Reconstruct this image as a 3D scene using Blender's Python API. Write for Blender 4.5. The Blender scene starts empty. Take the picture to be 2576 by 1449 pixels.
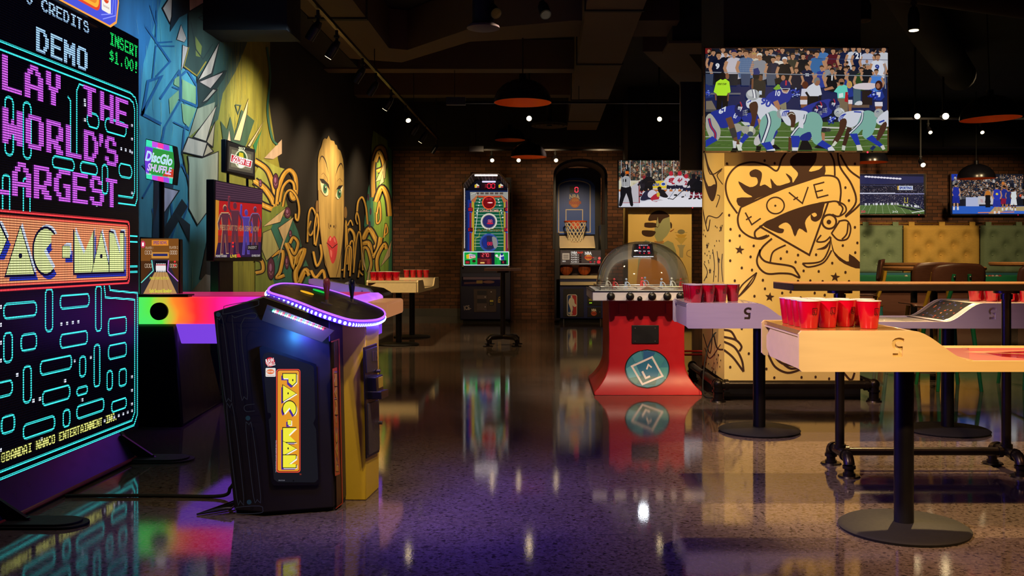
import bpy, bmesh, math, random
from mathutils import Vector, Matrix
from mathutils.geometry import tessellate_polygon
PI = math.pi
sc = bpy.context.scene
C = sc.collection
# ------------------------------------------------ camera, world, exposure
F, CX, CY, EYE = 2400.0, 1375.0, 650.0, 1.22      # focal length in pixels, principal point, eye height
cam = bpy.data.cameras.new('camera'); camo = bpy.data.objects.new('camera', cam); C.objects.link(camo)
camo.location = (0, 0, EYE); camo.rotation_euler = (PI/2, 0, 0)
cam.sensor_width = 36; cam.lens = 36*F/2576
cam.shift_x = -(CX-1288)/2576; cam.shift_y = -(724.5-CY)/2576
cam.clip_start = 0.05; cam.clip_end = 100
sc.camera = camo
vs = sc.view_settings
vs.view_transform = 'Standard'; vs.look = 'None'; vs.gamma = 1; vs.use_curve_mapping = False; vs.exposure = 0.0
w = bpy.data.worlds.new('dim_room'); sc.world = w; w.use_nodes = True
w.node_tree.nodes['Background'].inputs[0].default_value = (0.35, 0.3, 0.42, 1)
w.node_tree.nodes['Background'].inputs[1].default_value = 0.008
try:
    sc.cycles.use_denoising = True
    sc.cycles.max_bounces = 7; sc.cycles.diffuse_bounces = 3; sc.cycles.glossy_bounces = 4
    sc.cycles.sample_clamp_indirect = 4; sc.cycles.caustics_reflective = False; sc.cycles.caustics_refractive = False
except Exception: pass

WARM = (1, .70, .36); AMBER = (1, .58, .2); AMB2 = (1, .66, .27); DAY = (1, .83, .62); VIO = (.10, .045, 1)
def spot(loc, aim, power, ang=50, blend=.7, col=WARM, r=.08):
    l = bpy.data.lights.new('spot_light', 'SPOT'); l.energy = power; l.color = col
    l.spot_size = math.radians(ang); l.spot_blend = blend; l.shadow_soft_size = r
    o = bpy.data.objects.new('spot_light', l); C.objects.link(o); o.location = loc
    o.rotation_euler = (Vector(aim)-Vector(loc)).to_track_quat('-Z', 'Y').to_euler(); return o
def area(loc, aim, power, sx, sy, col):
    l = bpy.data.lights.new('area_light', 'AREA'); l.energy = power; l.color = col
    l.shape = 'RECTANGLE'; l.size = sx; l.size_y = sy
    o = bpy.data.objects.new('area_light', l); C.objects.link(o); o.location = loc
    o.rotation_euler = (Vector(aim)-Vector(loc)).to_track_quat('-Z', 'Y').to_euler(); return o
# ceiling track heads washing the mural (wall at x=-3.25)
TRK_X, TRK_Z = -2.2, 3.62
for y, z, p, c in ((7.6, 2.6, 110, (.45, .75, 1)), (8.9, 2.5, 95, (.6, .85, 1)), (10.2, 2.2, 190, DAY), (11.5, 1.7, 150, WARM), (12.9, 1.6, 130, WARM), (14.3, 1.7, 260, WARM), (16.3, 1.6, 130, WARM), (18.4, 2.0, 250, WARM)):
    spot((TRK_X+.02, y, TRK_Z-.3), (-3.25, y+.2, z), p, 100, 1, c if c[2] > .4 else (1, .75, .43))
# columns
spot((2.3, 5.6, 3.8), (2.1, 8.25, 1.45), 620, 50, 1, AMB2)
spot((-.6, 7.6, 3.8), (1.5, 8.8, 1.2), 330, 40, .8, AMB2)
spot((2.3, 15.3, 3.75), (2.15, 17.8, 1.5), 300, 50, .9, AMB2)
# the communal table, the throwing tables and the floor beside them
spot((2.8, 6.5, 3.62), (2.55, 5.2, .2), 900, 66, .6, AMB2, .035)
spot((1.75, 1.2, 3.3), (1.9, 3.95, .8), 620, 38, .7, AMB2)
spot((-1.2, 2.6, 3.6), (1.05, 4.3, .85), 850, 22, .8, (1, .72, .66))
spot((3.1, 2.4, 3.6), (2.6, 3.7, 0), 330, 50, .7, (1, .45, .2))
spot((2.5, 8.4, 3.62), (2.3, 7.1, .2), 420, 70, .8, WARM)
spot((.1, 5.2, 3.7), (1.7, 6.4, .85), 460, 40, .8, (1, .68, .80))
# hockey table, far tables, banquette, brick wall
spot((.4, 5.2, 3.7), (.85, 8.6, .55), 520, 34, .8, DAY)
spot((.9, 9.9, 3.6), (.9, 9.0, .9), 150, 60, .8, DAY)
spot((-2.2, 11.6, 3.62), (-2.05, 13.6, .6), 480, 50, .6, WARM)
for x, p in ((-2.4, 45), (-1.2, 38), (.05, 100), (1.1, 140)): spot((x, 18.0, 3.35), (x, 20.2, 1.9), p, 84, 1, WARM)
spot((.6, 10.4, 3.5), (.62, 18.2, .95), 420, 15, .8, WARM)  # added fill spot for the ball shelf of the basketball arcade
spot((-.7, 10.4, 3.5), (-1.15, 18.1, .8), 300, 15, .8, WARM)  # added fill spot for the lower cabinet of the football arcade
spot((.55, 15.0, 3.6), (.55, 18.9, 1.7), 420, 26, .9, WARM)  # added to brighten the basketball backboard
for x, p in ((5.0, 260), (6.9, 520), (8.7, 300)): spot((x, 14.3, 4.2), (x, 19.9, 1.45), p*2.0, 46, 1, WARM)
spot((6.6, 13.4, 3.6), (6.4, 15.3, .8), 420, 74, .8, WARM)
spot((3.1, 6.6, 3.7), (3.9, 9.0, 1.0), 200, 40, .8, WARM)  # added fill from the camera side for the bar chairs
spot((4.0, 9.4, 3.6), (4.2, 11.0, 0), 300, 74, .8, WARM)
spot((-.3, 9.3, 3.7), (-.5, 11.5, 0), 200, 80, .9, WARM)
spot((.6, 12.6, 3.7), (.5, 14.5, 0), 170, 80, .9, WARM)
spot((.2, 3.4, 3.7), (-.6, 4.9, .5), 330, 36, .9, WARM)  # added warm fill for the joystick console and its yellow front
spot((.4, 5.0, 3.8), (.2, 5.2, 0), 40, 90, 1, (1, .62, .5))
spot((-2.2, 4.6, 3.7), (-1.5, 3.9, 0), 80, 60, 1, WARM)
# light thrown by the coloured LED strips of the joystick console; added fill spots follow
def strip(loc, power, r, col):
    l = bpy.data.lights.new('led_light', 'POINT'); l.energy = power; l.color = col; l.shadow_soft_size = r
    o = bpy.data.objects.new('led_light', l); C.objects.link(o); o.location = loc
for a, b, p in (((-.78, 4.62, .90), (.35, 4.35, 0), 85), ((-.77, 5.2, .90), (.6, 5.4, 0), 50), ((-1.12, 4.40, .93), (-.95, 3.5, 0), 32)): spot(a, b, p, 130, 1, VIO, .02)
for x, y, p in ((-.83, 4.55, 3.5), (-.80, 5.25, 3), (-1.12, 4.39, 6)): strip((x, y, .87), p, .012, VIO)
spot((-1.9, 2.3, 3.6), (-1.4, 4.5, .5), 110, 30, .9, WARM)  # added warm fill for the console's dim side face
spot((-1.1, 4.2, 3.5), (-1.75, 8.15, .95), 260, 13, .9, DAY)  # added to brighten the silver end of the golf cabinet
spot((.7, 3.4, 3.5), (-.9, 4.95, .42), 190, 17, .9, WARM)  # added warm spot to brighten the yellow front column
strip((-1.18, 4.41, .84), 2.5, .012, (.05, .4, 1))






# ------------------------------------------------ helpers
def W(px, py, Y): return Vector(((px-CX)*Y/F, Y, EYE-(py-CY)*Y/F))      # point of the plane y=Y seen at a pixel
def lin(h):
    h = h.lstrip('#'); out = []
    for i in (0, 2, 4):
        c = int(h[i:i+2], 16)/255
        out.append(c/12.92 if c <= .04045 else ((c+.055)/1.055)**2.4)
    return tuple(out)
def new_mat(name):
    m = bpy.data.materials.new(name); m.use_nodes = True
    nt = m.node_tree; return m, nt, nt.nodes['Principled BSDF'], nt.links
def mat(name, hx, rough=.5, metal=0.0, var=.12, scale=14, bump=0.0, stretch=None, spec=.5, coat=0.0, rvar=.08):
    m, nt, b, L = new_mat(name); c = lin(hx)
    tc = nt.nodes.new('ShaderNodeTexCoord'); n = nt.nodes.new('ShaderNodeTexNoise'); n.inputs['Scale'].default_value = scale; n.inputs['Detail'].default_value = 4
    if stretch:
        mp = nt.nodes.new('ShaderNodeMapping'); mp.inputs['Scale'].default_value = stretch
        L.new(tc.outputs['Object'], mp.inputs[0]); L.new(mp.outputs[0], n.inputs['Vector'])
    else: L.new(tc.outputs['Object'], n.inputs['Vector'])
    mx = nt.nodes.new('ShaderNodeMix'); mx.data_type = 'RGBA'
    mx.inputs[6].default_value = tuple(v*(1-var) for v in c)+(1,); mx.inputs[7].default_value = tuple(min(1, v*(1+var)) for v in c)+(1,)
    L.new(n.outputs[0], mx.inputs[0]); L.new(mx.outputs[2], b.inputs['Base Color'])
    mr = nt.nodes.new('ShaderNodeMapRange'); mr.inputs[3].default_value = max(.02, rough-rvar); mr.inputs[4].default_value = rough+rvar
    L.new(n.outputs[0], mr.inputs[0]); L.new(mr.outputs[0], b.inputs['Roughness'])
    b.inputs['Metallic'].default_value = metal; b.inputs['Specular IOR Level'].default_value = spec; b.inputs['Coat Weight'].default_value = coat
    if bump:
        bp = nt.nodes.new('ShaderNodeBump'); bp.inputs['Strength'].default_value = bump; bp.inputs['Distance'].default_value = .01
        L.new(n.outputs[0], bp.inputs['Height']); L.new(bp.outputs[0], b.inputs['Normal'])
    return m
def glow(name, hx, s, base='#111111'):
    m, nt, b, L = new_mat(name); b.inputs['Base Color'].default_value = lin(base)+(1,); b.inputs['Emission Color'].default_value = lin(hx)+(1,)
    b.inputs['Emission Strength'].default_value = s; b.inputs['Roughness'].default_value = .3; return m
def paint_mat(name, rough=.6, vary=.0, vscale=3, stretch=(1, 1, 1), bump=0, gain=1.0):
    m, nt, b, L = new_mat(name); a = nt.nodes.new('ShaderNodeVertexColor'); a.layer_name = 'Col'; src = a.outputs[0]
    if vary:
        tc = nt.nodes.new('ShaderNodeTexCoord'); mp = nt.nodes.new('ShaderNodeMapping'); mp.inputs['Scale'].default_value = stretch
        n = nt.nodes.new('ShaderNodeTexNoise'); n.inputs['Scale'].default_value = vscale; n.inputs['Detail'].default_value = 6
        L.new(tc.outputs['Object'], mp.inputs[0]); L.new(mp.outputs[0], n.inputs['Vector'])
        mr = nt.nodes.new('ShaderNodeMapRange'); mr.inputs[1].default_value = .3; mr.inputs[2].default_value = .7; mr.inputs[3].default_value = 1-vary; mr.inputs[4].default_value = 1+vary*.6
        L.new(n.outputs[0], mr.inputs[0]); v = nt.nodes.new('ShaderNodeVectorMath'); v.operation = 'SCALE'
        L.new(src, v.inputs[0]); L.new(mr.outputs[0], v.inputs['Scale']); src = v.outputs[0]
    L.new(src, b.inputs['Base Color']); b.inputs['Roughness'].default_value = rough; return m
def screen_mat(name, s=1.0, dots=None):
    m, nt, b, L = new_mat(name); a = nt.nodes.new('ShaderNodeVertexColor'); a.layer_name = 'Col'
    b.inputs['Base Color'].default_value = (.004, .004, .005, 1); b.inputs['Roughness'].default_value = .25; b.inputs['Specular IOR Level'].default_value = .12
    src = a.outputs[0]
    if dots:      # LED matrix: round diodes on a grid
        tc = nt.nodes.new('ShaderNodeTexCoord'); sep = nt.nodes.new('ShaderNodeSeparateXYZ'); L.new(tc.outputs['Object'], sep.inputs[0]); acc = None
        for ax in (1, 2):
            d = nt.nodes.new('ShaderNodeMath'); d.operation = 'DIVIDE'; d.inputs[1].default_value = dots; L.new(sep.outputs[ax], d.inputs[0])
            f = nt.nodes.new('ShaderNodeMath'); f.operation = 'FRACT'; L.new(d.outputs[0], f.inputs[0])
            g = nt.nodes.new('ShaderNodeMath'); g.operation = 'SUBTRACT'; g.inputs[1].default_value = .5; L.new(f.outputs[0], g.inputs[0])
            h = nt.nodes.new('ShaderNodeMath'); h.operation = 'MULTIPLY'; L.new(g.outputs[0], h.inputs[0]); L.new(g.outputs[0], h.inputs[1])
            if acc is None: acc = h
            else:
                k = nt.nodes.new('ShaderNodeMath'); k.operation = 'ADD'; L.new(acc.outputs[0], k.inputs[0]); L.new(h.outputs[0], k.inputs[1]); acc = k
        mr = nt.nodes.new('ShaderNodeMapRange'); mr.inputs[1].default_value = .10; mr.inputs[2].default_value = .17; mr.inputs[3].default_value = 1; mr.inputs[4].default_value = .04
        L.new(acc.outputs[0], mr.inputs[0]); v = nt.nodes.new('ShaderNodeVectorMath'); v.operation = 'SCALE'; L.new(src, v.inputs[0]); L.new(mr.outputs[0], v.inputs['Scale']); src = v.outputs[0]
    L.new(src, b.inputs['Emission Color']); b.inputs['Emission Strength'].default_value = s; return m

class MB:      # collects solid shapes and links them as ONE mesh object
    def __init__(s): s.bm = bmesh.new()
    def _x(s, vs, M):
        if M is not None: bmesh.ops.transform(s.bm, matrix=M, verts=vs)
        return s
    def box(s, x0, x1, y0, y1, z0, z1, M=None):
        r = bmesh.ops.create_cube(s.bm, size=1)['verts']
        for v in r: v.co = Vector(((x0+x1)/2+v.co.x*(x1-x0), (y0+y1)/2+v.co.y*(y1-y0), (z0+z1)/2+v.co.z*(z1-z0)))
        return s._x(r, M)
    def cyl(s, a, b, r, r2=None, seg=24):
        a, b = Vector(a), Vector(b); d = b-a
        v = bmesh.ops.create_cone(s.bm, cap_ends=True, segments=seg, radius1=r, radius2=r if r2 is None else r2, depth=d.length)['verts']
        return s._x(v, Matrix.Translation((a+b)/2) @ d.to_track_quat('Z', 'Y').to_matrix().to_4x4())
    def ball(s, c, r, sx=1, sy=1, sz=1, seg=20):
        v = bmesh.ops.create_uvsphere(s.bm, u_segments=seg, v_segments=seg//2+2, radius=r)['verts']
        return s._x(v, Matrix.Translation(c) @ Matrix.Diagonal((sx, sy, sz, 1)))
    def lathe(s, prof, c=(0, 0, 0), seg=40, M=None, close=False):
        rings = []; vs = []
        for r, z in prof:
            if r < 1e-6: k = [s.bm.verts.new((c[0], c[1], c[2]+z))]
            else: k = [s.bm.verts.new((c[0]+r*math.cos(2*PI*i/seg), c[1]+r*math.sin(2*PI*i/seg), c[2]+z)) for i in range(seg)]
            rings.append(k); vs += k
        for a, b in zip(rings, rings[1:]+([rings[0]] if close else [])):
            for i in range(seg):
                j = (i+1) % seg
                if len(a) == 1 and len(b) == 1: continue
                if len(a) == 1: s.bm.faces.new((a[0], b[j], b[i])) 
                elif len(b) == 1: s.bm.faces.new((a[i], a[j], b[0]))
                else: s.bm.faces.new((a[i], a[j], b[j], b[i]))
        return s._x(vs, M)
    def tube(s, path, r, seg=12, closed=False):
        P = [Vector(p) for p in path]; rings = []; n = len(P); up = Vector((0, 0, 1))
        for i, p in enumerate(P):
            t = (P[(i+1) % n]-P[i-1]) if closed or 0 < i < n-1 else (P[1]-P[0] if i == 0 else P[-1]-P[-2])
            t.normalize(); u = t.cross(up)
            if u.length < .05: u = t.cross(Vector((0, 1, 0)))
            u.normalize(); v = u.cross(t)
            rr = r[i] if isinstance(r, (list, tuple)) else r
            rings.append([s.bm.verts.new(p+rr*(math.cos(2*PI*k/seg)*u+math.sin(2*PI*k/seg)*v)) for k in range(seg)])
        for a, b in zip(rings, rings[1:]+([rings[0]] if closed else [])):
            for k in range(seg): s.bm.faces.new((a[k], a[(k+1) % seg], b[(k+1) % seg], b[k]))
        if not closed: s.bm.faces.new(rings[0][::-1]); s.bm.faces.new(rings[-1])
        return s
    def prism(s, pts, d):      # polygon of 3-D points swept by the vector d
        d = Vector(d); a = [s.bm.verts.new(Vector(p)) for p in pts]; b = [s.bm.verts.new(Vector(p)+d) for p in pts]; n = len(a)
        for tri in tessellate_polygon([[v.co for v in a]]):
            s.bm.faces.new([a[i] for i in tri]); s.bm.faces.new([b[i] for i in tri][::-1])
        for i in range(n): s.bm.faces.new((a[i], a[(i+1) % n], b[(i+1) % n], b[i]))
        return s
    def sheet(s, rows):      # grid of points
        g = [[s.bm.verts.new(Vector(p)) for p in r] for r in rows]
        for a, b in zip(g, g[1:]):
            for i in range(len(a)-1): s.bm.faces.new((a[i], a[i+1], b[i+1], b[i]))
        return s
    def build(s, name, m, parent=None, bev=0, smooth=35, solid=0):
        bmesh.ops.recalc_face_normals(s.bm, faces=s.bm.faces); me = bpy.data.meshes.new(name); s.bm.to_mesh(me); s.bm.free()
        me.polygons.foreach_set('use_smooth', [True]*len(me.polygons)); me.set_sharp_from_angle(angle=math.radians(smooth))
        me.materials.append(m); o = bpy.data.objects.new(name, me); C.objects.link(o); adopt(o, parent)
        if solid: k = o.modifiers.new('solid', 'SOLIDIFY'); k.thickness = solid; k.offset = 0
        if bev: k = o.modifiers.new('bevel', 'BEVEL'); k.width = bev; k.segments = 2; k.limit_method = 'ANGLE'; k.angle_limit = math.radians(40)
        return o
def adopt(o, parent):
    if parent is not None:
        o.parent = parent; M = Matrix.Translation(parent.location); p = parent
        if p.parent is not None: M = Matrix.Translation(p.parent.location) if p.type != 'EMPTY' else M
        o.matrix_parent_inverse = M.inverted() if parent.type == 'EMPTY' else Matrix.Identity(4)
def thing(name, label, cat, loc=(0, 0, 0), group=None, kind=None):
    o = bpy.data.objects.new(name, None); C.objects.link(o); o.location = loc; o.empty_display_size = .1
    return tag(o, label, cat, group, kind)
def tag(o, label=None, cat=None, group=None, kind=None):
    if label: o['label'] = label
    if cat: o['category'] = cat
    if group: o['group'] = group
    if kind: o['kind'] = kind
    return o
KIDS = {}
def kids(o): return [c for c in bpy.data.objects if c.parent == o]
def dup(root, loc, label, rz=None):      # a copy of a thing with copies of its parts and sub-parts
    def cp(o, par):
        c = o.copy(); C.objects.link(c)
        if par is not None: c.parent = par
        for k in kids(o): cp(k, c)
        return c
    if root.name not in KIDS: KIDS[root.name] = 1
    r = cp(root, None); r.location = loc
    if rz is not None: r.rotation_euler = (0, 0, rz)
    if label: r['label'] = label
    return r
def catmull(pts, n=8, closed=False):
    P = [Vector(p) for p in pts]; out = []; N = len(P)
    for i in range(N if closed else N-1):
        a, b, c, d = (P[(i-1) % N] if closed or i else P[0]), P[i], P[(i+1) % N], (P[(i+2) % N] if closed or i+2 < N else P[-1])
        for k in range(n):
            t = k/n; out.append(.5*((2*b)+(c-a)*t+(2*a-5*b+4*c-d)*t*t+(3*b-a-3*c+d)*t**3))
    if not closed: out.append(P[-1])
    return out
FONTC = {}
def font_mesh(t, off=0.0):      # outlines of the built-in font: (verts, faces, x0, x1, y0, y1)
    k = (t, off)
    if k not in FONTC:
        cu = bpy.data.curves.new('lettering', 'FONT'); cu.body = t; cu.size = 1; cu.offset = off; cu.resolution_u = 3
        o = bpy.data.objects.new('lettering', cu); me = o.to_mesh()
        vs = [v.co.xy.copy() for v in me.vertices]; fs = [tuple(p.vertices) for p in me.polygons]
        o.to_mesh_clear(); bpy.data.objects.remove(o); bpy.data.curves.remove(cu)
        if not vs: vs = [Vector((0, 0)), Vector((1, 1))]
        FONTC[k] = (vs, fs, min(v.x for v in vs), max(v.x for v in vs), min(v.y for v in vs), max(v.y for v in vs))
    return FONTC[k]
class Pic:      # a flat picture: coloured polygons laid over each other like coats of paint
    def __init__(s, f, n, clip=None, step=3e-5):
        s.f, s.n, s.clip, s.step, s.k = f, Vector(n).normalized(), clip, step, 0
        s.v, s.fc, s.col, s.sub = [], [], [], 0
    def _emit(s, tris, col):
        off = s.n*(s.step*s.k); s.k += 1; c = lin(col)
        if s.sub:      # fine pieces, so that a picture can follow a curved face
            todo = [[Vector((p[0], p[1])) for p in (t[0], t[i], t[i+1])] for t in tris for i in range(1, len(t)-1)]; tris = []
            while todo:
                t = todo.pop(); e = max(range(3), key=lambda i: (t[i]-t[i-1]).length)
                if (t[e]-t[e-1]).length < s.sub: tris.append(t)
                else: m = (t[e]+t[e-1])/2; todo += [[m, t[e], t[(e+1) % 3]], [m, t[(e+1) % 3], t[e-1]]]
        for t in tris:
            b = len(s.v); s.v += [s.f(p[0], p[1])+off for p in t]; s.fc.append(tuple(range(b, b+len(t)))); s.col.append(c)
    def _clip(s, P):
        if not s.clip: return P
        x0, y0, x1, y1 = s.clip
        for ax, lim, sg in ((0, x0, 1), (0, x1, -1), (1, y0, 1), (1, y1, -1)):
            out = []
            for i in range(len(P)):
                a, b = P[i-1], P[i]; ia, ib = sg*(a[ax]-lim) >= 0, sg*(b[ax]-lim) >= 0
                if ia != ib:
                    t = (lim-a[ax])/(b[ax]-a[ax]); q = [a[0]+(b[0]-a[0])*t, a[1]+(b[1]-a[1])*t]; q[ax] = lim; out.append(tuple(q))
                if ib: out.append(b)
            P = out
            if not P: return P
        return P
    def poly(s, P, col, smooth=0):
        if smooth: P = [(p.x, p.y) for p in catmull([(q[0], q[1], 0) for q in P], smooth, True)]
        P = [(float(p[0]), float(p[1])) for p in P]; P = s._clip(P)
        if len(P) < 3: return s
        tr = tessellate_polygon([[Vector((p[0], p[1], 0)) for p in P]])
        s._emit([[P[i] for i in t] for t in tr], col); return s
    def rect(s, x0, y0, x1, y1, col): return s.poly([(x0, y0), (x1, y0), (x1, y1), (x0, y1)], col)
    def rrect(s, x0, y0, x1, y1, r, col):
        P = []
        for cx, cy, a in ((x1-r, y1-r, 0), (x0+r, y1-r, 1), (x0+r, y0+r, 2), (x1-r, y0+r, 3)):
            P += [(cx+r*math.cos(PI/2*(a+i/5)), cy+r*math.sin(PI/2*(a+i/5))) for i in range(6)]
        return s.poly(P, col)
    def ell(s, cx, cy, rx, ry, col, rot=0, a0=0, a1=360, seg=24):
        P = []; cr, sr = math.cos(math.radians(rot)), math.sin(math.radians(rot))
        for i in range(seg+(a1-a0 < 360)):
            a = math.radians(a0+(a1-a0)*i/seg); x, y = rx*math.cos(a), ry*math.sin(a); P.append((cx+x*cr-y*sr, cy+x*sr+y*cr))
        if a1-a0 < 360: P.append((cx, cy))
        return s.poly(P, col)
    def line(s, P, w, col, smooth=0, closed=False, taper=0):
        if smooth: P = [(p.x, p.y) for p in catmull([(q[0], q[1], 0) for q in P], smooth, closed)]
        P = [Vector((p[0], p[1])) for p in P]; n = len(P); L, R = [], []
        for i in range(n):
            d1 = P[i]-P[i-1] if (i or closed) else P[1]-P[0]; d2 = P[(i+1) % n]-P[i] if (i < n-1 or closed) else P[-1]-P[-2]
            if d1.length < 1e-9: d1 = d2
            if d2.length < 1e-9: d2 = d1
            d1 = d1.normalized(); d2 = d2.normalized(); m = d1+d2
            m = m.normalized() if m.length > 1e-6 else d1
            c = max(.45, m.dot(d1)); ww = w*.5/c
            if taper: t = i/(n-1); ww *= (1-t) if taper == 1 else (min(1, 2.2*min(t, 1-t)+.06) if taper == 2 else t)
            nn = Vector((-m.y, m.x)); L.append(P[i]+nn*ww); R.append(P[i]-nn*ww)
        T = []
        for i in range(n if closed else n-1):
            j = (i+1) % n; q = s._clip([(L[i].x, L[i].y), (L[j].x, L[j].y), (R[j].x, R[j].y), (R[i].x, R[i].y)])
            if len(q) >= 3: T.append(q)
        if T: s._emit(T, col)
        return s
    def frame(s, x0, y0, x1, y1, r, w, col):
        P = []
        for cx, cy, a in ((x1-r, y1-r, 0), (x0+r, y1-r, 1), (x0+r, y0+r, 2), (x1-r, y0+r, 3)):
            P += [(cx+r*math.cos(PI/2*(a+i/4)), cy+r*math.sin(PI/2*(a+i/4))) for i in range(5)]
        return s.line(P, w, col, closed=True)
    def text(s, t, x0, y0, x1, y1, col, rot=0, off=.0, skew=0, down=True):      # fills the box x0..x1, y0 (top)..y1 (bottom), then turns about its centre
        vs, fs, ax, bx, ay, by = font_mesh(t, off); cx, cy = (x0+x1)/2, (y0+y1)/2; c, sn = math.cos(math.radians(rot)), math.sin(math.radians(rot)); Q = []
        for v in vs:
            u, q = (v.x-ax)/(bx-ax)-.5, (v.y-ay)/max(1e-6, by-ay)-.5
            X, Y = u*(x1-x0)+skew*q*abs(y1-y0), -q*(y1-y0); Q.append((cx+X*c-Y*sn, cy+X*sn+Y*c))
        T = []
        for f in fs:
            q = s._clip([Q[i] for i in f])
            if len(q) >= 3: T.append(q)
        s._emit(T, col); return s
    def build(s, name, m, parent=None):
        me = bpy.data.meshes.new(name); me.from_pydata(s.v, [], s.fc); at = me.color_attributes.new('Col', 'FLOAT_COLOR', 'CORNER'); d = []
        for p, c in zip(me.polygons, s.col):
            if p.normal.dot(s.n) < 0: p.flip()
            d += [c[0], c[1], c[2], 1.0]*p.loop_total
        at.data.foreach_set('color', d); me.materials.append(m); o = bpy.data.objects.new(name, me); C.objects.link(o); adopt(o, parent); return o
def onplane(P, n):      # where the sight line of a pixel meets a plane
    P, n = Vector(P), Vector(n)
    def f(px, py):
        d = Vector(((px-CX)/F, 1, -(py-CY)/F)); t = (P-Vector((0, 0, EYE))).dot(n)/d.dot(n); return Vector((0, 0, EYE))+d*t
    return f
def zf(x0, y0, k, g): return lambda u, v: g(x0+u/k, y0+v/k)
def zoom(x0, y0, k, Y): return lambda u, v: W(x0+u/k, y0+v/k, Y)      # coordinates of an enlarged detail on the plane y=Y
FRONT = (0, -1, 0)
SEG = {'0': 'abcdef', '1': 'bc', '2': 'abged', '3': 'abgcd', '4': 'fgbc', '5': 'afgcd', '6': 'afgedc', '7': 'abc', '8': 'abcdefg', '9': 'abcdfg', '-': 'g'}
def digits(p, t, x, y, w, h, col, th=None, gap=1.35):      # seven-segment figures
    th = th or w*.2
    for ch in t:
        if ch == ':':
            p.ell(x+w*.2, y+h*.3, th*.6, th*.6, col); p.ell(x+w*.2, y+h*.7, th*.6, th*.6, col); x += w*.7; continue
        for g in SEG.get(ch, ''):
            a = {'a': (0, 0, 1, 0), 'b': (1, 0, 1, .5), 'c': (1, .5, 1, 1), 'd': (0, 1, 1, 1), 'e': (0, .5, 0, 1), 'f': (0, 0, 0, .5), 'g': (0, .5, 1, .5)}[g]
            i = th*.35; X0, Y0, X1, Y1 = x+a[0]*w, y+a[1]*h, x+a[2]*w, y+a[3]*h
            if Y0 == Y1: X0 += i; X1 -= i
            else: Y0 += i; Y1 -= i
            p.line([(X0, Y0), (X1, Y1)], th, col)
        x += w*gap
# ------------------------------------------------ shared materials
M_BLACK = mat('black_metal', '#17151a', .38, .3, spec=.4); M_MATTE = mat('matte_black_steel', '#0b0a0c', .7, .1, bump=.05, scale=60)
M_BLKPL = mat('black_plastic', '#131216', .35, 0); M_RUBBER = mat('black_rubber', '#0c0c0d', .8)
M_PIPE = mat('dark_iron_pipe', '#2a2320', .32, .75, var=.25, scale=9, bump=.08)
M_STEEL = mat('brushed_steel', '#8d8a88', .3, .9, scale=30); M_FRAME = mat('tv_bezel', '#8a7360', .3, .8, var=.05)
M_DARKPAINT = mat('ceiling_black_paint', '#141318', .85, var=.25, scale=2); M_DUCT = mat('duct_brown_paint', '#4c392e', .75, var=.15, scale=1.5)
M_WHITE = mat('white_laminate', '#e4dfe0', .3, var=.03); M_BIRCH = mat('birch_plywood', '#ecd9b4', .38, var=.1, scale=4, stretch=(1, 9, 9), coat=.15)
M_OAK = mat('oak_table_top', '#9a6a3c', .35, var=.3, scale=6, stretch=(1, 14, 14)); M_WALNUT = mat('dark_walnut', '#5c382a', .4, var=.35, scale=5, stretch=(1, 16, 16))
M_LED_R = glow('red_led', '#ff2038', 5); M_DISP = screen_mat('display_screen', 1.0); M_TV = screen_mat('tv_picture', .8); M_PRINT = paint_mat('printed_graphic', .4)
M_LAMP = glow('warm_lamp', '#ffe0a0', 26); M_GLASSY = mat('dark_glass', '#060608', .08)
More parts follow.
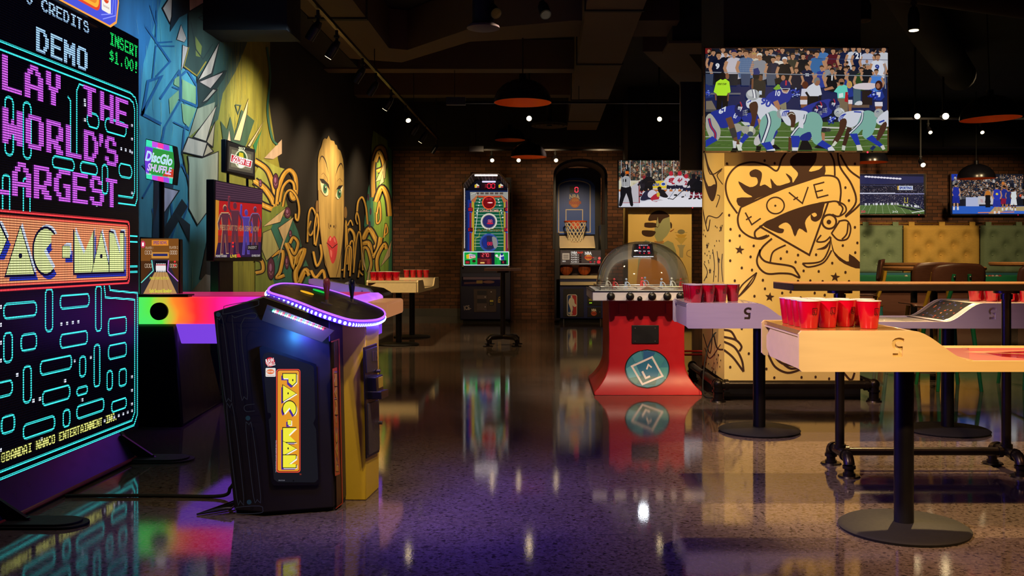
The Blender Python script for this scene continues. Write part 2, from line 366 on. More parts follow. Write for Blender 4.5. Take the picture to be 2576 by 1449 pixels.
# ------------------------------------------------ floor, walls, ceiling
def floor_mat():
    m, nt, b, L = new_mat('polished_aggregate_concrete'); tc = nt.nodes.new('ShaderNodeTexCoord')
    def node(t, **k):
        n = nt.nodes.new(t)
        for a, v in k.items(): n.inputs[a].default_value = v
        L.new(tc.outputs['Object'], n.inputs['Vector']); return n
    v = node('ShaderNodeTexVoronoi', Scale=95, Randomness=1); n1 = node('ShaderNodeTexNoise', Scale=44, Detail=4); n2 = node('ShaderNodeTexNoise', Scale=.9, Detail=4); n3 = node('ShaderNodeTexNoise', Scale=120, Detail=2)
    cr = nt.nodes.new('ShaderNodeValToRGB'); e = cr.color_ramp.elements
    e[0].position = 0; e[0].color = lin('#3f342c')+(1,); e[1].position = 1; e[1].color = lin('#8f8078')+(1,)
    for p, h in ((.3, '#6a5c52'), (.55, '#7d6e64'), (.8, '#6f6156')): k = e.new(p); k.color = lin(h)+(1,)
    L.new(v.outputs['Color'], cr.inputs[0])
    r2 = nt.nodes.new('ShaderNodeValToRGB'); r2.color_ramp.elements[0].position = .36; r2.color_ramp.elements[0].color = (.12, .11, .1, 1); r2.color_ramp.elements[1].position = .43; r2.color_ramp.elements[1].color = (1, 1, 1, 1)
    L.new(n1.outputs[0], r2.inputs[0]); mx = nt.nodes.new('ShaderNodeMix'); mx.data_type = 'RGBA'; mx.blend_type = 'MULTIPLY'; mx.inputs[0].default_value = .85
    L.new(cr.outputs[0], mx.inputs[6]); L.new(r2.outputs[0], mx.inputs[7])
    r3 = nt.nodes.new('ShaderNodeMapRange'); r3.inputs[1].default_value = .3; r3.inputs[2].default_value = .7; r3.inputs[3].default_value = .5; r3.inputs[4].default_value = .85; L.new(n2.outputs[0], r3.inputs[0])
    sc_ = nt.nodes.new('ShaderNodeVectorMath'); sc_.operation = 'SCALE'; L.new(mx.outputs[2], sc_.inputs[0]); L.new(r3.outputs[0], sc_.inputs['Scale']); L.new(sc_.outputs[0], b.inputs['Base Color'])
    rr = nt.nodes.new('ShaderNodeMapRange'); rr.inputs[1].default_value = .35; rr.inputs[2].default_value = .7; rr.inputs[3].default_value = .03; rr.inputs[4].default_value = .085; L.new(n2.outputs[0], rr.inputs[0]); L.new(rr.outputs[0], b.inputs['Roughness'])
    bp = nt.nodes.new('ShaderNodeBump'); bp.inputs['Strength'].default_value = .02; bp.inputs['Distance'].default_value = .004; L.new(n3.outputs[0], bp.inputs['Height']); L.new(bp.outputs[0], b.inputs['Normal'])
    b.inputs['IOR'].default_value = 1.5; b.inputs['Specular IOR Level'].default_value = .40; return m
def brick_mat():
    m, nt, b, L = new_mat('brown_brick'); tc = nt.nodes.new('ShaderNodeTexCoord'); s = nt.nodes.new('ShaderNodeSeparateXYZ'); c = nt.nodes.new('ShaderNodeCombineXYZ')
    L.new(tc.outputs['Object'], s.inputs[0]); L.new(s.outputs[0], c.inputs[0]); L.new(s.outputs[2], c.inputs[1])
    k = nt.nodes.new('ShaderNodeTexBrick'); k.inputs['Scale'].default_value = 1; k.inputs['Brick Width'].default_value = .215; k.inputs['Row Height'].default_value = .075; k.inputs['Mortar Size'].default_value = .006; k.inputs['Mortar Smooth'].default_value = .2
    k.inputs['Color1'].default_value = lin('#8a5638')+(1,); k.inputs['Color2'].default_value = lin('#5d3a28')+(1,); k.inputs['Mortar'].default_value = lin('#2c211c')+(1,); L.new(c.outputs[0], k.inputs['Vector'])
    n = nt.nodes.new('ShaderNodeTexNoise'); n.inputs['Scale'].default_value = 9; L.new(c.outputs[0], n.inputs['Vector'])
    mx = nt.nodes.new('ShaderNodeMix'); mx.data_type = 'RGBA'; mx.blend_type = 'MULTIPLY'; mx.inputs[0].default_value = .5; L.new(k.outputs[0], mx.inputs[6]); L.new(n.outputs[0], mx.inputs[7]); L.new(mx.outputs[2], b.inputs['Base Color'])
    bp = nt.nodes.new('ShaderNodeBump'); bp.invert = True; bp.inputs['Strength'].default_value = .6; bp.inputs['Distance'].default_value = .006; L.new(k.outputs[1], bp.inputs['Height']); L.new(bp.outputs[0], b.inputs['Normal']); b.inputs['Roughness'].default_value = .8; return m
def struct(o, label=None): return tag(o, label, None, None, 'structure')
WX, BY = -3.25, 20.2
struct(MB().box(-3.6, 12.2, -1.5, 20.6, -.12, 0).build('floor', floor_mat()), 'polished grey aggregate concrete floor')
struct(MB().box(WX, 12.2, BY, BY+.2, 0, 4.42).build('wall_back', brick_mat()), 'brown brick wall behind the arcade machines')
M_MURALBASE = mat('mural_black_paint', '#1b1513', .7, var=.3, scale=2)
WL = struct(MB().box(WX-.2, WX, -1.5, BY+.2, 0, 4.42).build('wall_left', M_MURALBASE), 'side wall covered by a painted mural')
struct(MB().box(12, 12.2, -1.5, BY+.2, 0, 4.42).build('wall_right', M_DARKPAINT), 'dark painted wall')
struct(MB().box(-3.6, 12.2, -1.5, 20.6, 4.42, 4.55).build('ceiling', M_DARKPAINT), 'black painted open ceiling')
struct(MB().box(WX, 12, 19.5, BY, 3.50, 4.42).build('ceiling_beam', M_DARKPAINT), 'black soffit over the brick wall')
struct(MB().box(WX, -1.75, BY-.025, BY, 0, .16).build('baseboard_back', mat('grey_baseboard', '#55504c', .6)), 'grey base strip under the brick wall')
# ------------------------------------------------ mural on the side wall, traced on the wall plane
def wallf(px, py):
    Y = F*WX/(px-CX); return Vector((WX+.002, Y, EYE-(py-CY)*Y/F))
mu = Pic(wallf, (1, 0, 0), step=2e-5)
def Bz(*P): return [(340+x/3.622, y/3.622) for x, y in P]
def Cz(*P): return [(650+x/3.369, 330+y/3.369) for x, y in P]
rnd = random.Random(4)
TEAL, BLU, YEL, OLV, INK, PNK, GLD, GRN, SKIN, PUR = '#4f97a6', '#1d5f8e', '#8f8a30', '#3c564c', '#1a0f10', '#d9bca8', '#cf9a2e', '#2f7a5a', '#bc9c58', '#4a1f38'
mu.poly([(-700, -900), (472, -900), (472, 118), (458, 168), (494, 192), (497, 268), (475, 340), (456, 383), (475, 480), (545, 545), (548, 800), (-700, 1200)], TEAL)
mu.poly([(472, -900), (676, -260), (679, 118), (674, 240), (682, 300), (692, 365), (707, 440), (722, 520), (748, 600), (768, 680), (778, 745), (760, 850), (548, 900), (545, 545), (475, 480), (456, 383), (475, 340), (497, 268), (494, 192), (458, 168), (472, 118)], YEL)
mu.poly([(472, -900), (660, -300), (640, 60), (612, 130), (592, 180), (560, 235), (548, 300), (520, 330), (500, 330), (497, 268), (494, 192), (458, 168), (472, 118)], OLV)
mu.poly([(-700, -900), (430, -900), (405, 0), (360, 160), (340, 420), (330, 800), (-700, 1200)], '#2c6c98')
for i in range(130):
    x = rnd.uniform(560, 672); y = rnd.uniform(90, 640); l = rnd.uniform(40, 170)
    mu.line([(x, y), (x+rnd.uniform(-4, 4), y+l)], rnd.uniform(2, 9), rnd.choice(['#b3a232', '#a39428', '#7d7a2c', '#6c7436', '#c2ad36', '#8a7c24', '#5c6a3a']), taper=2)
for i in range(90):      # dry brush strokes
    x = rnd.uniform(505, 676); y = rnd.uniform(20, 330); l = rnd.uniform(25, 120); t = (x-505)/171
    col = rnd.choice(['#c4b135', '#a8972a', '#8f8428', '#d0bb45', '#7d7a30']) if rnd.random() < t*1.1 else rnd.choice(['#2f4d48', '#466a5c', '#557a62', '#27403e', '#7b7f3c'])
    mu.line([(x, y), (x+rnd.uniform(-3, 3), y+l)], rnd.uniform(2, 7), col, taper=2)
for i in range(60):
    x = rnd.uniform(340, 490); y = rnd.uniform(-40, 720); l = rnd.uniform(30, 110)
    mu.line([(x, y), (x+rnd.uniform(-8, 8), y+l)], rnd.uniform(3, 12), rnd.choice(['#5ba3ad', '#3e8398', '#7fb3a0', '#2f74a0', '#93b287', '#a9b77e', '#4b8db0']), taper=2)
for P, w_ in ((((50, 1050), (230, 700), (110, 740), (60, 1040), (230, 1130)), 26), (((220, 900), (390, 650), (400, 900), (560, 970)), 22), (((400, 640), (420, 900), (390, 940), (260, 1160)), 14), (((330, 790), (395, 815)), 14), (((410, 690), (470, 640), (555, 780), (560, 970)), 20), (((440, 930), (480, 1180), (340, 1110)), 14), (((90, 240), (310, 560), (180, 700)), 18), (((330, 380), (180, 390), (190, 90)), 14), (((190, 240), (130, 50)), 12), (((350, 420), (180, 420), (150, 720)), 12), (((540, 990), (440, 1180), (420, 1400)), 16), (((260, 1160), (210, 1420), (300, 1700), (180, 1900)), 20), (((300, 1600), (420, 1500), (520, 1720), (430, 2000), (330, 1960), (300, 1600)), 18), (((380, 1980), (300, 2240), (420, 2500)), 20), (((150, 1900), (230, 2200), (180, 2500)), 22), (((60, 1500), (160, 1620), (60, 1800)), 18)):
    mu.line(Bz(*P), w_/3.622, BLU)
for P in (((420, 720), (545, 790), (545, 950), (420, 900)), ((350, 720), (395, 690), (395, 795), (345, 770)), ((415, 940), (550, 990), (480, 1160), (430, 1110)), ((300, 900), (390, 820), (390, 900), (310, 1040))):
    mu.poly(Bz(*P), '#8fb07c')
mu.line([(472, -40), (472, 118), (458, 168), (494, 192), (497, 268), (475, 340), (456, 383), (475, 480)], 2.6, INK)
def shard(P, col=PNK, o=5):
    q = Bz(*P); mu.poly(q, col); mu.line(q, o/3.622*2.0, INK, closed=True)
mu.poly(Bz((480, 110), (620, 30), (800, 130), (760, 380), (555, 695), (435, 600), (480, 430)), '#2c3d33'); mu.line(Bz((480, 430), (435, 600), (555, 690), (640, 560)), 3, '#a8851e')
mu.poly(Bz((540, 330), (600, 420), (590, 520), (545, 510)), '#7d7f35'); mu.line(Bz((600, 110), (700, 250), (570, 160), (720, 90)), 3, INK); mu.line(Bz((500, 200), (545, 450), (610, 540), (700, 400)), 3, '#1d2a26')
mu.poly(Bz((310, 290), (330, 0), (480, -300), (480, 115), (395, 160)), '#22303a'); shard(((240, 75), (330, -60), (325, 150), (308, 215))); shard(((480, -120), (660, -60), (630, 20), (485, 105)))
shard(((410, 225), (460, 350), (440, 385), (370, 360)), '#dcc3b4', 2); shard(((425, 410), (475, 430), (430, 600), (415, 640)), '#d8bcae', 2)
mu.poly(Bz((770, 360), (700, 690), (800, 640), (830, 640), (800, 720), (660, 920), (570, 1000), (560, 740)), '#27332d')
shard(((565, 735), (760, 385), (690, 670)), '#cdb09c'); shard(((570, 745), (800, 655), (680, 810)), '#c9a99a'); shard(((600, 935), (700, 810), (738, 818), (650, 915)), '#b5a08c')
mu.poly(Bz((560, 990), (720, 930), (700, 1060), (480, 1250)), '#a9a284'); shard(((520, 1250), (735, 960), (640, 1290)), '#dcc0a2'); shard(((640, 1295), (720, 1110), (700, 1340)), '#cbb08a'); shard(((420, 1385), (475, 1250), (650, 1300), (610, 1430)), '#d9bda6'); shard(((650, 1310), (705, 1380), (610, 1430)), '#d2b594'); shard(((470, 1420), (600, 1440), (750, 1380), (745, 1800), (560, 2050), (480, 1900), (480, 1500)), '#b9b498', 4)
mu.poly(Bz((800, 1330), (770, 1100), (830, 1180), (860, 1060), (900, 1230), (960, 1000), (1080, 1100), (1000, 1330)), '#33523c'); mu.line(Bz((905, 955), (955, 960), (930, 1040), (905, 955)), 2.4, '#2c4a44')
shard(((890, 1275), (1025, 900), (1010, 1040), (950, 1285)), '#d8c090', 3); shard(((1015, 1330), (1168, 1100), (1040, 1340)), '#d3b98a', 3); shard(((800, 1500), (850, 1180), (870, 1330)), '#d8bd9a', 3); shard(((1170, 1440), (1330, 1270), (1330, 1400), (1250, 1450)), '#c4a992', 0)
mu.poly(Bz((1070, 1320), (1150, 1180), (1110, 1300), (1090, 1400)), '#2f7a4a'); mu.line(Bz((1195, 430), (1225, 700), (1200, 1000), (1240, 1250), (1290, 1320)), 5, '#2f6a58', 6)
mu.poly(Bz((140, 2400), (175, 1330), (390, 1420), (250, 2200)), '#263f52'); mu.poly(Bz((160, 2050), (165, 1380), (280, 1440)), '#2b2734'); mu.poly([(403, 469), (448, 480), (404, 545)], '#cdb6c4'); mu.line([(403, 469), (448, 480), (404, 545)], 3, INK, closed=True); mu.poly([(400, 590), (455, 500), (470, 520), (420, 600)], '#20242c')
mu.poly([(438, 534), (476, 565), (474, 610), (450, 560)], '#2a3138'); mu.poly([(520, 600), (560, 560), (570, 700), (500, 700)], '#2a2a2c'); mu.poly([(470, 745), (515, 690), (560, 700), (560, 760)], '#8f8a80')
# curls at the edge of the dark field
mu.poly([(640, 440), (700, 445), (722, 520), (748, 600), (768, 680), (778, 760), (640, 770)], '#7c8a3a')
mu.poly(Cz((290, 760), (330, 850), (380, 1050), (430, 1180), (430, 1330), (140, 1330), (30, 1000), (150, 700)), '#2f6f62')
def curl(P, w_, col=GLD, hi='#e6bd5c'):
    q = Cz(*P); w_ /= 3.369; mu.line(q, w_*1.75, INK, 6); mu.line(q, w_, col, 6); mu.line([(x-w_*.18, y-w_*.12) for x, y in q], w_*.28, hi, 6)
mu.poly(Cz((30, 240), (150, 300), (250, 330), (180, 480), (140, 640), (30, 660), (-60, 400)), '#a3a84a')
for P, w_ in ((((-40, 250), (60, 320), (110, 430), (140, 560)), 34), (((-40, 420), (40, 480), (100, 560), (135, 640)), 40), (((-60, 560), (20, 620), (110, 660)), 38), (((150, 620), (170, 470), (210, 370), (260, 330), (305, 380), (315, 480), (305, 560), (285, 570), (272, 530), (285, 505)), 32), (((175, 600), (200, 480), (250, 420), (290, 440), (300, 500)), 20), (((200, 640), (225, 530), (270, 500), (320, 560), (340, 660), (330, 750), (312, 740), (310, 700)), 16), (((230, 950), (260, 1020), (300, 1150), (320, 1060), (380, 1010), (345, 1120), (310, 1200), (330, 1290), (390, 1180), (430, 1220)), 40), (((260, 950), (290, 900), (330, 950), (300, 1040), (270, 990)), 22), (((100, 1060), (200, 1020), (180, 1180), (150, 1240), (215, 1220)), 26), (((-40, 1080), (20, 1100), (30, 1180), (-30, 1200)), 26), (((410, 940), (420, 720), (445, 650), (475, 690), (485, 780), (440, 880), (415, 840), (440, 760)), 14), (((470, 960), (470, 820), (490, 700), (505, 800), (480, 970)), 13), (((460, 1020), (490, 1140), (530, 1060), (520, 960)), 18), (((440, 1180), (480, 1240), (540, 1180), (560, 1260)), 22)):
    curl(P, w_)
for x, y, rx, ry in ((140, 425, 22, 62), (100, 1165, 28, 88), (235, 1110, 16, 55), (240, 690, 26, 45), (10, 440, 12, 30), (265, 870, 12, 30)):
    q = Cz((x, y))[0]; mu.ell(q[0], q[1], rx/3.369*1.25, ry/3.369*1.15, INK); mu.ell(q[0], q[1], rx/3.369, ry/3.369, '#5c2444'); mu.ell(q[0]-1, q[1]-3, rx/9, ry/9, '#a06a98'); mu.line(Cz((x-rx*.5, y+ry*.3), (x, y+ry*.6), (x+rx*.5, y+ry*.3)), 1.4, '#a87c8c', 4)
def sh2(P, col='#d5b98c'): q = Cz(*P); mu.poly(q, col); mu.line(q, 1.5, INK, closed=True)
sh2(((30, 810), (225, 650), (180, 770))); sh2(((160, 820), (295, 725), (150, 1110), (200, 920))); sh2(((30, 860), (100, 830), (170, 1000), (60, 1100), (20, 1000)), '#a9a468')
# face
mu.ell(*Cz((492, 640))[0], 4, 16, '#8f6a34'); mu.ell(*Cz((733, 690))[0], 4, 15, '#8f6a34')
mu.poly(Cz((498, 240), (512, 165), (528, 130), (540, 75), (556, 60), (575, 65), (590, 36), (606, 76), (636, 84), (645, 112), (660, 118), (668, 150), (690, 165), (712, 240), (720, 330), (723, 640), (716, 820), (700, 1000), (690, 1240), (600, 1240), (560, 1130), (530, 950), (505, 700), (497, 450)), SKIN)
mu.line(Cz((500, 500), (506, 700), (530, 950), (575, 1160), (600, 1240)), 1.6, '#5a3a1c', 5); mu.line(Cz((722, 500), (718, 800), (700, 1000), (680, 1130), (655, 1235)), 1.6, '#5a3a1c', 5)
for P, t in ((((512, 265), (522, 222), (540, 215), (565, 260), (590, 365)), 3.2), (((648, 385), (665, 320), (690, 275), (705, 290), (712, 330)), 3.0)): mu.line(Cz(*P), t, '#2a160c', 6, taper=2)
for ex, ey, w_, flip in ((556, 490, 36, 1), (676, 530, 30, -1)):
    mu.poly(Cz((ex-w_, ey-60*(flip > 0)-10), (ex, ey-48), (ex+w_*.8, ey+10), (ex+w_*.7, ey+55), (ex, ey+50), (ex-w_*.7, ey+10)) if flip > 0 else Cz((ex+w_*1.1, ey-66), (ex, ey-48), (ex-w_*.8, ey+5), (ex-w_*.7, ey+28), (ex, ey+50), (ex+w_*.7, ey+10)), '#e8e0c0', 4)
    mu.ell(*Cz((ex+3, ey-3))[0], 5.4, 12.5, '#3f7f62'); mu.ell(*Cz((ex+3, ey-3))[0], 2.4, 6, '#14201a'); mu.ell(*Cz((ex+9, ey-16))[0], 1.2, 2.4, '#f4f0e0')
mu.poly(Cz((512, 402), (545, 405), (590, 450), (600, 500), (565, 450), (530, 440)), '#1c0f0c'); mu.poly(Cz((712, 458), (675, 462), (640, 515), (655, 495), (690, 490)), '#1c0f0c')
mu.line(Cz((530, 370), (545, 355), (575, 395), (580, 430)), 1, '#6e4824', 4); mu.line(Cz((660, 425), (685, 402), (705, 430)), 1, '#6e4824', 4); mu.line(Cz((520, 500), (555, 550), (585, 545)), 1.2, '#3a2010', 4); mu.line(Cz((648, 560), (670, 580), (695, 550)), 1.2, '#3a2010', 4)
mu.line(Cz((588, 780), (592, 820), (600, 825)), 1.2, '#6e4824', 4); mu.line(Cz((650, 790), (648, 820), (640, 822)), 1.2, '#6e4824', 4); mu.ell(*Cz((606, 803))[0], 1.6, 3.4, '#3a2010'); mu.ell(*Cz((634, 808))[0], 1.6, 3.4, '#3a2010')
mu.poly(Cz((575, 948), (600, 888), (620, 905), (640, 888), (665, 955), (655, 1060), (628, 1122), (605, 1090), (588, 1000)), '#d83c48', 4); mu.line(Cz((572, 945), (605, 975), (620, 990), (640, 975), (664, 955)), 2, '#4a1018', 4)
mu.poly(Cz((600, 900), (612, 905), (604, 930), (594, 925)), '#f08c88', 3); mu.poly(Cz((600, 1005), (618, 1020), (615, 1070), (604, 1050)), '#ef7c7c', 3); mu.poly(Cz((632, 900), (645, 915), (648, 945), (634, 930)), '#ee8480', 3)
# curls and green field beyond the face
mu.poly(Cz((950, 350), (955, 120), (968, -6), (1080, 70), (1125, 120), (1128, 1330), (900, 1330), (880, 900), (925, 620)), '#7da23e'); mu.poly(Cz((1085, 75), (1125, 110), (1128, 1330), (1095, 1330), (1110, 600)), '#2f7c5c'); mu.poly(Cz((925, 480), (960, 380), (975, 800), (930, 900), (890, 800)), '#2f8068')
for i in range(26):
    x = rnd.uniform(958, 1100); y = rnd.uniform(60, 760); mu.line(Cz((x, y), (x+rnd.uniform(-6, 6), y+rnd.uniform(60, 200))), rnd.uniform(1.5, 4), rnd.choice(['#c7b83a', '#a9b23c', '#5d9a42', '#3b8a52', '#d1b038']), taper=2)
for P, w_ in ((((970, 560), (965, 300), (1000, 160), (1050, 150), (1075, 250)), 34), (((985, 260), (1020, 180), (1060, 300), (1000, 340)), 30), (((990, 600), (1040, 480), (1090, 560), (1110, 720)), 36), (((1000, 700), (1020, 600), (1030, 740), (1000, 780), (995, 690)), 14), (((1060, 900), (1075, 790), (1090, 850), (1068, 880)), 12), (((830, 690), (840, 600), (875, 560), (905, 640), (920, 790)), 14), (((855, 860), (850, 760), (830, 690), (820, 740), (835, 790)), 11), (((880, 920), (930, 830), (980, 900), (1000, 960), (960, 1000)), 36), (((870, 960), (930, 950), (960, 1060), (1010, 1000), (1030, 900)), 34), (((880, 1130), (880, 1000), (920, 1000), (950, 1120), (930, 1200)), 22), (((745, 1130), (740, 900), (770, 830), (810, 900), (790, 1080)), 20), (((760, 1180), (770, 960), (800, 950), (800, 1150)), 12), (((800, 1200), (830, 900), (860, 880), (880, 1180)), 12), (((700, 1180), (730, 1120), (735, 760), (750, 1000)), 12), (((720, 1240), (740, 1000), (780, 1000), (770, 1230)), 12), (((750, 800), (775, 755), (795, 800)), 10), (((1010, 1220), (1000, 1080), (1060, 960), (1080, 1000)), 26), (((840, 1240), (860, 1100), (850, 1180), (880, 1220)), 12)):
    curl(P, w_)
sh2(((985, 430), (1085, 220), (1070, 400)), '#cdbb80'); sh2(((1015, 465), (1050, 340), (1060, 430)), '#d5c38c'); sh2(((1030, 1150), (1125, 920), (1110, 1060)), '#c3ab82'); sh2(((870, 990), (915, 1210), (880, 1130)), '#d3b98c'); sh2(((905, 1290), (945, 1090), (930, 1300)), '#d3b98c')
for x, y in ((925, 560), (938, 790), (945, 680)): mu.ell(*Cz((x, y))[0], 2.6, 9, '#4a2448')
mu.build('mural', paint_mat('mural_paint', .75, .32, 2.2, (1, 2.5, .7)), WL)
# ------------------------------------------------ painted columns
CREAM, BRN = '#f0d184', '#3b1d10'
def column(name, label, x0, x1, y0, y1):
    c = MB().box(x0, x1, y0, y1, .165, 4.42).build(name, mat('cream_wall_paint', CREAM, .7, var=.05, scale=3)); struct(c, label)
    MB().box(x0-.004, x1+.004, y0-.004, y1+.004, 0, .165).build('plinth', M_BLACK, c)
    MB().box(x0-.006, x1+.006, y0-.006, y1+.006, 2.62, 4.42).build('dark_upper_part', M_DARKPAINT, c); return c  # upper part of the column, darker than the cream below
col1 = column('mural_column', 'square cream column painted with a brown tattoo heart', 1.537, 2.709, 8.25, 9.42)
p = Pic(zoom(1760, 380, 2.2636, 8.249), FRONT, clip=(138, 10, 912, 1304))
def ink(P, w_=8, sm=6, taper=0, closed=False): p.line(P, w_*1.3, BRN, sm, closed, taper)
p.poly([(235, 318), (213, 268), (300, 262), (255, 232), (220, 172), (285, 205), (328, 188), (325, 152), (292, 146), (285, 120), (318, 103), (352, 120), (353, 155), (343, 198), (372, 190), (410, 212), (403, 155), (440, 196), (490, 186), (516, 172), (490, 127), (524, 150), (530, 180), (545, 160), (560, 125), (518, 78), (520, 40), (560, 10), (600, 0), (662, 0), (660, 60), (622, 115), (680, 105), (712, 78), (712, 135), (650, 160), (560, 190), (450, 226), (330, 268)], BRN, 3)
ink([(215, 355), (165, 280), (148, 205), (165, 140), (215, 85), (300, 63), (385, 82), (440, 112), (468, 45), (500, 0)]); ink([(738, 0), (765, 60), (770, 140)])
ink([(235, 320), (420, 236), (600, 166), (700, 140), (780, 152), (804, 220), (796, 310)]); ink([(340, 432), (480, 360), (620, 312), (745, 288)]); ink([(235, 320), (217, 385), (232, 445), (285, 487), (350, 500), (396, 480)]); ink([(352, 428), (315, 460), (326, 497), (385, 480)])
p.line([(340, 428), (625, 592), (732, 292)], 11, BRN)
p.poly([(358, 415), (470, 365), (600, 320), (706, 288), (704, 330), (692, 380), (662, 402), (635, 390), (634, 358), (650, 375), (668, 366), (655, 350), (620, 372), (600, 410), (612, 465), (568, 440), (543, 487), (520, 428), (490, 406), (452, 425), (455, 438), (480, 446), (470, 467), (430, 460)], BRN, 3)
for P in ([(260, 350), (297, 419), (348, 383)], [(264, 392), (296, 372)], [(508, 235), (585, 298), (618, 204)], [(534, 278), (560, 262)], [(650, 190), (671, 268)], [(649, 193), (710, 177)], [(656, 233), (702, 222)], [(668, 267), (733, 250)]): p.line(P, 8, BRN)
p.line([(432+50*math.cos(a/4), 310+47*math.sin(a/4)) for a in range(25)], 8, BRN, closed=True); p.ell(431, 311, 6, 6, BRN)
for P in ([(728, 292), (775, 286), (825, 308), (832, 345), (790, 372), (755, 360)], [(790, 400), (838, 396), (860, 440), (842, 498), (790, 506), (752, 470)], [(692, 478), (668, 514), (712, 514), (745, 486)], [(795, 402), (770, 440), (750, 470)], [(845, 410), (838, 470), (810, 503)], [(785, 290), (815, 325), (800, 365)]): ink(P, 7)
p.line([(738+40*math.cos(a/4), 402+40*math.sin(a/4)) for a in range(25)], 11, BRN, closed=True); p.ell(736, 404, 13, 13, BRN)
ink([(412, 498), (360, 545), (342, 585), (360, 618), (400, 636), (520, 655), (550, 685), (568, 720), (520, 700), (460, 696), (385, 698), (340, 665), (326, 620), (345, 560)], 8); ink([(402, 630), (420, 572), (490, 535)], 7)
ink([(585, 640), (690, 628), (735, 560), (747, 490)], 7); ink([(585, 640), (620, 660), (705, 635), (752, 565)], 7); ink([(665, 560), (715, 548), (745, 505)], 12, taper=2)
p.poly([(750, 500), (765, 570), (818, 618), (850, 628), (852, 585), (912, 632), (912, 668), (860, 657), (795, 622), (756, 565)], BRN, 2)
ink([(785, 0), (800, 90), (865, 190), (890, 290), (830, 370)]); ink([(800, 20), (850, 105), (915, 155)]); ink([(915, 300), (880, 335), (830, 375)])
ink([(325, 692), (240, 765), (215, 832), (295, 755), (325, 692)], 6); ink([(325, 692), (255, 790), (216, 830)], 9, taper=2)
for x, y, r in ((228, 563, 28), (772, 718, 29), (399, 831, 28)): p.poly([(x+(r if i % 2 == 0 else r*.42)*math.sin(i*PI/5+.12), y-(r if i % 2 == 0 else r*.42)*math.cos(i*PI/5+.12)) for i in range(10)], BRN)
for P in ([(138, 1018), (180, 1028), (208, 1075)], [(138, 1058), (205, 1075), (238, 1112), (226, 1140)], [(138, 1085), (200, 1118), (240, 1190), (250, 1256)], [(138, 1132), (190, 1175), (250, 1256)], [(392, 1160), (430, 1228), (500, 1262), (570, 1245)], [(418, 1160), (470, 1208), (560, 1226)], [(480, 1215), (520, 1238), (570, 1232)], [(820, 1262), (862, 1304), (882, 1262)]): ink(P, 9)
for x, y in ((155, 72), (370, 55), (427, 70), (884, 73), (830, 208), (850, 282), (884, 434), (898, 523), (886, 578), (815, 538), (755, 638), (663, 590), (678, 685), (592, 682), (546, 632), (462, 612), (497, 573), (560, 592), (308, 540), (172, 510), (176, 445), (168, 365), (228, 482), (290, 602), (174, 624), (240, 665), (298, 677), (360, 735), (372, 784), (312, 826), (470, 808), (518, 802), (575, 835), (655, 808), (712, 820), (830, 690), (200, 738), (630, 738), (700, 742), (174, 1230), (280, 1153), (380, 1240), (425, 1290), (580, 1288), (660, 1286), (737, 1296), (240, 1010), (560, 740), (905, 1030), (610, 850), (850, 742), (150, 900), (260, 930), (880, 1100)):
    p.ell(x, y, 6.5, 8, BRN)
M_ART = paint_mat('wall_art_paint', .7, .06, 3)
p.build('tattoo_art', M_ART, col1)
def sidef(px, py): Y = 1.537*F/(px-CX); return Vector((1.536, Y, EYE-(py-CY)*Y/F))
p = Pic(sidef, (-1, 0, 0), clip=(1768.5, 330, 1821.5, 965))
def Dz(*P): return [(1760+x/2.2636, 380+y/2.2636) for x, y in P]
for P, w_ in ((((20, 120), (45, 230), (75, 280), (95, 180), (50, 90), (30, 10)), 9), (((30, 0), (60, 130), (130, 100)), 6), (((125, 110), (100, 140), (132, 190)), 5), (((15, 80), (25, 160)), 8), (((95, 320), (115, 260), (100, 250)), 4), (((35, 420), (50, 370), (100, 380), (132, 350)), 5), (((18, 330), (45, 455), (60, 390)), 5), (((75, 560), (85, 650), (78, 745)), 4), (((100, 570), (108, 660), (106, 745)), 4), (((130, 585), (126, 660), (133, 745)), 4), (((25, 640), (45, 690), (25, 740)), 4), (((20, 1040), (60, 1150), (75, 1010)), 5), (((80, 1040), (100, 1120), (135, 1130)), 8), (((30, 1120), (60, 1180), (120, 1100)), 4)):
    p.line(Dz(*P), w_/2.26, BRN, 5)
p.poly(Dz((20, 120), (50, 200), (92, 190), (75, 285), (45, 235)), BRN, 3)
for i in range(46):
    u, v = rnd.uniform(18, 132), rnd.choice((rnd.uniform(420, 720), rnd.uniform(1150, 1280))); p.ell(*Dz((u, v))[0], 1, 2.4, BRN, seg=8)
for u, v in ((44, 540), (122, 440), (110, 622), (60, 682)): p.poly([(a+(3.5 if i % 2 == 0 else 1.4)*math.sin(i*PI/5), b-(9 if i % 2 == 0 else 4)*math.cos(i*PI/5)) for a, b in Dz((u, v)) for i in range(10)], BRN)
p.build('side_art', M_ART, col1)
col2 = column('portrait_column', 'square cream column painted with a green portrait, farther back', 1.525, 2.715, 17.85, 18.96)
p = Pic(zoom(1540, 390, 4.996, 17.849), FRONT, clip=(202, 660, 1000, 2600))
GS = '#a9b08a'
p.poly([(555, 1180), (560, 1080), (532, 1020), (535, 920), (545, 880), (600, 860), (640, 800), (720, 775), (728, 850), (738, 900), (725, 950), (690, 1010), (640, 1060), (630, 1110), (700, 1075), (765, 1105), (800, 1200), (830, 1400), (780, 1700), (300, 1700), (330, 1300), (360, 1130), (420, 1070), (520, 1100)], GS)
p.poly([(300, 1700), (360, 1300), (480, 1240), (640, 1290), (700, 1400), (760, 1700), (760, 2300), (300, 2300)], '#c98f58', 4)
p.poly([(540, 820), (455, 825), (480, 745), (560, 700), (640, 705), (705, 745), (718, 775), (640, 805), (600, 862), (575, 830)], BRN, 3)
p.poly([(405, 880), (420, 850), (545, 855), (560, 900), (540, 910), (470, 915), (410, 905)], BRN, 3); p.poly([(372, 960), (400, 945), (535, 955), (540, 990), (500, 1025), (430, 1025), (380, 1000)], BRN, 3)
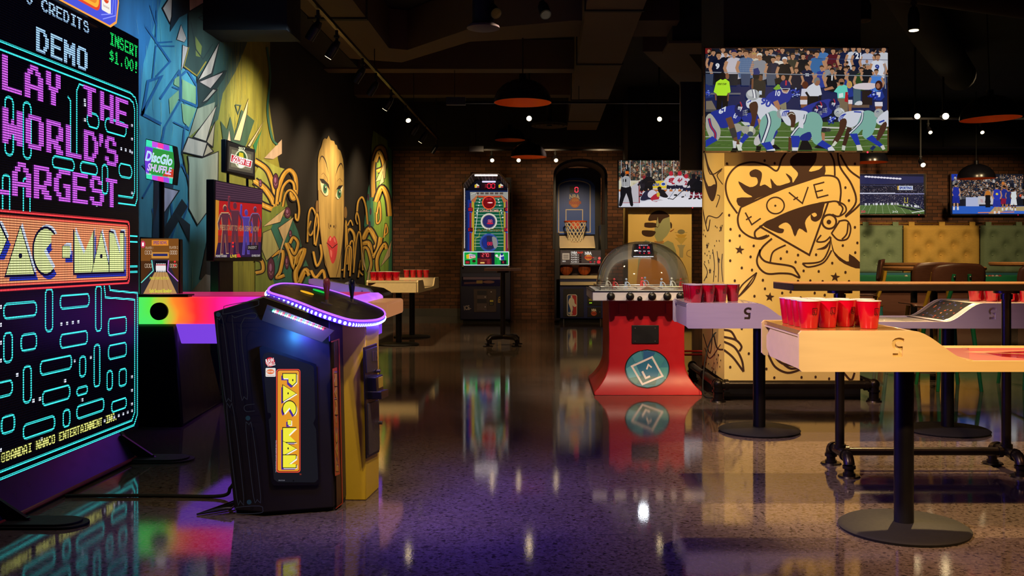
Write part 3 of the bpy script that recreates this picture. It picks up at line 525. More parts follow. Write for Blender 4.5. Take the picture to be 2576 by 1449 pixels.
p.poly([(730, 840), (752, 870), (748, 920), (735, 915)], BRN, 2); p.poly([(722, 960), (780, 925), (775, 940), (735, 970)], '#a5642c'); p.poly([(548, 890), (572, 770), (590, 880), (570, 912)], GS); p.line([(548, 890), (572, 770), (590, 880), (570, 912), (548, 890)], 5, BRN)
for y in range(1085, 1110, 12): p.line([(530, y), (590, y+8), (650, y-2)], 8, '#b5772c')
p.poly([(795, 1000), (940, 1000), (885, 1070), (855, 1070)], '#d9b04a'); p.ell(868, 965, 46, 30, '#8f8a70'); p.poly([(785, 1040), (945, 1040), (880, 1115), (855, 1115)], '#d7ba66'); p.line([(867, 1110), (867, 1200)], 14, '#cfc48e'); p.line([(785, 975), (945, 975)], 4, '#8c7c4a'); p.poly([(815, 1130), (920, 1130), (895, 1180), (890, 1290), (845, 1290), (842, 1180)], '#b9b08a'); p.line([(990, 1190), (945, 1210), (940, 1260), (990, 1285)], 10, '#b99a6a', 4)
for a in range(5): p.line([(440+a*16, 750-a*14), (425+a*20, 720-a*12)], 4, BRN)
p.build('portrait_art', M_ART, col2)
# ------------------------------------------------ ceiling ducts and beams
def slab(name, pts, z0, z1, m=M_DUCT): return MB().prism([(x, y, z0) for x, y in pts], (0, 0, z1-z0)).build(name, m, None, 0)
d1 = struct(slab('ceiling_duct', [(-2.64, 4), (-2.01, 4), (-2.01, 12.16), (-1.79, 12.27), (-.95, 11.2), (.3, 10.75), (1.5, 10.75), (1.5, 11.53), (.3, 11.53), (-.95, 11.8), (-1.98, 13.05), (-2.64, 12.8)], 3.9, 4.41), 'brown air duct turning across the ceiling')
for y in (6.2, 8.5, 10.6): MB().box(-2.66, -2.0, y, y+.08, 3.88, 4.41).build('duct_band', M_DARKPAINT, d1)
d2 = struct(slab('ceiling_duct', [(.40, 4), (.98, 4), (.98, 18.8), (.40, 18.8)], 3.75, 4.41), 'straight brown air duct running to the brick wall')
for y in (9.7, 12.4, 15.2, 17.6): MB().box(.385, .995, y, y+.05, 3.735, 4.41).build('duct_band', M_DARKPAINT, d2)
struct(slab('ceiling_duct', [(1.2, 11.9), (1.75, 11.9), (2.6, 14.6), (4.5, 14.6), (4.5, 15.2), (2.3, 15.2)], 3.8, 4.41), 'angled brown duct behind the big television')
struct(slab('ceiling_duct', [(-3.2, 9.6), (-2.75, 9.6), (-2.75, 14), (-3.2, 14)], 4.0, 4.41, M_DARKPAINT), 'black duct along the mural wall')
struct(slab('ceiling_duct', [(-3.24, 9.0), (-2.45, 9.0), (-2.45, 9.5), (-3.24, 9.5)], 3.376, 4.41, M_DARKPAINT), 'black boxed duct over the mural')
d = MB(); d.tube([(1.9, 6.4, 4.1), (3.2, 9, 4.1), (4.8, 12, 4.1), (6.5, 15, 4.1)], .24, 20); struct(d.build('ceiling_duct', M_DARKPAINT), 'round black duct over the communal table')
d = MB(); d.tube([(3.0, 9.0, 3.9), (8, 11.2, 3.9), (12, 12.8, 3.9)], .2, 20); struct(d.build('ceiling_duct', M_DARKPAINT), 'round black duct toward the banquette')
for i, y in enumerate((13.9, 16.1)):
    struct(MB().box(-3.25, 1.0, y, y+.3, 3.98, 4.41).build('ceiling_beam', M_DUCT), 'brown cross beam, %s from the brick wall' % ('second', 'first')[i])
# ------------------------------------------------ throwing tables
TL, TW, ZT, ZL, ZB = 2.46, .70, .920, .795, .750
def prof(n=10):      # upper edge of the long side board, from one end to the other
    a, b = .47, .72; P = [(0, ZT-.012), (.012, ZT)]
    for i in range(n+1):
        t = i/n; P.append((a+(b-a)*t, ZT-(ZT-ZL)*(t*t*(3-2*t))))
    return P+[(TL-x, z) for x, z in P[::-1]]
def cut_number(o, x, y, zc, depth=.007, w_=.052, h=.08, flip=1):      # the figure 5, carved upside down into the board
    vs, fs, ax, bx, ay, by = font_mesh('5', .025); bm = bmesh.new(); T = []
    for d in (-.02, depth):
        T.append([bm.verts.new((x-((v.x-ax)/(bx-ax)-.5)*w_, y+d*flip, zc-((v.y-ay)/(by-ay)-.5)*h)) for v in vs])
    bm2 = {}
    for f in fs:
        bm.faces.new([T[0][i] for i in f]); bm.faces.new([T[1][i] for i in f][::-1])
        for i in range(len(f)):
            e = (f[i], f[(i+1) % len(f)]); bm2[tuple(sorted(e))] = None if tuple(sorted(e)) in bm2 else e
    for e in bm2.values():
        if e: bm.faces.new((T[0][e[1]], T[0][e[0]], T[1][e[0]], T[1][e[1]]))
    bmesh.ops.recalc_face_normals(bm, faces=bm.faces); me = bpy.data.meshes.new('cutter'); bm.to_mesh(me); bm.free()
    c = bpy.data.objects.new('cutter', me); C.objects.link(c); k = o.modifiers.new('cut', 'BOOLEAN'); k.object = c; k.operation = 'DIFFERENCE'; k.solver = 'EXACT'
    bpy.context.view_layer.update(); dg = bpy.context.evaluated_depsgraph_get(); nm = bpy.data.meshes.new_from_object(o.evaluated_get(dg))
    o.modifiers.remove(k); bpy.data.objects.remove(c)
    if len(nm.polygons) > 20: o.data = nm
def throwing_table(label, x0, y0, kind):
    t = thing('throwing_table', label, 'game table', (x0+TL/2, y0+TW/2, 0), 'long throwing tables')
    bd = mat('birch_side_board', {'red': '#e6c98e', 'grey': '#e3d6d2', 'pale': '#e9d3a2'}[kind], .4, var=.09, scale=4, stretch=(.8, 6, 9), coat=.1)
    top = mat('platform_laminate', {'red': '#b98a48', 'grey': '#d8d0c8', 'pale': '#e3cfa2'}[kind], .16, var=.12, scale=5, stretch=(1, 8, 8), coat=.4)
    for s, y in ((0, y0), (1, y0+TW-.02)):
        P = prof(); Q = [(TL-.0, ZB+.012), (TL-.012, ZB), (.012, ZB), (0, ZB+.012)]
        o = MB().prism([(x0+a, y, z) for a, z in P+Q], (0, .02, 0)).build('side_board', bd, t, 0, 30)
        if kind != 'pale' and s == 0: cut_number(o, x0+.41, y, .852, .009 if kind == 'red' else .03); cut_number(o, x0+TL-.41, y, .852)
    for s in (0, 1):      # end wall with clipped corners over a dark recess
        X = x0+.014 if s == 0 else x0+TL-.026
        MB().box(X, X+.012, y0+.02, y0+TW-.02, ZT-.03, ZT-.004).build('end_rail', bd, t)
        MB().prism([(X, y0+.03, ZB+.006), (X, y0+TW-.13, ZB+.006), (X, y0+TW-.055, ZB+.04), (X, y0+TW-.055, ZT-.07), (X, y0+TW-.13, ZT-.034), (X, y0+.03, ZT-.034)], (.012, 0, 0)).build('end_panel', bd, t)
        a = MB().box(x0+.03, x0+.05, y0+.02, y0+TW-.02, ZB+.002, ZT-.03) if s == 0 else MB().box(x0+TL-.05, x0+TL-.03, y0+.02, y0+TW-.02, ZB+.002, ZT-.03)
        a.build('inner_end', M_WALNUT, t)
        xs = (x0+.012, x0+.46) if s == 0 else (x0+TL-.46, x0+TL-.012)
        MB().box(xs[0], xs[1], y0+.02, y0+TW-.02, ZT-.02, ZT-.001).build('platform', top, t)
        rows = []
        for i in range(13):
            q = i/12; xx = .46+.27*q; u = min(1, max(0, (xx-.47)/.25)); z = ZT-.003-(ZT-ZL-.004)*(u*u*(3-2*u)); rows.append([(x0+(xx if s == 0 else TL-xx), yy, z) for yy in (y0+.02, y0+TW-.02)])
        MB().sheet(rows).build('ramp', mat('ramp_print', {'red': '#c9a988', 'grey': '#cfc6bd', 'pale': '#cdb892'}[kind], .2), t, solid=.004)
        if kind == 'grey':
            q = Pic(lambda u, v, s=s: Vector((x0+(.50+.20*u if s == 0 else TL-.50-.20*u), y0+.09+.52*v, ZT-.003-(ZT-ZL-.004)*((lambda w_: w_*w_*(3-2*w_))(min(1, max(0, (.03+.20*u)/.25))))+.0035)), (0, 0, 1))
            for i in range(10): q.rect(i/10, 0, i/10+.1, 1, '#2c2b2c')
            for i in range(40):
                u, v = rnd.uniform(.05, .9), rnd.uniform(.03, .9); q.rect(u, v, u+.05, v+.04, rnd.choice(['#c4553c', '#4a5a9c', '#3a3f66', '#8c4a3c', '#51517c', '#d08a5a']))
            q.build('ramp_print', M_PRINT, t)
    MB().box(x0+.70, x0+TL-.70, y0+.02, y0+TW-.02, ZB+.004, ZL-.006).build('playing_surface', mat('play_surface', {'red': '#b3202c', 'grey': '#b9b3ab', 'pale': '#cdb892'}[kind], .15, coat=.4), t)
    if kind == 'red':
        q = Pic(lambda u, v: Vector((x0+u, y0+v, ZL-.0055)), (0, 0, 1))
        q.poly([(.72, .03), (.95, .03), (.95, .67), (.72, .67)], '#8c1c30'); q.poly([(.72, .03), (1.1, .03), (.86, .35)], '#c22a38'); q.poly([(1.0, .67), (.86, .35), (1.6, .67)], '#b8222e')
        q.line([(1.75, .62), (.90, .44), (1.75, .08)], .025, '#cfae78'); q.rect(.70, .64, TL-.7, .68, '#d8bf8e'); q.build('surface_print', M_PRINT, t)
    if kind == 'grey':
        q = Pic(lambda u, v: Vector((x0+u, y0+v, ZL-.0055)), (0, 0, 1)); q.rect(.95, .03, TL-.95, .67, '#8d8981')
        for i in range(9): q.line([(1.0+i*.05, .15+.03*(i % 3)), (1.03+i*.05, .3+.02*(i % 2)), (1.06+i*.05, .18)], .012, '#d8d2c6')
        q.build('surface_print', M_PRINT, t)
    for X in (x0+.565, x0+TL-.565):
        Y = y0+TW/2; MB().cyl((X, Y, .022), (X, Y, ZB+.006), .043, seg=28).build('post', M_BLACK, t)
        MB().lathe([(0, .036), (.09, .034), (.27, .022), (.286, .012), (.28, 0), (0, 0)], (X, Y, 0), 56).build('base_plate', M_MATTE, t)
    return t
throwing_table('birch throwing table with a red surface, standing nearest the camera', 1.045, 3.95, 'red')
throwing_table('grey white throwing table standing before the mural column', .937, 6.39, 'grey')
pt = throwing_table('pale throwing table pointing at the brick wall by the mural', 0, 0, 'pale')
pt.location = (-2.086, 12.9+TL/2, 0); pt.rotation_euler = (0, 0, PI/2)
# ------------------------------------------------ cups
M_CUP = mat('red_plastic', '#c80528', .22, var=.04, coat=.4, spec=.6); M_CUPIN = mat('white_plastic', '#e6dcd6', .4); M_INK = mat('black_ink', '#150406', .5)
def make_cup():
    t = thing('party_cup', 'red cup', 'cup', (0, 0, 0))
    MB().lathe([(0, .001), (.034, .001), (.036, .004), (.0465, .096), (.0488, .117)], seg=32).build('wall', M_CUP, t, 0, 50)
    MB().lathe([(.049, .117), (.0508, .1175), (.0508, .1205), (.0482, .1205), (.047, .112), (.034, .006), (0, .004)], seg=32).build('lining', M_CUPIN, t, 0, 50)
    def f(u, v): a = -PI/2+.35+u; r = .036+.1141*(v-.004)+.0006; return Vector((r*math.cos(a), r*math.sin(a), v))
    q = Pic(lambda u, v: f(u, v), (0, -1, 0), step=0)
    def ln(P, w_):
        for a, b in zip(P, P[1:]):
            for k in range(4):
                t0, t1 = k/4, (k+1)/4; q.line([(a[0]+(b[0]-a[0])*t0, a[1]+(b[1]-a[1])*t0), (a[0]+(b[0]-a[0])*t1, a[1]+(b[1]-a[1])*t1)], w_, '#150406')
    s = .24; ln([(-s, .062), (s, .062)], .0025); ln([(-s, .088), (s, .088)], .0025)
    for x in (-s, s): q.poly([(x-.026, .061), (x+.026, .061), (x+.026, .089), (x-.026, .089)], '#150406')
    q.poly([(-.13, .067), (-.07, .067), (-.07, .082), (-.13, .082)], '#150406'); ln([(-.1, .068), (.06, .068)], .003); q.poly([(.05, .077), (.1, .084), (.15, .077), (.1, .08)], '#150406')
    q.poly([(-.2, .056), (.2, .056), (.2, .058), (-.2, .058)], '#150406'); q.build('emblem', M_INK, t); return t
cup0 = make_cup(); cup0_used = [0]
ORD = ['first', 'second', 'third', 'fourth', 'fifth']
def put_cup(x, y, z, rz, label, group):
    o = cup0 if not cup0_used[0] else dup(cup0, (0, 0, 0), None); cup0_used[0] = 1
    o.location = (x, y, z); o.rotation_euler = (0, 0, rz); tag(o, label, 'cup', group)
def rack(x, yc, z, sx, where, group, sp=.1045, dy=1):      # ten cups in a triangle whose long row lies along the table's end
    for r, n in enumerate((4, 3, 2, 1)):
        for k in range(n):
            lab = 'red cup, %s' % ('lone tip of the triangle' if n == 1 else '%s from the camera in the row of %s' % (ORD[k], ('four', 'three', 'two')[r]))
            put_cup(x+sx*r*.0945, yc+(k-(n-1)/2)*sp, z, rnd.uniform(-.3, .3), lab+' '+where, group)
rack(1.128, 4.26, ZT-.001, 1, 'on the birch table', 'cups on the birch throwing table')
put_cup(1.382, 4.09, ZT-.001, .12, 'red plastic cup standing apart at the front edge of the birch table', 'cups on the birch throwing table')
rack(1.022, 6.69, ZT-.001, 1, 'grey table by hockey dome', 'cups on the grey throwing table')
rack(3.30, 6.72, ZT-.001, -1, 'grey table under communal table', 'cups on the grey throwing table')
for r, n in enumerate((4, 3, 2, 1)):
    for k in range(n):
        put_cup(-2.2+(k-(n-1)/2)*.1045, 12.99+r*.0945, ZT-.001, .2*k, 'red cup, %s from the mural in the %s row, pale table near end' % (ORD[k], ('front', 'second', 'third', 'last')[r]), 'cups on the pale throwing table')
for k in range(4): put_cup(-2.24+k*.1045, 15.26, ZT-.001, .2*k, 'red plastic cup, %s from the mural at the pale table far end' % ORD[k], 'cups on the pale throwing table')
# ------------------------------------------------ communal bar table on iron pipe legs, tall cafe table
def pipe_feet(mb, X, Y, zr, sp, r=.026):
    mb.tube([(X, Y-sp+.05, zr), (X, Y+sp-.05, zr)], r, 16); 
    for s in (-1, 1):
        mb.tube(catmull([(X, Y+s*(sp-.06), zr), (X, Y+s*(sp-.025), zr-.004), (X, Y+s*sp, zr-.035), (X, Y+s*sp, zr-.06)], 5), r*1.18, 16)
        mb.cyl((X, Y+s*sp, .006), (X, Y+s*sp, zr-.05), r*1.0, seg=20).cyl((X, Y+s*sp, zr-.062), (X, Y+s*sp, zr-.045), r*1.38, seg=20).cyl((X, Y+s*(sp-.075), zr), (X, Y+s*(sp-.055), zr), r*1.38, seg=20)
        mb.cyl((X, Y+s*sp, 0), (X, Y+s*sp, .009), .062, .056, seg=28).cyl((X, Y+s*sp, .009), (X, Y+s*sp, .024), r*1.3, seg=20)
t = thing('communal_table', 'long dark wood bar table on iron pipe legs behind the birch table', 'table', (2.17, 5.5, 0))
MB().box(1.361, 2.98, 5.27, 5.73, 1.04, 1.0755).build('edge_band', mat('dark_table_edge', '#241815', .45, .0, var=.2), t, .003); MB().box(1.361, 2.98, 5.27, 5.73, 1.0756, 1.081).build('top_board', M_OAK, t, .001)
for X in (1.69, 2.65):
    MB().cyl((X, 5.5, .12), (X, 5.5, 1.03), .026, seg=24).cyl((X, 5.5, .985), (X, 5.5, 1.015), .034, seg=24).cyl((X, 5.5, 1.02), (X, 5.5, 1.04), .07, seg=24).cyl((X, 5.5, .125), (X, 5.5, .15), .035, seg=24).build('leg', M_PIPE, t)
    m = MB(); pipe_feet(m, X, 5.5, .108, .17); m.build('pipe_foot', M_PIPE, t)
MB().cyl((1.69, 5.5, .108), (2.65, 5.5, .108), .024, seg=24).cyl((1.715, 5.5, .108), (1.74, 5.5, .108), .034).cyl((2.6, 5.5, .108), (2.625, 5.5, .108), .034).build('foot_rail', M_PIPE, t)
t = thing('cafe_table', 'small square bar table on a pipe leg before the football arcade', 'table', (-.614, 13.4, 0))
MB().box(-.86, -.365, 13.15, 13.65, 1.045, 1.085).build('table_top', mat('cafe_top', '#5a4030', .35, var=.2), t, .003)
MB().cyl((-.614, 13.4, .12), (-.614, 13.4, 1.045), .035).cyl((-.614, 13.4, 1.02), (-.614, 13.4, 1.045), .09).build('leg', M_PIPE, t)
m = MB()
for k in range(4):
    a = k*PI/2+PI/4; c, s = math.cos(a), math.sin(a)
    m.tube([(-.614, 13.4, .12), (-.614+.16*c, 13.4+.16*s, .12), (-.614+.24*c, 13.4+.24*s, .115), (-.614+.28*c, 13.4+.28*s, .09), (-.614+.28*c, 13.4+.28*s, .005)], .034, 14); m.cyl((-.614+.28*c, 13.4+.28*s, 0), (-.614+.28*c, 13.4+.28*s, .012), .07)
m.build('pipe_foot', M_PIPE, t)
# iron pipe bumper round the mural column
t = thing('pipe_bumper', 'black iron pipe foot rail around the base of the mural column', 'foot rail', (1.46, 8.12, 0))
for P in ([(1.46, 8.12), (2.786, 8.12)], [(1.46, 8.12), (1.46, 9.55)], [(2.786, 8.12), (2.786, 9.55)]):
    MB().cyl((*P[0], .144), (*P[1], .144), .036, seg=24).build('rail', M_PIPE, t)
for x, y in ((1.46, 8.12), (2.786, 8.12), (1.46, 9.55), (2.786, 9.55)):
    MB().cyl((x, y, .008), (x, y, .15), .04, seg=24).ball((x, y, .148), .047, seg=20).cyl((x, y, .085), (x, y, .1), .05).cyl((x, y, 0), (x, y, .012), .066, .06, seg=28).cyl((x, y, .012), (x, y, .03), .052).build('corner_post', M_PIPE, t)
for x, y, d in ((1.46, 8.12, (1, 0)), (1.46, 8.12, (0, 1)), (2.786, 8.12, (-1, 0)), (1.46, 8.75, (0, 1))):
    MB().cyl((x+d[0]*.055, y+d[1]*.055, .144), (x+d[0]*.085, y+d[1]*.085, .144), .048, seg=24).build('coupling', M_PIPE, t)
# ------------------------------------------------ banquette, tables and chairs beyond
def velvet(n, hx): return mat(n, hx, .85, var=.18, scale=22, stretch=(1, 1, 3), bump=.15)
M_VG, M_VY = velvet('green_velvet', '#6d7f62'), velvet('gold_velvet', '#b08c3e'); M_TEALV = velvet('teal_vinyl', '#1f5c6c')
bq = thing('banquette', 'teal bench with tufted backrest panels under the wall televisions', 'bench', (8.3, 19.9, 0))
MB().box(5.2, 11.6, 19.35, 20.1, .78, .92).build('seat', M_TEALV, bq, .02); MB().box(5.25, 11.55, 19.45, 20.1, 0, .78).build('seat_base', M_WALNUT, bq)
MB().cyl((5.2, 20.02, 1.955), (11.6, 20.02, 1.955), .02).build('hanging_rail', mat('brass_rail', '#a0763c', .3, .9), bq)
def tufted(x0, x1, m, z0=.90, z1=1.915):
    nx, nz = 40, 28; B = []; w_ = (x1-x0)
    for j in range(6):
        z = z1-.22-j*.2
        for i in range(-1, 6):
            x = x0+w_*(.16+(.5 if j % 2 else 0)*.33+i*.33)
            if x0+.05 < x < x1-.05 and z0+.06 < z: B.append((x, z))
    rows = []
    for j in range(nz+1):
        z = z0+(z1-z0)*j/nz; r = []
        for i in range(nx+1):
            x = x0+w_*i/nx; e = min(1, min(x-x0, x1-x, z-z0, z1-z)/.09); d = .10*math.sqrt(max(0, 1-(1-e)**2))
            for bx, bz in B: d -= .085*math.exp(-((x-bx)**2+(z-bz)**2)/.006)+.03*math.exp(-((x-bx)**2)/.0018)*math.exp(-((z-bz)**2)/.02)
            r.append((x, 20.06-max(0.01, d)-.03, z))
        rows.append(r)
    o = MB().sheet(rows).build('backrest_panel', m, bq, 0, 80)
    mb = MB()
    for bx, bz in B: mb.ball((bx, 20.06-.045, bz), .022, 1, .5, 1, 10)
    mb.build('button', m, o)
    for q in (.1, .5, .9): MB().box(x0+w_*q-.06, x0+w_*q+.06, 19.985, 20.06, 1.88, 1.985).build('hanging_strap', m, o)
tufted(5.9, 7.47, M_VG); tufted(7.49, 9.08, M_VY); tufted(9.10, 10.7, M_VG)
def round_table(x, y, z, r, label):
    t = thing('round_table', label, 'table', (x, y, 0), 'round wooden tables'); MB().lathe([(0, z), (r-.01, z), (r, z-.01), (r, z-.03), (r-.02, z-.045), (0, z-.045)], (x, y, 0), 56).build('table_top', M_OAK, t)
    MB().cyl((x, y, .03), (x, y, z-.045), .04).build('post', M_BLACK, t); MB().lathe([(0, .035), (.06, .034), (.26, .02), (.27, 0), (0, 0)], (x, y, 0), 40).build('base_plate', M_MATTE, t)
round_table(4.24, 10.45, 1.13, .53, 'wide round wooden table before the gold backrest panel'); round_table(4.62, 12.0, 1.165, .42, 'round wooden table tucked behind the wide one'); round_table(5.50, 10.6, 1.18, .54, 'round wooden table before the far green backrest panel')
def chair(label, x, y, rz, hx, zs=.78):      # bent plywood chair with painted legs
    t = thing('bar_chair', label, 'chair', (x, y, 0), 'plywood bar chairs'); lm = mat('painted_chair_leg', hx, .4)
    rows = [[(x-.22+.44*i/10, y-.21+.42*j/8, zs+.012*(((i-5)/5)**2)-(.02 if j == 0 else 0)) for i in range(11)] for j in range(9)]; MB().sheet(rows).build('seat', M_WALNUT, t, 0, 60, .014)
    q = []
    for j in range(9):
        v = j/8; hw = .25*(.80+.20*math.sin(PI*min(1, .15+v*.7))) if 0 < j < 8 else .19
        q.append([(x-hw+2*hw*i/14, y-.27-.03*v+.05*((2*i/14-1)**2), zs+.17+.25*v+.012*(1-((2*i/14-1)**2))) for i in range(15)])
    MB().sheet(q).build('backrest', M_WALNUT, t, 0, 60, .014)
    for s in (-1, 1):
        MB().tube([(x+s*.07, y-.315, zs+.33), (x+s*.085, y-.29, zs+.18), (x+s*.12, y-.22, zs-.02)], .018, 10).build('back_strut', lm, t)
        MB().ball((x+s*.072, y-.335, zs+.305), .012, 1, .5, 1, 10).build('rivet', M_STEEL, t)
        MB().tube([(x+s*.13, y-.2, zs-.02), (x+s*.2, y-.27, 0)], [.022, .016], 10).build('leg', lm, t); MB().tube([(x+s*.13, y+.17, zs-.02), (x+s*.2, y+.24, 0)], [.022, .016], 10).build('leg', lm, t)
        MB().tube([(x+s*.18, y-.25, .28), (x+s*.18, y+.22, .28)], .012, 8).build('stretcher', lm, t)
    MB().tube([(x-.18, y-.25, .24), (x+.18, y-.25, .24)], .012, 8).build('stretcher', lm, t); return t
chair('dark plywood bar chair with green legs, its back to the communal table', 3.78, 9.0, 0, '#1f7a4c', .745); chair('dark plywood bar chair with yellow legs just behind the green legged one', 3.88, 9.72, .1, '#b9922c', .75)
chair('dark plywood bar chair before the far green backrest panel', 4.62, 9.1, -.2, '#1f7a4c', .735); c_ = chair('plywood bar chair just behind the mural column corner', 3.72, 11.4, 1.3, '#b9922c'); c_.rotation_euler = (0, 0, 1.3)

def stool(label, x, y, hx, z=.70):
    t = thing('metal_stool', label, 'stool', (x, y, 0), 'square metal stools'); lm = mat('painted_stool_metal', hx, .4, .1)
    MB().box(x-.17, x+.17, y-.17, y+.17, z-.022, z).build('seat', M_OAK, t, .008); MB().box(x-.165, x+.165, y-.165, y+.165, z-.065, z-.024).build('apron', lm, t, .006)
    for a in (-1, 1):
        for b in (-1, 1): MB().tube([(x+a*.14, y+b*.14, z-.05), (x+a*.2, y+b*.2, 0)], [.028, .018], 8).build('leg', lm, t)
    for a in (-1, 1): MB().tube([(x+a*.185, y-.185, .2), (x+a*.185, y+.185, .2)], .012, 8).build('stretcher', lm, t); MB().tube([(x-.185, y+a*.185, .2), (x+.185, y+a*.185, .2)], .012, 8).build('stretcher', lm, t)
stool('turquoise metal stool with a wooden seat behind the birch table', 3.62, 10.9, '#3f9aa0'); stool('red metal stool beside the mural column and hockey table', 1.60, 10.3, '#c2281e', .72)
# pool table with balls
t = thing('pool_table', 'green cloth pool table between the column and the banquette', 'pool table', (5.2, 17.2, 0))
X0, X1, Y0, Y1, Z = 4.3, 8.9, 16.7, 18.0, .875
MB().box(X0, X1, Y0, Y1, Z-.05, Z-.005).build('playing_cloth', mat('green_cloth', '#0f6a48', .9), t)
MB().box(X0-.12, X1+.12, Y0-.12, Y0, Z-.16, Z+.03).box(X0-.12, X1+.12, Y1, Y1+.12, Z-.16, Z+.03).box(X0-.12, X0, Y0, Y1, Z-.16, Z+.03).box(X1, X1+.12, Y0, Y1, Z-.16, Z+.03).build('rail', mat('green_rail_cloth', '#137a50', .7), t, .01)
MB().box(X0, X1, Y0, Y1, Z-.3, Z-.05).build('apron', M_WALNUT, t)
for x in (X0+.2, X1-.2):
    for y in (Y0+.15, Y1-.15): MB().box(x-.08, x+.08, y-.08, y+.08, 0, Z-.3).build('leg', M_WALNUT, t)
def pball(x, y, hx, label): tag(MB().ball((x, y, Z+.0255), .03, seg=20).build('pool_ball', mat('pool_ball_resin', hx, .12, coat=.5), None), label, 'ball', 'balls on the pool table')
pball(6.33, 16.8, '#e8e0c8', 'cream cue ball alone on the green pool table')
for i, (hx, n) in enumerate((('#e3d9b0', 'cream'), ('#e0d890', 'pale yellow'), ('#c2543c', 'rust red'), ('#d99a96', 'pink'), ('#e4d8cc', 'white'), ('#c94a44', 'bright red'))): pball(7.68+i*.0625, 16.8+.02*(i % 2), hx, '%s pool ball in the racked group on the green cloth' % n)
# ------------------------------------------------ giant LED cabinet beside the mural
PIX = dict(A='1C366363 7F6363', B='7E63637E63637E', C='1E33606060331E', D='7C66636363667C', E='7F60607E60607F', G='1F306067 63331F', H='6363637F636363', I='3F0C0C0C0C0C3F', L='6060606060607F', M='63777F7F6B6363', N='63737B7F6F6763', O='3E63636363633E', P='7E63637E606060', R='7E6363677C6E67', S='3C66603E03633E', T='7E181818181818', W='63636B7F7F7763', Y='6666663C181818')
PIX.update({'0': '1C26636363321C', '1': '1838181818187E', '$': '083E683E0B7E08', '.': '00000000001818', '!': '1C1C1C18180018', "'": '18181000000000', '@': '3C424A5A4A423C'})
def pixtext(p, t, y0, z1, pw, ph, pitch, col):
    T = []
    for i, ch in enumerate(t):
        g = PIX.get(ch, '').replace(' ', '')
        for r in range(len(g)//2):
            b = int(g[2*r:2*r+2], 16); c = 0
            while c < 7:
                if b >> (6-c) & 1:
                    e = c
                    while e < 7 and b >> (6-e) & 1: e += 1
                    a, d = y0+i*pitch+c*pw, y0+i*pitch+e*pw; T.append([(a, z1-(r+1)*ph), (d, z1-(r+1)*ph), (d, z1-r*ph), (a, z1-r*ph)]); c = e
                else: c += 1
    p._emit(T, col)
def wordmark(p, g, fill, dark, shadow, white):      # slanted triangular wordmark letters; g maps (along, up) into the picture
    L = [(0, .13, [(0, 0), (0, 1), (.7, 1), (1, .72), (.72, .42), (.38, .42), (.38, 0)]), (.12, .30, [(0, 0), (.5, 1), (1, 0)]), (.29, .46, [(.5+.5*math.cos(math.radians(a)), .5+.5*math.sin(math.radians(a))) for a in range(38, 323, 15)]+[(.42, .5)]),
         (.49, .545, [(0, .36), (0, .62), (1, .62), (1, .36)]), (.575, .73, [(0, 0), (0, 1), (.5, .45), (1, 1), (1, 0)]), (.715, .875, [(0, 0), (.5, 1), (1, 0)]), (.865, 1, [(0, 0), (0, 1), (.3, .98), (.72, .45), (.72, 1), (1, 1), (1, 0)])]
    for dx, dy, col in ((.022, -.10, shadow), (.012, .07, white), (0, 0, None)):
        for a, b, P in L:
            q = [g(a+(b-a)*x+dx, y+dy) for x, y in P]
            if col: p.poly(q, col)
            else:
                p.poly([g(a+(b-a)*(.5+(x-.5)*1.08), .5+(y-.5)*1.06) for x, y in P], dark); p.poly([g(a+(b-a)*(.5+(x-.5)*.96), .5+(y-.5)*.95) for x, y in P], fill)
    for a, y in ((.21, .4), (.795, .4), (.07, .74)): q = g(a, y); e = g(a+.012, y+.05); p.ell(q[0], q[1], max(abs(e[0]-q[0]), 1e-4), max(abs(e[1]-q[1]), 1e-4), dark, seg=10)
t = thing('giant_arcade_cabinet', 'towering LED arcade cabinet glowing with purple lettering and cyan maze lines', 'arcade machine', (-2.6, 5.22, 0))
SX, SY0, SY1 = -2.6, 4.36, 6.085
MB().box(-2.86, SX-.006, SY0, SY1, .14, 2.62).build('body', M_BLKPL, t, .006); MB().box(SX-.006, SX-.001, SY0+.002, SY1-.002, .142, 2.618).build('led_panel', mat('led_panel_black', '#0a0a14', .5), t)
p = Pic(lambda y, z: Vector((SX, y, z)), (1, 0, 0)); CYN, WHT, MAG = '#3ff4f4', '#dfe6ff', '#c85af0'
p.rect(SY0+.005, .145, SY1-.005, 2.615, '#020208')
pixtext(p, '0 CREDITS', 4.76, 2.562, .0093, .0093, .0745, '#9fc4f4'); pixtext(p, 'DEMO', 4.86, 2.402, .0175, .0178, .14, '#9cc8ff'); pixtext(p, 'INSERT', 5.675, 2.568, .0085, .0105, .068, '#1cd860'); pixtext(p, '$1.00!', 5.675, 2.468, .0085, .0105, .068, '#1cd860')
BARS = []
def maze(y0, z0, y1, z1, r=.045, w_=.012): BARS.append((y0-.03, z0-.03, y1+.012, z1+.012)); p.frame(y0, z0, y1, z1, min(r, (y1-y0)*.49, (z1-z0)*.49), w_, CYN)
def pellet(y, z):
    if not any(a < y < c and b < z < d for a, b, c, d in BARS): p.rect(y, z, y+.018, z+.018, WHT)
def bar(P, w_=.012): p.line(P, w_, CYN)
bar([(4.36, 2.255), (5.96, 2.255), (6.03, 2.235), (6.06, 2.19), (6.06, 1.60), (6.03, 1.555), (5.79, 1.555)]); bar([(4.36, 2.215), (5.94, 2.215), (6.0, 2.20), (6.02, 2.16), (6.02, 1.64), (5.99, 1.60), (5.79, 1.60)])
bar([(5.28, 1.80), (5.28, 2.15), (5.31, 2.19), (5.50, 2.19)]); bar([(5.21, 1.80), (5.21, 2.08), (5.18, 2.1)])
for a in (4.42, 4.58, 4.74): maze(a, 1.72, a+.07, 2.0, .03)
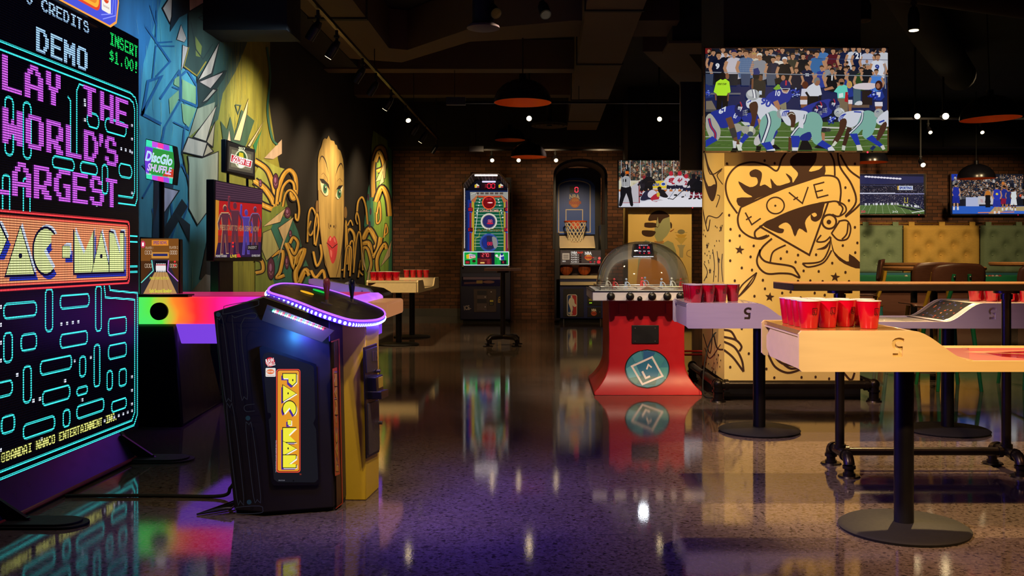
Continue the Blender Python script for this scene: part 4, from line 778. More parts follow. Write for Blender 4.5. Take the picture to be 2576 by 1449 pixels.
maze(5.62, 1.97, 5.9, 2.05); maze(5.40, 1.97, 5.54, 2.05); maze(5.02, 1.70, 5.25, 1.76, .03); maze(5.32, 1.70, 5.52, 1.76, .03); maze(5.80, 1.72, 5.98, 1.80, .04); maze(5.58, 1.60, 5.65, 1.77, .03)
for a in (4.4, 4.56, 4.74): maze(a, 1.40, a+.06, 1.62, .02)
bar([(5.925, 1.36), (6.06, 1.36)]); bar([(5.925, 1.325), (6.06, 1.325)]); bar([(5.925, 1.17), (6.06, 1.17)]); bar([(5.925, 1.135), (6.06, 1.135)])
# lower field of rounded bars
for a, b, c, d in ((4.40, .86, 4.47, 1.06), (4.57, .93, 4.86, 1.0), (4.95, .84, 5.02, 1.06), (5.10, .95, 5.42, 1.02), (5.50, .80, 5.57, 1.06), (4.57, .72, 4.64, .86), (4.72, .76, 4.86, .84), (5.10, .74, 5.40, .81), (4.40, .56, 4.64, .63), (4.74, .50, 4.81, .68), (4.90, .62, 5.22, .69), (5.31, .56, 5.38, .67), (5.48, .48, 5.55, .72), (4.40, .32, 4.47, .48), (4.55, .38, 4.66, .46), (4.74, .32, 5.04, .39), (4.92, .46, 5.20, .53), (5.13, .31, 5.20, .40), (5.28, .33, 5.60, .40), (5.28, .46, 5.40, .50), (5.66, .62, 5.90, .70), (5.66, .76, 5.90, .86), (5.64, .44, 5.71, .55), (5.80, .44, 5.90, .54), (5.70, .30, 5.90, .36)): maze(a, b, c, d, .026)
bar([(5.60, 1.09), (5.62, .99), (6.02, .96), (6.02, .25), (5.98, .205), (4.36, .205)]); bar([(5.66, 1.09), (5.68, 1.03), (6.06, 1.0), (6.06, .23), (6.01, .17), (4.36, .17)])
for z, a, b in ((2.10, 5.36, 5.46), (1.88, 5.82, 5.98), (.86, 5.1, 5.34), (.80, 4.45, 4.7), (.64, 4.55, 4.84), (.645, 5.12, 5.5), (.49, 4.76, 4.96), (.20+.055, 5.60, 5.98), (1.08, 4.5, 4.58)):
    y = a
    while y < b: pellet(y, z); y += .062
for y, a, b in ((4.53, .30, 1.30), (5.14, .38, .86), (5.5, .84, 1.6), (5.97, .30, .5), (5.97, 1.62, 2.1), (4.9, .28, .5), (5.33, .42, .6), (5.36, 1.82, 2.1)):
    z = a
    while z < b: pellet(y, z); z += .085
for s, y, z in (('PLAY THE', 4.35, 2.198), ("WORLD", 4.555, 1.945), ("'", 5.49, 1.945), ('S', 5.61, 1.945), ('LARGEST', 4.44, 1.695)): pixtext(p, s, y, z, .0245, .0245, .2 if s[0] != 'L' else .197, MAG)
pixtext(p, '@BANDAI NAMCO ENTERTAINMENT INC.', 4.545, .292, .0049, .0068, .0385, '#e6e87a')
p.rrect(4.30+.065, 1.06, 5.945, 1.455, .035, '#ff3c44'); p.rrect(4.37, 1.075, 5.93, 1.44, .03, '#080208'); p.rrect(4.37, 1.085, 5.92, 1.43, .03, '#ff5a4a'); p.rrect(4.37, 1.10, 5.905, 1.415, .02, '#f58e62')
p.clip = (4.366, 0, 6.08, 3); wordmark(p, lambda u, v: (4.40+1.46*u, 1.135+.245*v), '#e0f09a', '#080a30', '#2230a0', '#cfe0ff')
p.poly([(5.155, 1.37), (5.155, 1.30), (5.0, 1.27), (5.0, 1.34)], '#f58e62')
wordmark_ok = p.build('led_display', screen_mat('led_matrix', 2.1, .0122), t)
# marquee
P = [(4.72, 2.575), (5.60, 2.575), (5.68, 2.62), (5.71, 2.75), (5.66, 2.95), (5.2, 3.02), (4.78, 2.95), (4.68, 2.75)]
MB().prism([(-2.72, y, z) for y, z in P], (.16, 0, 0)).build('marquee', M_BLKPL, t, .01)
q = Pic(lambda y, z: Vector((-2.559, y, z)), (1, 0, 0)); q.poly(P, '#f2a24a'); q.poly([(5.2+(y-5.2)*.97, 2.79+(z-2.79)*.95) for y, z in P], '#4a55d8')
q.rrect(4.8, 2.63, 5.47, 2.93, .05, '#e2482e'); q.rrect(4.815, 2.645, 5.455, 2.915, .045, '#f7b03a'); q.rrect(4.84, 2.665, 5.43, 2.895, .035, '#e8852c'); wordmark(q, lambda u, v: (4.88+.51*u, 2.70+.16*v), '#f8f03a', '#1a1024', '#5a2a9c', '#fff8e8')
q.rrect(5.485, 2.65, 5.60, 2.78, .01, '#f0ece4'); q.ell(5.54, 2.73, .036, .028, '#d8492a'); q.text('BANDAI NAMCO', 5.507, 2.738, 5.573, 2.722, '#f4e6c8', off=.02); q.text('Entertainment', 5.505, 2.69, 5.58, 2.675, '#8a2a20'); q.line([(5.48, 2.62), (5.62, 2.66), (5.64, 2.8)], .006, '#8a94ff'); q.line([(5.5, 2.60), (5.66, 2.66), (5.66, 2.85)], .006, '#8a94ff')
q.build('marquee_art', screen_mat('marquee_print', 1.1), t)
# slanted base board, feet, braces
n_ = Vector((.147, 0, .11)).normalized()
MB().prism([(-2.478, 4.30, .02), (-2.478, 5.75, .02), (-2.59, 5.80, .165), (-2.59, 4.33, .165)], (-.02, 0, -.012)).build('base_board', mat('base_board_blue', '#252038', .3), t)
MB().tube([(-2.476, 4.30, .018), (-2.476, 5.75, .018), (-2.588, 5.805, .165)], .011, 8).build('red_trim', mat('red_trim', '#8c2c2a', .4), t)
for y0, y1, xe in ((5.66, 5.86, -2.13), (4.28, 4.46, -2.10)):
    ym = (y0+y1)/2; pl = [(-2.95, y0), (xe-.1, y0)]+[(xe-.1+.1*math.sin(PI*k/10), ym-(y1-y0)/2*math.cos(PI*k/10)) for k in range(1, 10)]+[(xe-.1, y1), (-2.95, y1)]
    MB().prism([(x, y, 0) for x, y in pl], (0, 0, .012)).prism([(x-.03, ym+(y-ym)*.86, .012) for x, y in pl], (0, 0, .01)).build('foot_plate', M_MATTE, t, .002)
    MB().prism([(-2.62, ym-.01, .022), (-2.36, ym-.01, .022), (-2.56, ym-.01, .155), (-2.62, ym-.01, .135)], (0, .02, 0)).cyl((-2.38, ym, .02), (-2.38, ym, .034), .012).build('brace', M_BLACK, t)
# ------------------------------------------------ joystick console in front of the giant cabinet
t = thing('joystick_console', 'black and yellow joystick console ringed by violet LED lights', 'arcade machine', (-1.2, 4.95, 0))
def dz(x, z0=1.052): return z0-.322*(x+1.332)
bot = [(-1.49, 4.55), (-1.333, 4.505), (-1.028, 4.597), (-1.01, 4.72), (-1.01, 5.16), (-1.028, 5.29), (-1.333, 5.38), (-1.49, 5.335)]; top = [(-1.583, 4.53), (-1.335, 4.50), (-1.046, 4.60), (-1.03, 4.72), (-1.03, 5.16), (-1.046, 5.28), (-1.335, 5.39), (-1.583, 5.355)]
bm_ = MB(); A = [bm_.bm.verts.new((x, y, .02)) for x, y in bot]; zt = [.966, 1.042, .925, .92, .92, .925, 1.042, .966]; B = [bm_.bm.verts.new((x, y, z)) for (x, y), z in zip(top, zt)]
for i in range(8): j = (i+1) % 8; bm_.bm.faces.new((A[i], A[j], B[j], B[i]))
bm_.bm.faces.new(A[::-1]); bm_.bm.faces.new((B[0], B[1], B[6], B[7])); bm_.bm.faces.new((B[1], B[2], B[3], B[4], B[5], B[6])); bm_.build('body', mat('console_black', '#211d22', .42, var=.1), t, .006)
MB().prism([(x*.985-.018, 4.95+(y-4.95)*.95, 0) for x, y in bot], (0, 0, .022)).build('kick_base', M_RUBBER, t)
# printed decals of the two near side faces
gl = onplane(Vector((-1.49, 4.528, 0)), (Vector((-1.333, 4.505, 0))-Vector((-1.49, 4.55, 0))).cross(Vector((-1.583, 4.53, .966))-Vector((-1.49, 4.55, 0))))
p = Pic(gl, FRONT); LB = '#56689a'
def z3(*P): return [(500+x/2.264, 680+y/2.264) for x, y in P]
for P, c in ((((160, 200), (325, 172), (340, 185), (325, 204), (155, 248), (138, 238), (143, 215)), True), (((104, 310), (118, 282), (138, 292), (186, 710), (168, 730), (148, 715)), True), (((330, 250), (318, 275), (240, 310), (278, 700), (258, 720), (238, 705), (192, 290), (205, 270), (300, 243)), True), (((160, 800), (178, 782), (198, 800), (256, 1295), (236, 1312), (216, 1295)), True), (((268, 900), (286, 880), (305, 900), (353, 1290), (333, 1306), (312, 1290)), True), (((218, 1350), (345, 1342), (365, 1362), (350, 1382), (225, 1386), (212, 1370)), True), (((318, 762), (270, 768), (258, 785), (272, 804), (320, 800)), False)): p.line(z3(*P), 1.6, LB, 3, c)
for x, y in ((111, 252), (280, 842), (287, 1320)): q = z3((x, y))[0]; p.ell(q[0], q[1], 6, 6, '#3f78b8')
p.build('line_decal', M_PRINT, t)
nA = (Vector((-1.028, 4.597, 0))-Vector((-1.333, 4.505, 0))).cross(Vector((0, 0, 1)))
ga = zf(500, 680, 2.264, onplane(Vector((-1.333, 4.498, 0)), nA))
MB().prism([ga(x, y) for x, y in ((345, 440), (365, 428), (670, 535), (690, 1205), (672, 1222), (425, 1225), (412, 1205))], nA.normalized()*.003).build('panel_rim', M_BLKPL, t)
p = Pic(zf(500, 680, 2.264, onplane(Vector((-1.333, 4.4945, 0)), nA)), FRONT)
p.poly([(362, 500), (372, 475), (395, 466), (430, 472), (640, 538), (655, 552), (665, 840), (652, 872), (668, 905), (680, 1190), (662, 1208), (450, 1207), (428, 1190), (398, 850), (412, 835), (410, 815), (392, 810)], '#16161c')
p.rrect(441, 562, 579, 1152, 16, '#e04a30'); p.rrect(447, 568, 574, 1146, 12, '#2a0d10'); p.rrect(450, 571, 571, 1143, 11, '#f0a22a'); p.rrect(456, 580, 566, 1136, 8, '#e89a24')
wordmark(p, lambda u, v: (478+78*v, 588+536*u), '#f4ec3a', '#1a1018', '#4a2a98', '#fffbe8')
p.ell(407, 522, 27, 27, '#c81e28'); p.text('RAW', 382, 502, 430, 528, '#f6f2ee', -12, .03); p.text('THRILLS', 388, 527, 436, 545, '#f6f2ee', -12, .03); p.rrect(381, 556, 438, 606, 5, '#e8e4de'); p.ell(409, 577, 23, 14, '#e6682a'); p.text('BANDAI NAMCO', 389, 571, 430, 583, '#fbe8d0', 0, .02); p.text('Entertainment', 386, 594, 433, 601, '#b0402a')
p.text('PAC-MAN BANDAI NAMCO Entertainment Inc.', 350, 1056, 533, 1064, '#a8a8b4', 90); p.text('TM', 574, 1158, 584, 1166, '#c0402c'); p.text('009-01712-00', 455, 1193, 490, 1199, '#8c8c98'); p.ell(540, 1198, 4, 4, '#050507')
p.build('lit_panel', screen_mat('lit_panel_print', .95), t)
gs = zf(500, 680, 2.264, onplane(Vector((-1.0225, 4.597, 0)), (Vector((-1.0045, 4.72, 0))-Vector((-1.0225, 4.597, 0))).cross(Vector((0, 0, 1)))))
MB().prism([gs(770, 400), gs(800, 390), gs(818, 1330), gs(784, 1352)], (.002, -.001, 0)).build('front_strip', mat('front_strip_brown', '#3a1a14', .4), t)
p = Pic(lambda u, v: gs(u, v)+Vector((.004, -.002, 0)), (1, -.3, 0)); p.line([(750, 408), (794, 392), (815, 1325), (776, 1356)], 6, '#a83a22'); p.poly([(757, 560), (783, 552), (800, 1160), (772, 1172)], '#b8482a'); p.poly([(761, 572), (780, 566), (795, 1150), (775, 1160)], '#a86828')
wordmark(p, lambda u, v: (787-16*v+9*(1-u)-4, 1145-560*u), '#b88a34', '#2a1410', '#5a2a5a', '#c8a878'); p.build('strip_art', M_PRINT, t)
# yellow front column with the coin door
MB().prism([(-1.2, 4.81, .0), (-.911, 4.81, .0), (-.891, 5.07, .0), (-1.2, 5.07, .0)], (0, 0, .885)).build('front_column', mat('yellow_panel', '#d2b42c', .4, var=.06), t, .005)
nd = Vector((.26, -.02, 0)); gd = zf(500, 680, 2.264, onplane(Vector((-.905, 4.81, 0)), nd)); nd = nd.normalized()
def plate(P, th, name, m, par=t, bev=.001): return MB().prism([gd(*q) for q in P], nd*th).build(name, m, par, bev)
dr = plate([(935, 440), (1008, 415), (1022, 1035), (950, 1072)], .006, 'coin_door', M_BLACK)
plate([(940, 455), (1003, 432), (1008, 560), (946, 585)], .012, 'coin_panel', mat('door_grey', '#3a3836', .5, .3), dr); plate([(952, 760), (1014, 738), (1019, 1022), (958, 1052)], .012, 'cash_door', mat('cash_door_grey', '#4a4642', .55, .4, bump=.2, scale=80), dr)
for x in (975, 985, 995): plate([(x, 462), (x+4, 460), (x+5, 515), (x+1, 517)], .016, 'coin_slot', M_STEEL, dr, 0)
plate([(953, 610), (995, 592), (1000, 690), (958, 712)], .05, 'bill_acceptor', M_BLKPL, dr, .004); plate([(966, 612), (990, 602), (992, 660), (969, 670)], .054, 'bill_label', mat('bill_label', '#b09a38', .5), dr, 0); plate([(955, 690), (1000, 676), (1001, 715), (957, 735)], .075, 'bill_tray', M_BLKPL, dr, .004)
for x, y in ((1003, 573), (1013, 868)): c = gd(x, y); MB().cyl(c, c+nd*.03, .009, seg=16).build('lock', M_STEEL, dr)
# tilted control deck with a ring of lights
gk = onplane(Vector((-1.332, 4.6, 1.052)), (.322, 0, 1)); kn = Vector((.322, 0, 1)).normalized()
def z7(*P): return [(520+x/5.367, 690+y/5.367) for x, y in P]
ol = [gk(*q) for q in z7((830, 215), (870, 170), (950, 140), (1050, 128), (1250, 140), (1500, 180), (1750, 245), (2000, 330), (2200, 405), (2350, 470), (2402, 520), (2398, 565), (2330, 605), (2230, 625), (2050, 630), (1900, 610), (1700, 550), (1500, 480), (1300, 400), (1100, 325), (950, 280), (860, 250))]
ol = catmull(ol, 5, True); cen = sum(ol, Vector())/len(ol)
def grow(s): return [cen+(q-cen)*s for q in ol]
dk = MB().prism([q-kn*.03 for q in grow(.985)], kn*.032).build('control_deck', mat('deck_black', '#1d1a24', .3), t)
m = MB(); m.tube([q+kn*.001 for q in grow(1.0)], .0055, 8, True); m.build('rim_light', glow('violet_rim', '#9a50ff', 2.2), dk)
m = MB(); m.tube([q-kn*.019 for q in grow(.995)], .012, 8, True); m.build('led_channel', glow('violet_channel', '#5a30ff', 1.3), dk)
m = MB(); L_ = 0
for a, b in zip(ol, ol[1:]+ol[:1]):
    d = (b-a).length
    while L_ < d: m.ball(cen+(a+(b-a)*(L_/d)-cen)*1.012-kn*.019, .0085, seg=8); L_ += .0245
    L_ -= d
m.build('led_diode', glow('white_cyan_led', '#c8fff4', 7), dk)
for (x, y), hx, nm in (((1350, 262), '#e0a820', 'yellow'), ((1515, 240), '#18c848', 'green')):
    c = gk(*z7((x, y))[0]); MB().cyl(c, c+kn*.008, .036, seg=28).build('button', glow(nm+'_button', hx, .9, hx), dk); MB().cyl(c, c+kn*.004, .042, seg=28).build('button_ring', M_BLKPL, dk)
for (x, y), hx in (((1620, 400), '#7c3a3c'), ((1960, 385), '#101c24')):
    c = gk(*z7((x, y))[0]); o = MB().cyl(c, c+kn*.006, .03, seg=20).cyl(c, c+Vector((0, 0, .03)), .008).build('joystick', M_STEEL, dk); MB().lathe([(0, .02), (.008, .022), (.011, .05), (.0165, .085), (.019, .105), (.0165, .122), (.009, .132), (0, .135)], c, 20).build('grip', mat('grip_plastic', hx, .25, coat=.4), o)
p = Pic(lambda u, v: gk(520+u/5.367, 690+v/5.367)+kn*.0022, kn); p.poly([(1740, 350), (1830, 330), (2160, 430), (2090, 462)], '#2e2634'); p.build('joystick_plate', M_PRINT, dk); p = Pic(lambda u, v: gk(520+u/5.367, 690+v/5.367)+kn*.0022, kn); p.line([(2200, 460), (2280, 462), (2350, 500), (2350, 515), (2260, 490), (2200, 470)], 5, '#3a3046'); p.build('deck_logo', M_PRINT, dk)
pl = MB().prism([W(658, 806, 4.50), W(811, 861, 4.53), W(841, 832, 4.475), W(672, 766, 4.44)], (0, .006, 0)).build('light_plate', mat('light_plate_brown', '#6a5040', .35, .3), t, .001)
for i in range(26):
    k = i/25; c = W(687+125*k, 783+45*k, 4.452+.015*k); tag(MB().ball(c, .0042, seg=8).build('diode', glow('strip_led', ['#40f0e0', '#d8ffff', '#ff3a70'][i % 3] if i < 25 else '#ff2030', 14), pl))
tag(MB().tube(catmull([(-1.52, 4.75, .05), (-1.56, 4.8, .1), (-1.60, 4.83, .06), (-1.66, 4.85, .012), (-2.0, 4.87, .01), (-2.45, 4.86, .01)], 8), .009, 8).build('power_cable', M_RUBBER), 'black power cable lying between the console and the giant cabinet', 'cable')
m = MB(); P0 = Vector((-1.62, 4.57, .012))
for i in range(9): m.tube([(-1.64+.013*i, 4.535, .008+.003*i), (-1.50, 4.535+.02*(9-i), .03)], .0022, 5); m.tube([(-1.50-.014*i, 4.535, .03-.002*i), (-1.50, 4.535+.024*i, .03)], .0022, 5)
m.tube([(-1.66, 4.53, .005), (-1.5, 4.53, .03), (-1.5, 4.77, .03), (-1.66, 4.53, .005)], .004, 6); tag(m.build('mesh_guard', M_BLACK), 'black wire mesh guard at the rear foot of the joystick console', 'guard')
# ------------------------------------------------ glowing disc shuffle table
def rgb_mat():
    m, nt, b, L = new_mat('colour_lit_acrylic'); tc = nt.nodes.new('ShaderNodeTexCoord'); s = nt.nodes.new('ShaderNodeSeparateXYZ'); L.new(tc.outputs['Object'], s.inputs[0])
    mr = nt.nodes.new('ShaderNodeMapRange'); mr.inputs[1].default_value = -2.93; mr.inputs[2].default_value = -1.1; n = nt.nodes.new('ShaderNodeTexNoise'); n.inputs['Scale'].default_value = 3.5; L.new(tc.outputs['Object'], n.inputs[0])
    ad = nt.nodes.new('ShaderNodeMath'); ad.operation = 'MULTIPLY_ADD'; ad.inputs[1].default_value = .22; L.new(n.outputs[0], ad.inputs[0]); L.new(s.outputs[0], ad.inputs[2]); L.new(ad.outputs[0], mr.inputs[0])
    cr = nt.nodes.new('ShaderNodeValToRGB'); e = cr.color_ramp.elements; e[0].position = 0; e[0].color = lin('#18e080')+(1,); e[1].position = 1; e[1].color = lin('#ff9a4a')+(1,)
    for q, h in ((.10, '#58e040'), (.17, '#ff7a20'), (.25, '#ff2a2a'), (.36, '#ff1470'), (.46, '#e020c0'), (.62, '#a040ff'), (.78, '#6a4cff'), (.90, '#c060ff')): k = e.new(q); k.color = lin(h)+(1,)
    L.new(mr.outputs[0], cr.inputs[0]); L.new(cr.outputs[0], b.inputs['Emission Color']); b.inputs['Emission Strength'].default_value = 1.15; b.inputs['Base Color'].default_value = (.3, .25, .3, 1); b.inputs['Roughness'].default_value = .25; return m
M_RGB = rgb_mat()
t = thing('shuffle_table', 'disc shuffle game table glowing green, red and violet under a small sign', 'arcade machine', (-2.3, 7.5, 0))
MB().prism([(-3.2, 6.95, .742), (-1.42, 6.95, .742), (-1.36, 6.95, .80), (-1.36, 6.95, .91), (-1.40, 6.95, .936), (-3.2, 6.95, .936)], (0, 1.0, 0)).build('cabinet_body', M_RGB, t, .012)
MB().prism([(-2.66, 6.94, .60), (-1.36, 6.94, .60), (-1.36, 6.94, .742), (-2.70, 6.94, .742)], (0, .95, 0)).build('lower_apron', glow('violet_acrylic', '#8e4cff', .75, '#443355'), t, .008)
MB().box(-1.36, -1.17, 7.0, 7.8, .775, .895).build('end_apron', glow('orange_violet_acrylic', '#d08858', .6, '#553344'), t, .02); MB().box(-3.12, -1.45, 7.05, 7.85, .936, .945).build('playing_surface', glow('rose_surface', '#d82a70', .6, '#331122'), t, .002)
MB().box(-3.18, -2.62, 6.97, 7.1, .936, .956).build('rear_rail', M_BLKPL, t, .003); c = W(402, 783, 6.95)
MB().cyl(c, c+Vector((0, -.02, 0)), .064, seg=36).build('side_speaker', mat('speaker_cloth', '#10131c', .8), t)
bm_ = MB(); A = [bm_.bm.verts.new(q) for q in ((-3.2, 6.9, 0), (-2.63, 6.9, 0), (-2.75, 8.1, 0), (-3.2, 8.1, 0))]; B = [bm_.bm.verts.new(q) for q in ((-3.15, 7.0, .742), (-2.72, 7.0, .742), (-2.85, 7.9, .742), (-3.15, 7.9, .742))]
for i in range(4): bm_.bm.faces.new((A[i], A[(i+1) % 4], B[(i+1) % 4], B[i]))
bm_.bm.faces.new(A[::-1]); bm_.bm.faces.new(B); bm_.build('pedestal', M_BLKPL, t, .02); MB().box(-1.9, -1.45, 7.1, 7.8, 0, .60).build('pedestal', M_BLKPL, t, .02)
MB().cyl((-3.05, 7.56, .94), (-3.05, 7.56, 1.9), .02).build('sign_post', M_BLACK, t)
def zd(*P): return [(340+x/2.635, 330+y/2.635) for x, y in P]
mo = MB().prism([W(*zd(q)[0], 7.45) for q in ((28, 700), (298, 715), (298, 1095), (28, 1108))], (0, .06, 0)).build('monitor', M_BLKPL, t, .006)
p = Pic(zoom(340, 330, 2.635, 7.447), FRONT, clip=(38, 712, 288, 1098)); p.rect(30, 700, 300, 1110, '#4a2a14'); p.rect(30, 700, 300, 860, '#7a4a1e'); p.rect(110, 722, 220, 758, '#e08a2a'); p.text('SPEED BOWL', 120, 728, 212, 750, '#5a2a7a', 0, .02); p.poly([(100, 850), (225, 850), (225, 880), (285, 1000), (285, 1095), (38, 1095), (38, 1010), (110, 910)], '#2a2430'); p.poly([(135, 925), (205, 925), (285, 1095), (45, 1095)], '#b98d58')
for k in range(1, 5): p.line([(135+k*14, 925), (45+k*48, 1095)], 2, '#7a5228')
p.line([(110, 855), (120, 925), (40, 1005)], 6, '#6ae0d0'); p.line([(222, 855), (215, 925), (285, 995)], 6, '#c070e0'); p.rect(130, 860, 212, 935, '#0c0c12')
for i in range(6): p.ell(143+i*11, 905, 6, 30, '#e8e4e4'); p.rect(138+i*11, 884, 148+i*11, 890, '#c82a34')
p.rrect(108, 802, 225, 842, 6, '#c88a3a'); p.rect(118, 812, 215, 828, '#2a2a60'); p.text('Split Second Bowling', 95, 1045, 242, 1078, '#e0e040', 0, .02); p.text('PRESS START BUTTON', 98, 966, 220, 984, '#d8d838')
p.ell(52, 750, 16, 24, '#c83a5a'); p.text('1', 46, 738, 58, 762, '#ffffff', 0, .03); p.text('PLAYER 1', 70, 765, 118, 782, '#c8b090'); p.text('PLAYER 2', 228, 762, 284, 780, '#c8b090'); digits(p, '000', 66, 792, 12, 24, '#c0a890', 3); digits(p, '0000', 232, 792, 9, 24, '#c0a890', 3); digits(p, '000', 66, 880, 12, 24, '#c0a890', 3); digits(p, '0000', 232, 880, 9, 24, '#c0a890', 3); p.ell(264, 865, 6, 6, '#ff2a3a'); p.ell(264, 890, 6, 6, '#ff2a3a')
p.build('monitor_picture', M_DISP, mo)
so = MB().prism([W(*zd(q)[0], 7.5) for q in ((70, 48), (250, 95), (266, 215), (250, 355), (70, 318), (58, 180))], (0, .1, 0)).build('sign_box', M_BLKPL, t, .004)
p = Pic(zoom(340, 330, 2.635, 7.496), FRONT); p.poly([(74, 55), (246, 99), (260, 215), (246, 350), (74, 312), (63, 180)], '#38c8b0')
p.poly([(68, 100), (253, 140), (260, 215), (252, 308), (70, 280), (63, 180)], '#2f8f3c'); p.poly([(68, 100), (120, 112), (90, 285), (70, 280), (63, 180)], '#6a3ad0'); p.poly([(200, 270), (256, 250), (252, 308), (180, 298)], '#c03a2a')
for a, c in ((74, '#40e0b0'), (112, '#c050e0'), (150, '#ff3aa0'), (188, '#9a4ae0')): y = (a-74)*.255; p.poly([(a, 56+y), (a+38, 65+y), (a+40, 102+y), (a, 94+y)], c); p.poly([(a, 286+y*.6), (a+38, 292+y*.6), (a+38, 322+y*.8), (a, 313+y*.8)], c)
p.text('DiscGlo', 71, 146, 250, 214, '#f8f4ff', 12, .035); p.text('DiscGlo', 73, 149, 248, 211, '#9ad8f0', 12, .01); p.text('SHUFFLE', 82, 226, 242, 276, '#f4ecff', 11, .03); p.text('SHUFFLE', 84, 229, 240, 273, '#c8a8f0', 11, .005); p.text('Team', 72, 274, 106, 288, '#ffffff', 6); p.text('Games', 216, 298, 252, 312, '#ffc0a0', 8); p.text('Welcome', 140, 108, 180, 118, '#e8e8ff', 10); p.build('sign_face', screen_mat('sign_print', 1.1), so)
# ------------------------------------------------ golf machine: screen on a stand, small sign, control cabinet
t = thing('golf_arcade', 'tall arcade screen with red sky picture and small sign on a pole', 'arcade machine', (-2.82, 8.5, 0)); GX = -2.75
MB().box(GX-.07, GX-.004, 7.90, 9.24, 1.195, 1.875).build('screen_case', M_BLKPL, t, .006); MB().box(GX-.16, GX-.08, 8.25, 8.62, .03, 1.7).build('stand_column', mat('stand_navy', '#141428', .4, .3), t, .008); MB().box(-3.1, -2.5, 8.1, 8.9, 0, .03).build('stand_base', M_MATTE, t, .006)
g = zf(340, 330, 2.635, onplane((GX, 0, 0), (1, 0, 0)))
p = Pic(g, (1, 0, 0)); q4 = [(537, 325), (846, 385), (830, 832), (525, 842)]; p.poly(q4, '#141018'); p.poly([(533, 330), (844, 388), (842, 480), (532, 455)], '#3a2436')
for k in range(7): y = 338+k*17; p.line([(537, y), (844, y+58-k*5.5)], 4, '#5e3c50')
p.poly([(550, 460), (840, 485), (836, 700), (545, 690)], '#b81a1c'); p.poly([(545, 690), (836, 700), (832, 760), (542, 770)], '#8a2a20'); p.poly([(542, 740), (833, 735), (830, 830), (528, 838)], '#2a1240'); p.poly([(533, 455), (556, 460), (548, 740), (528, 838)], '#c8862a')
def figure(x, y, h, col, arm=0):
    s = h/330; a = 5*s
    p.ell(x, y+18*s, 12*s, 20*s, col); p.poly([(x-26*s, y+50*s), (x+26*s, y+50*s), (x+18*s, y+160*s), (x+26*s, y+325*s), (x+8*s, y+325*s), (x, y+190*s), (x-12*s, y+330*s), (x-30*s, y+330*s), (x-17*s, y+160*s)], col)
    p.line([(x-26*s, y+60*s), (x-44*s, y+120*s), (x-38*s, y+165*s)] if not arm else [(x-26*s, y+60*s), (x-40*s, y+30*s), (x-36*s, y-40*s)], 12*s, col); p.line([(x+26*s, y+60*s), (x+44*s, y+120*s), (x+38*s, y+170*s)], 12*s, col)
for x, y, h, c, a in ((594, 488, 330, '#c8a878', 0), (660, 470, 345, '#8a3444', 1), (735, 520, 300, '#6a54b0', 1), (794, 500, 280, '#7a6a9a', 0)): figure(x, y, h, c, a); figure(x+1.5, y+8, h*.96, '#5a2a3a' if c != '#6a54b0' else '#4a3a90', a)
p.text('PRESS START TO HEAR DEMO NOW', 560, 625, 820, 662, '#a87a58', 2.5, .02); p.text('LIVE', 630, 818, 672, 838, '#f0d030', 0, .02); p.text('MONEY IN 00.00', 534, 820, 606, 835, '#e8e0d0'); p.text('OR PRESS START', 772, 818, 828, 832, '#d8d0c8'); p.rect(742, 755, 815, 788, '#181018'); p.text('INSERT', 750, 762, 805, 780, '#b8b0a8'); p.ell(647, 740, 6, 7, '#ff2a2a'); p.ell(647, 764, 6, 7, '#ff2a2a'); p.poly([(672, 815), (690, 812), (700, 836), (674, 836)], '#d82a3a')
p.build('screen_picture', screen_mat('golf_screen', .9), t)
MB().box(GX-.05, GX-.004, 8.20, 9.02, 1.96, 2.245).build('sign_box', M_BLKPL, t, .008)
for y in (8.32, 8.86): MB().cyl((GX-.03, y, 1.86), (GX-.03, y, 1.97), .012).build('sign_bracket', M_BLACK, t)
p = Pic(g, (1, 0, 0)); p.poly([(614, 68), (795, 122), (788, 300), (610, 262)], '#2a2622'); p.poly([(625, 100), (785, 140), (780, 280), (620, 250)], '#5a5344'); p.poly([(640, 120), (770, 155), (765, 260), (635, 235)], '#7a745a'); p.ell(702, 185, 44, 62, '#d8d8b0'); p.ell(702, 185, 36, 53, '#3a5a2c'); p.poly([(690, 140), (716, 146), (722, 200), (684, 195)], '#d8c02c'); p.ell(702, 225, 20, 18, '#e8e8e0')
p.poly([(636, 150), (778, 196), (768, 244), (630, 205)], '#e8e0d0'); p.poly([(640, 156), (772, 200), (764, 238), (636, 200)], '#c01e2c'); p.text('GOLDEN TEE', 645, 176, 762, 216, '#ffffff', 13.5, .03); p.text('2017', 684, 106, 728, 130, '#e0e0b8', 10, .04); p.build('sign_face', screen_mat('golf_sign_print', 1.15), t)
t = thing('golf_control_cabinet', 'dark control cabinet with a rolled silver side behind the joystick console', 'arcade machine', (-1.8, 8.55, 0))
MB().box(-1.98, -1.56, 8.25, 8.85, 0, .86).build('cabinet_body', M_BLKPL, t, .02)
MB().prism([(-2.06, 8.2, 1.03), (-1.52, 8.2, .945), (-1.44, 8.2, .90), (-1.45, 8.2, .80), (-1.56, 8.2, .74), (-2.0, 8.2, .82)], (0, .72, 0)).build('control_top', mat('control_top_brown', '#2c221c', .35), t, .02)
P = [(775, 702), (790, 700), (926, 726), (935, 734), (935, 746), (920, 748), (870, 744), (775, 714)]; MB().prism([W(x, y, 8.10) for x, y in P], (0, .1, 0)).build('silver_end', mat('silver_lilac_paint', '#b4b4cc', .3, .2), t, .012)
for x, y in ((911, 733), (905, 741)): c = W(x, y, 8.10); MB().cyl(c, c+Vector((0, -.008, 0)), .008).build('screw', M_STEEL, t)
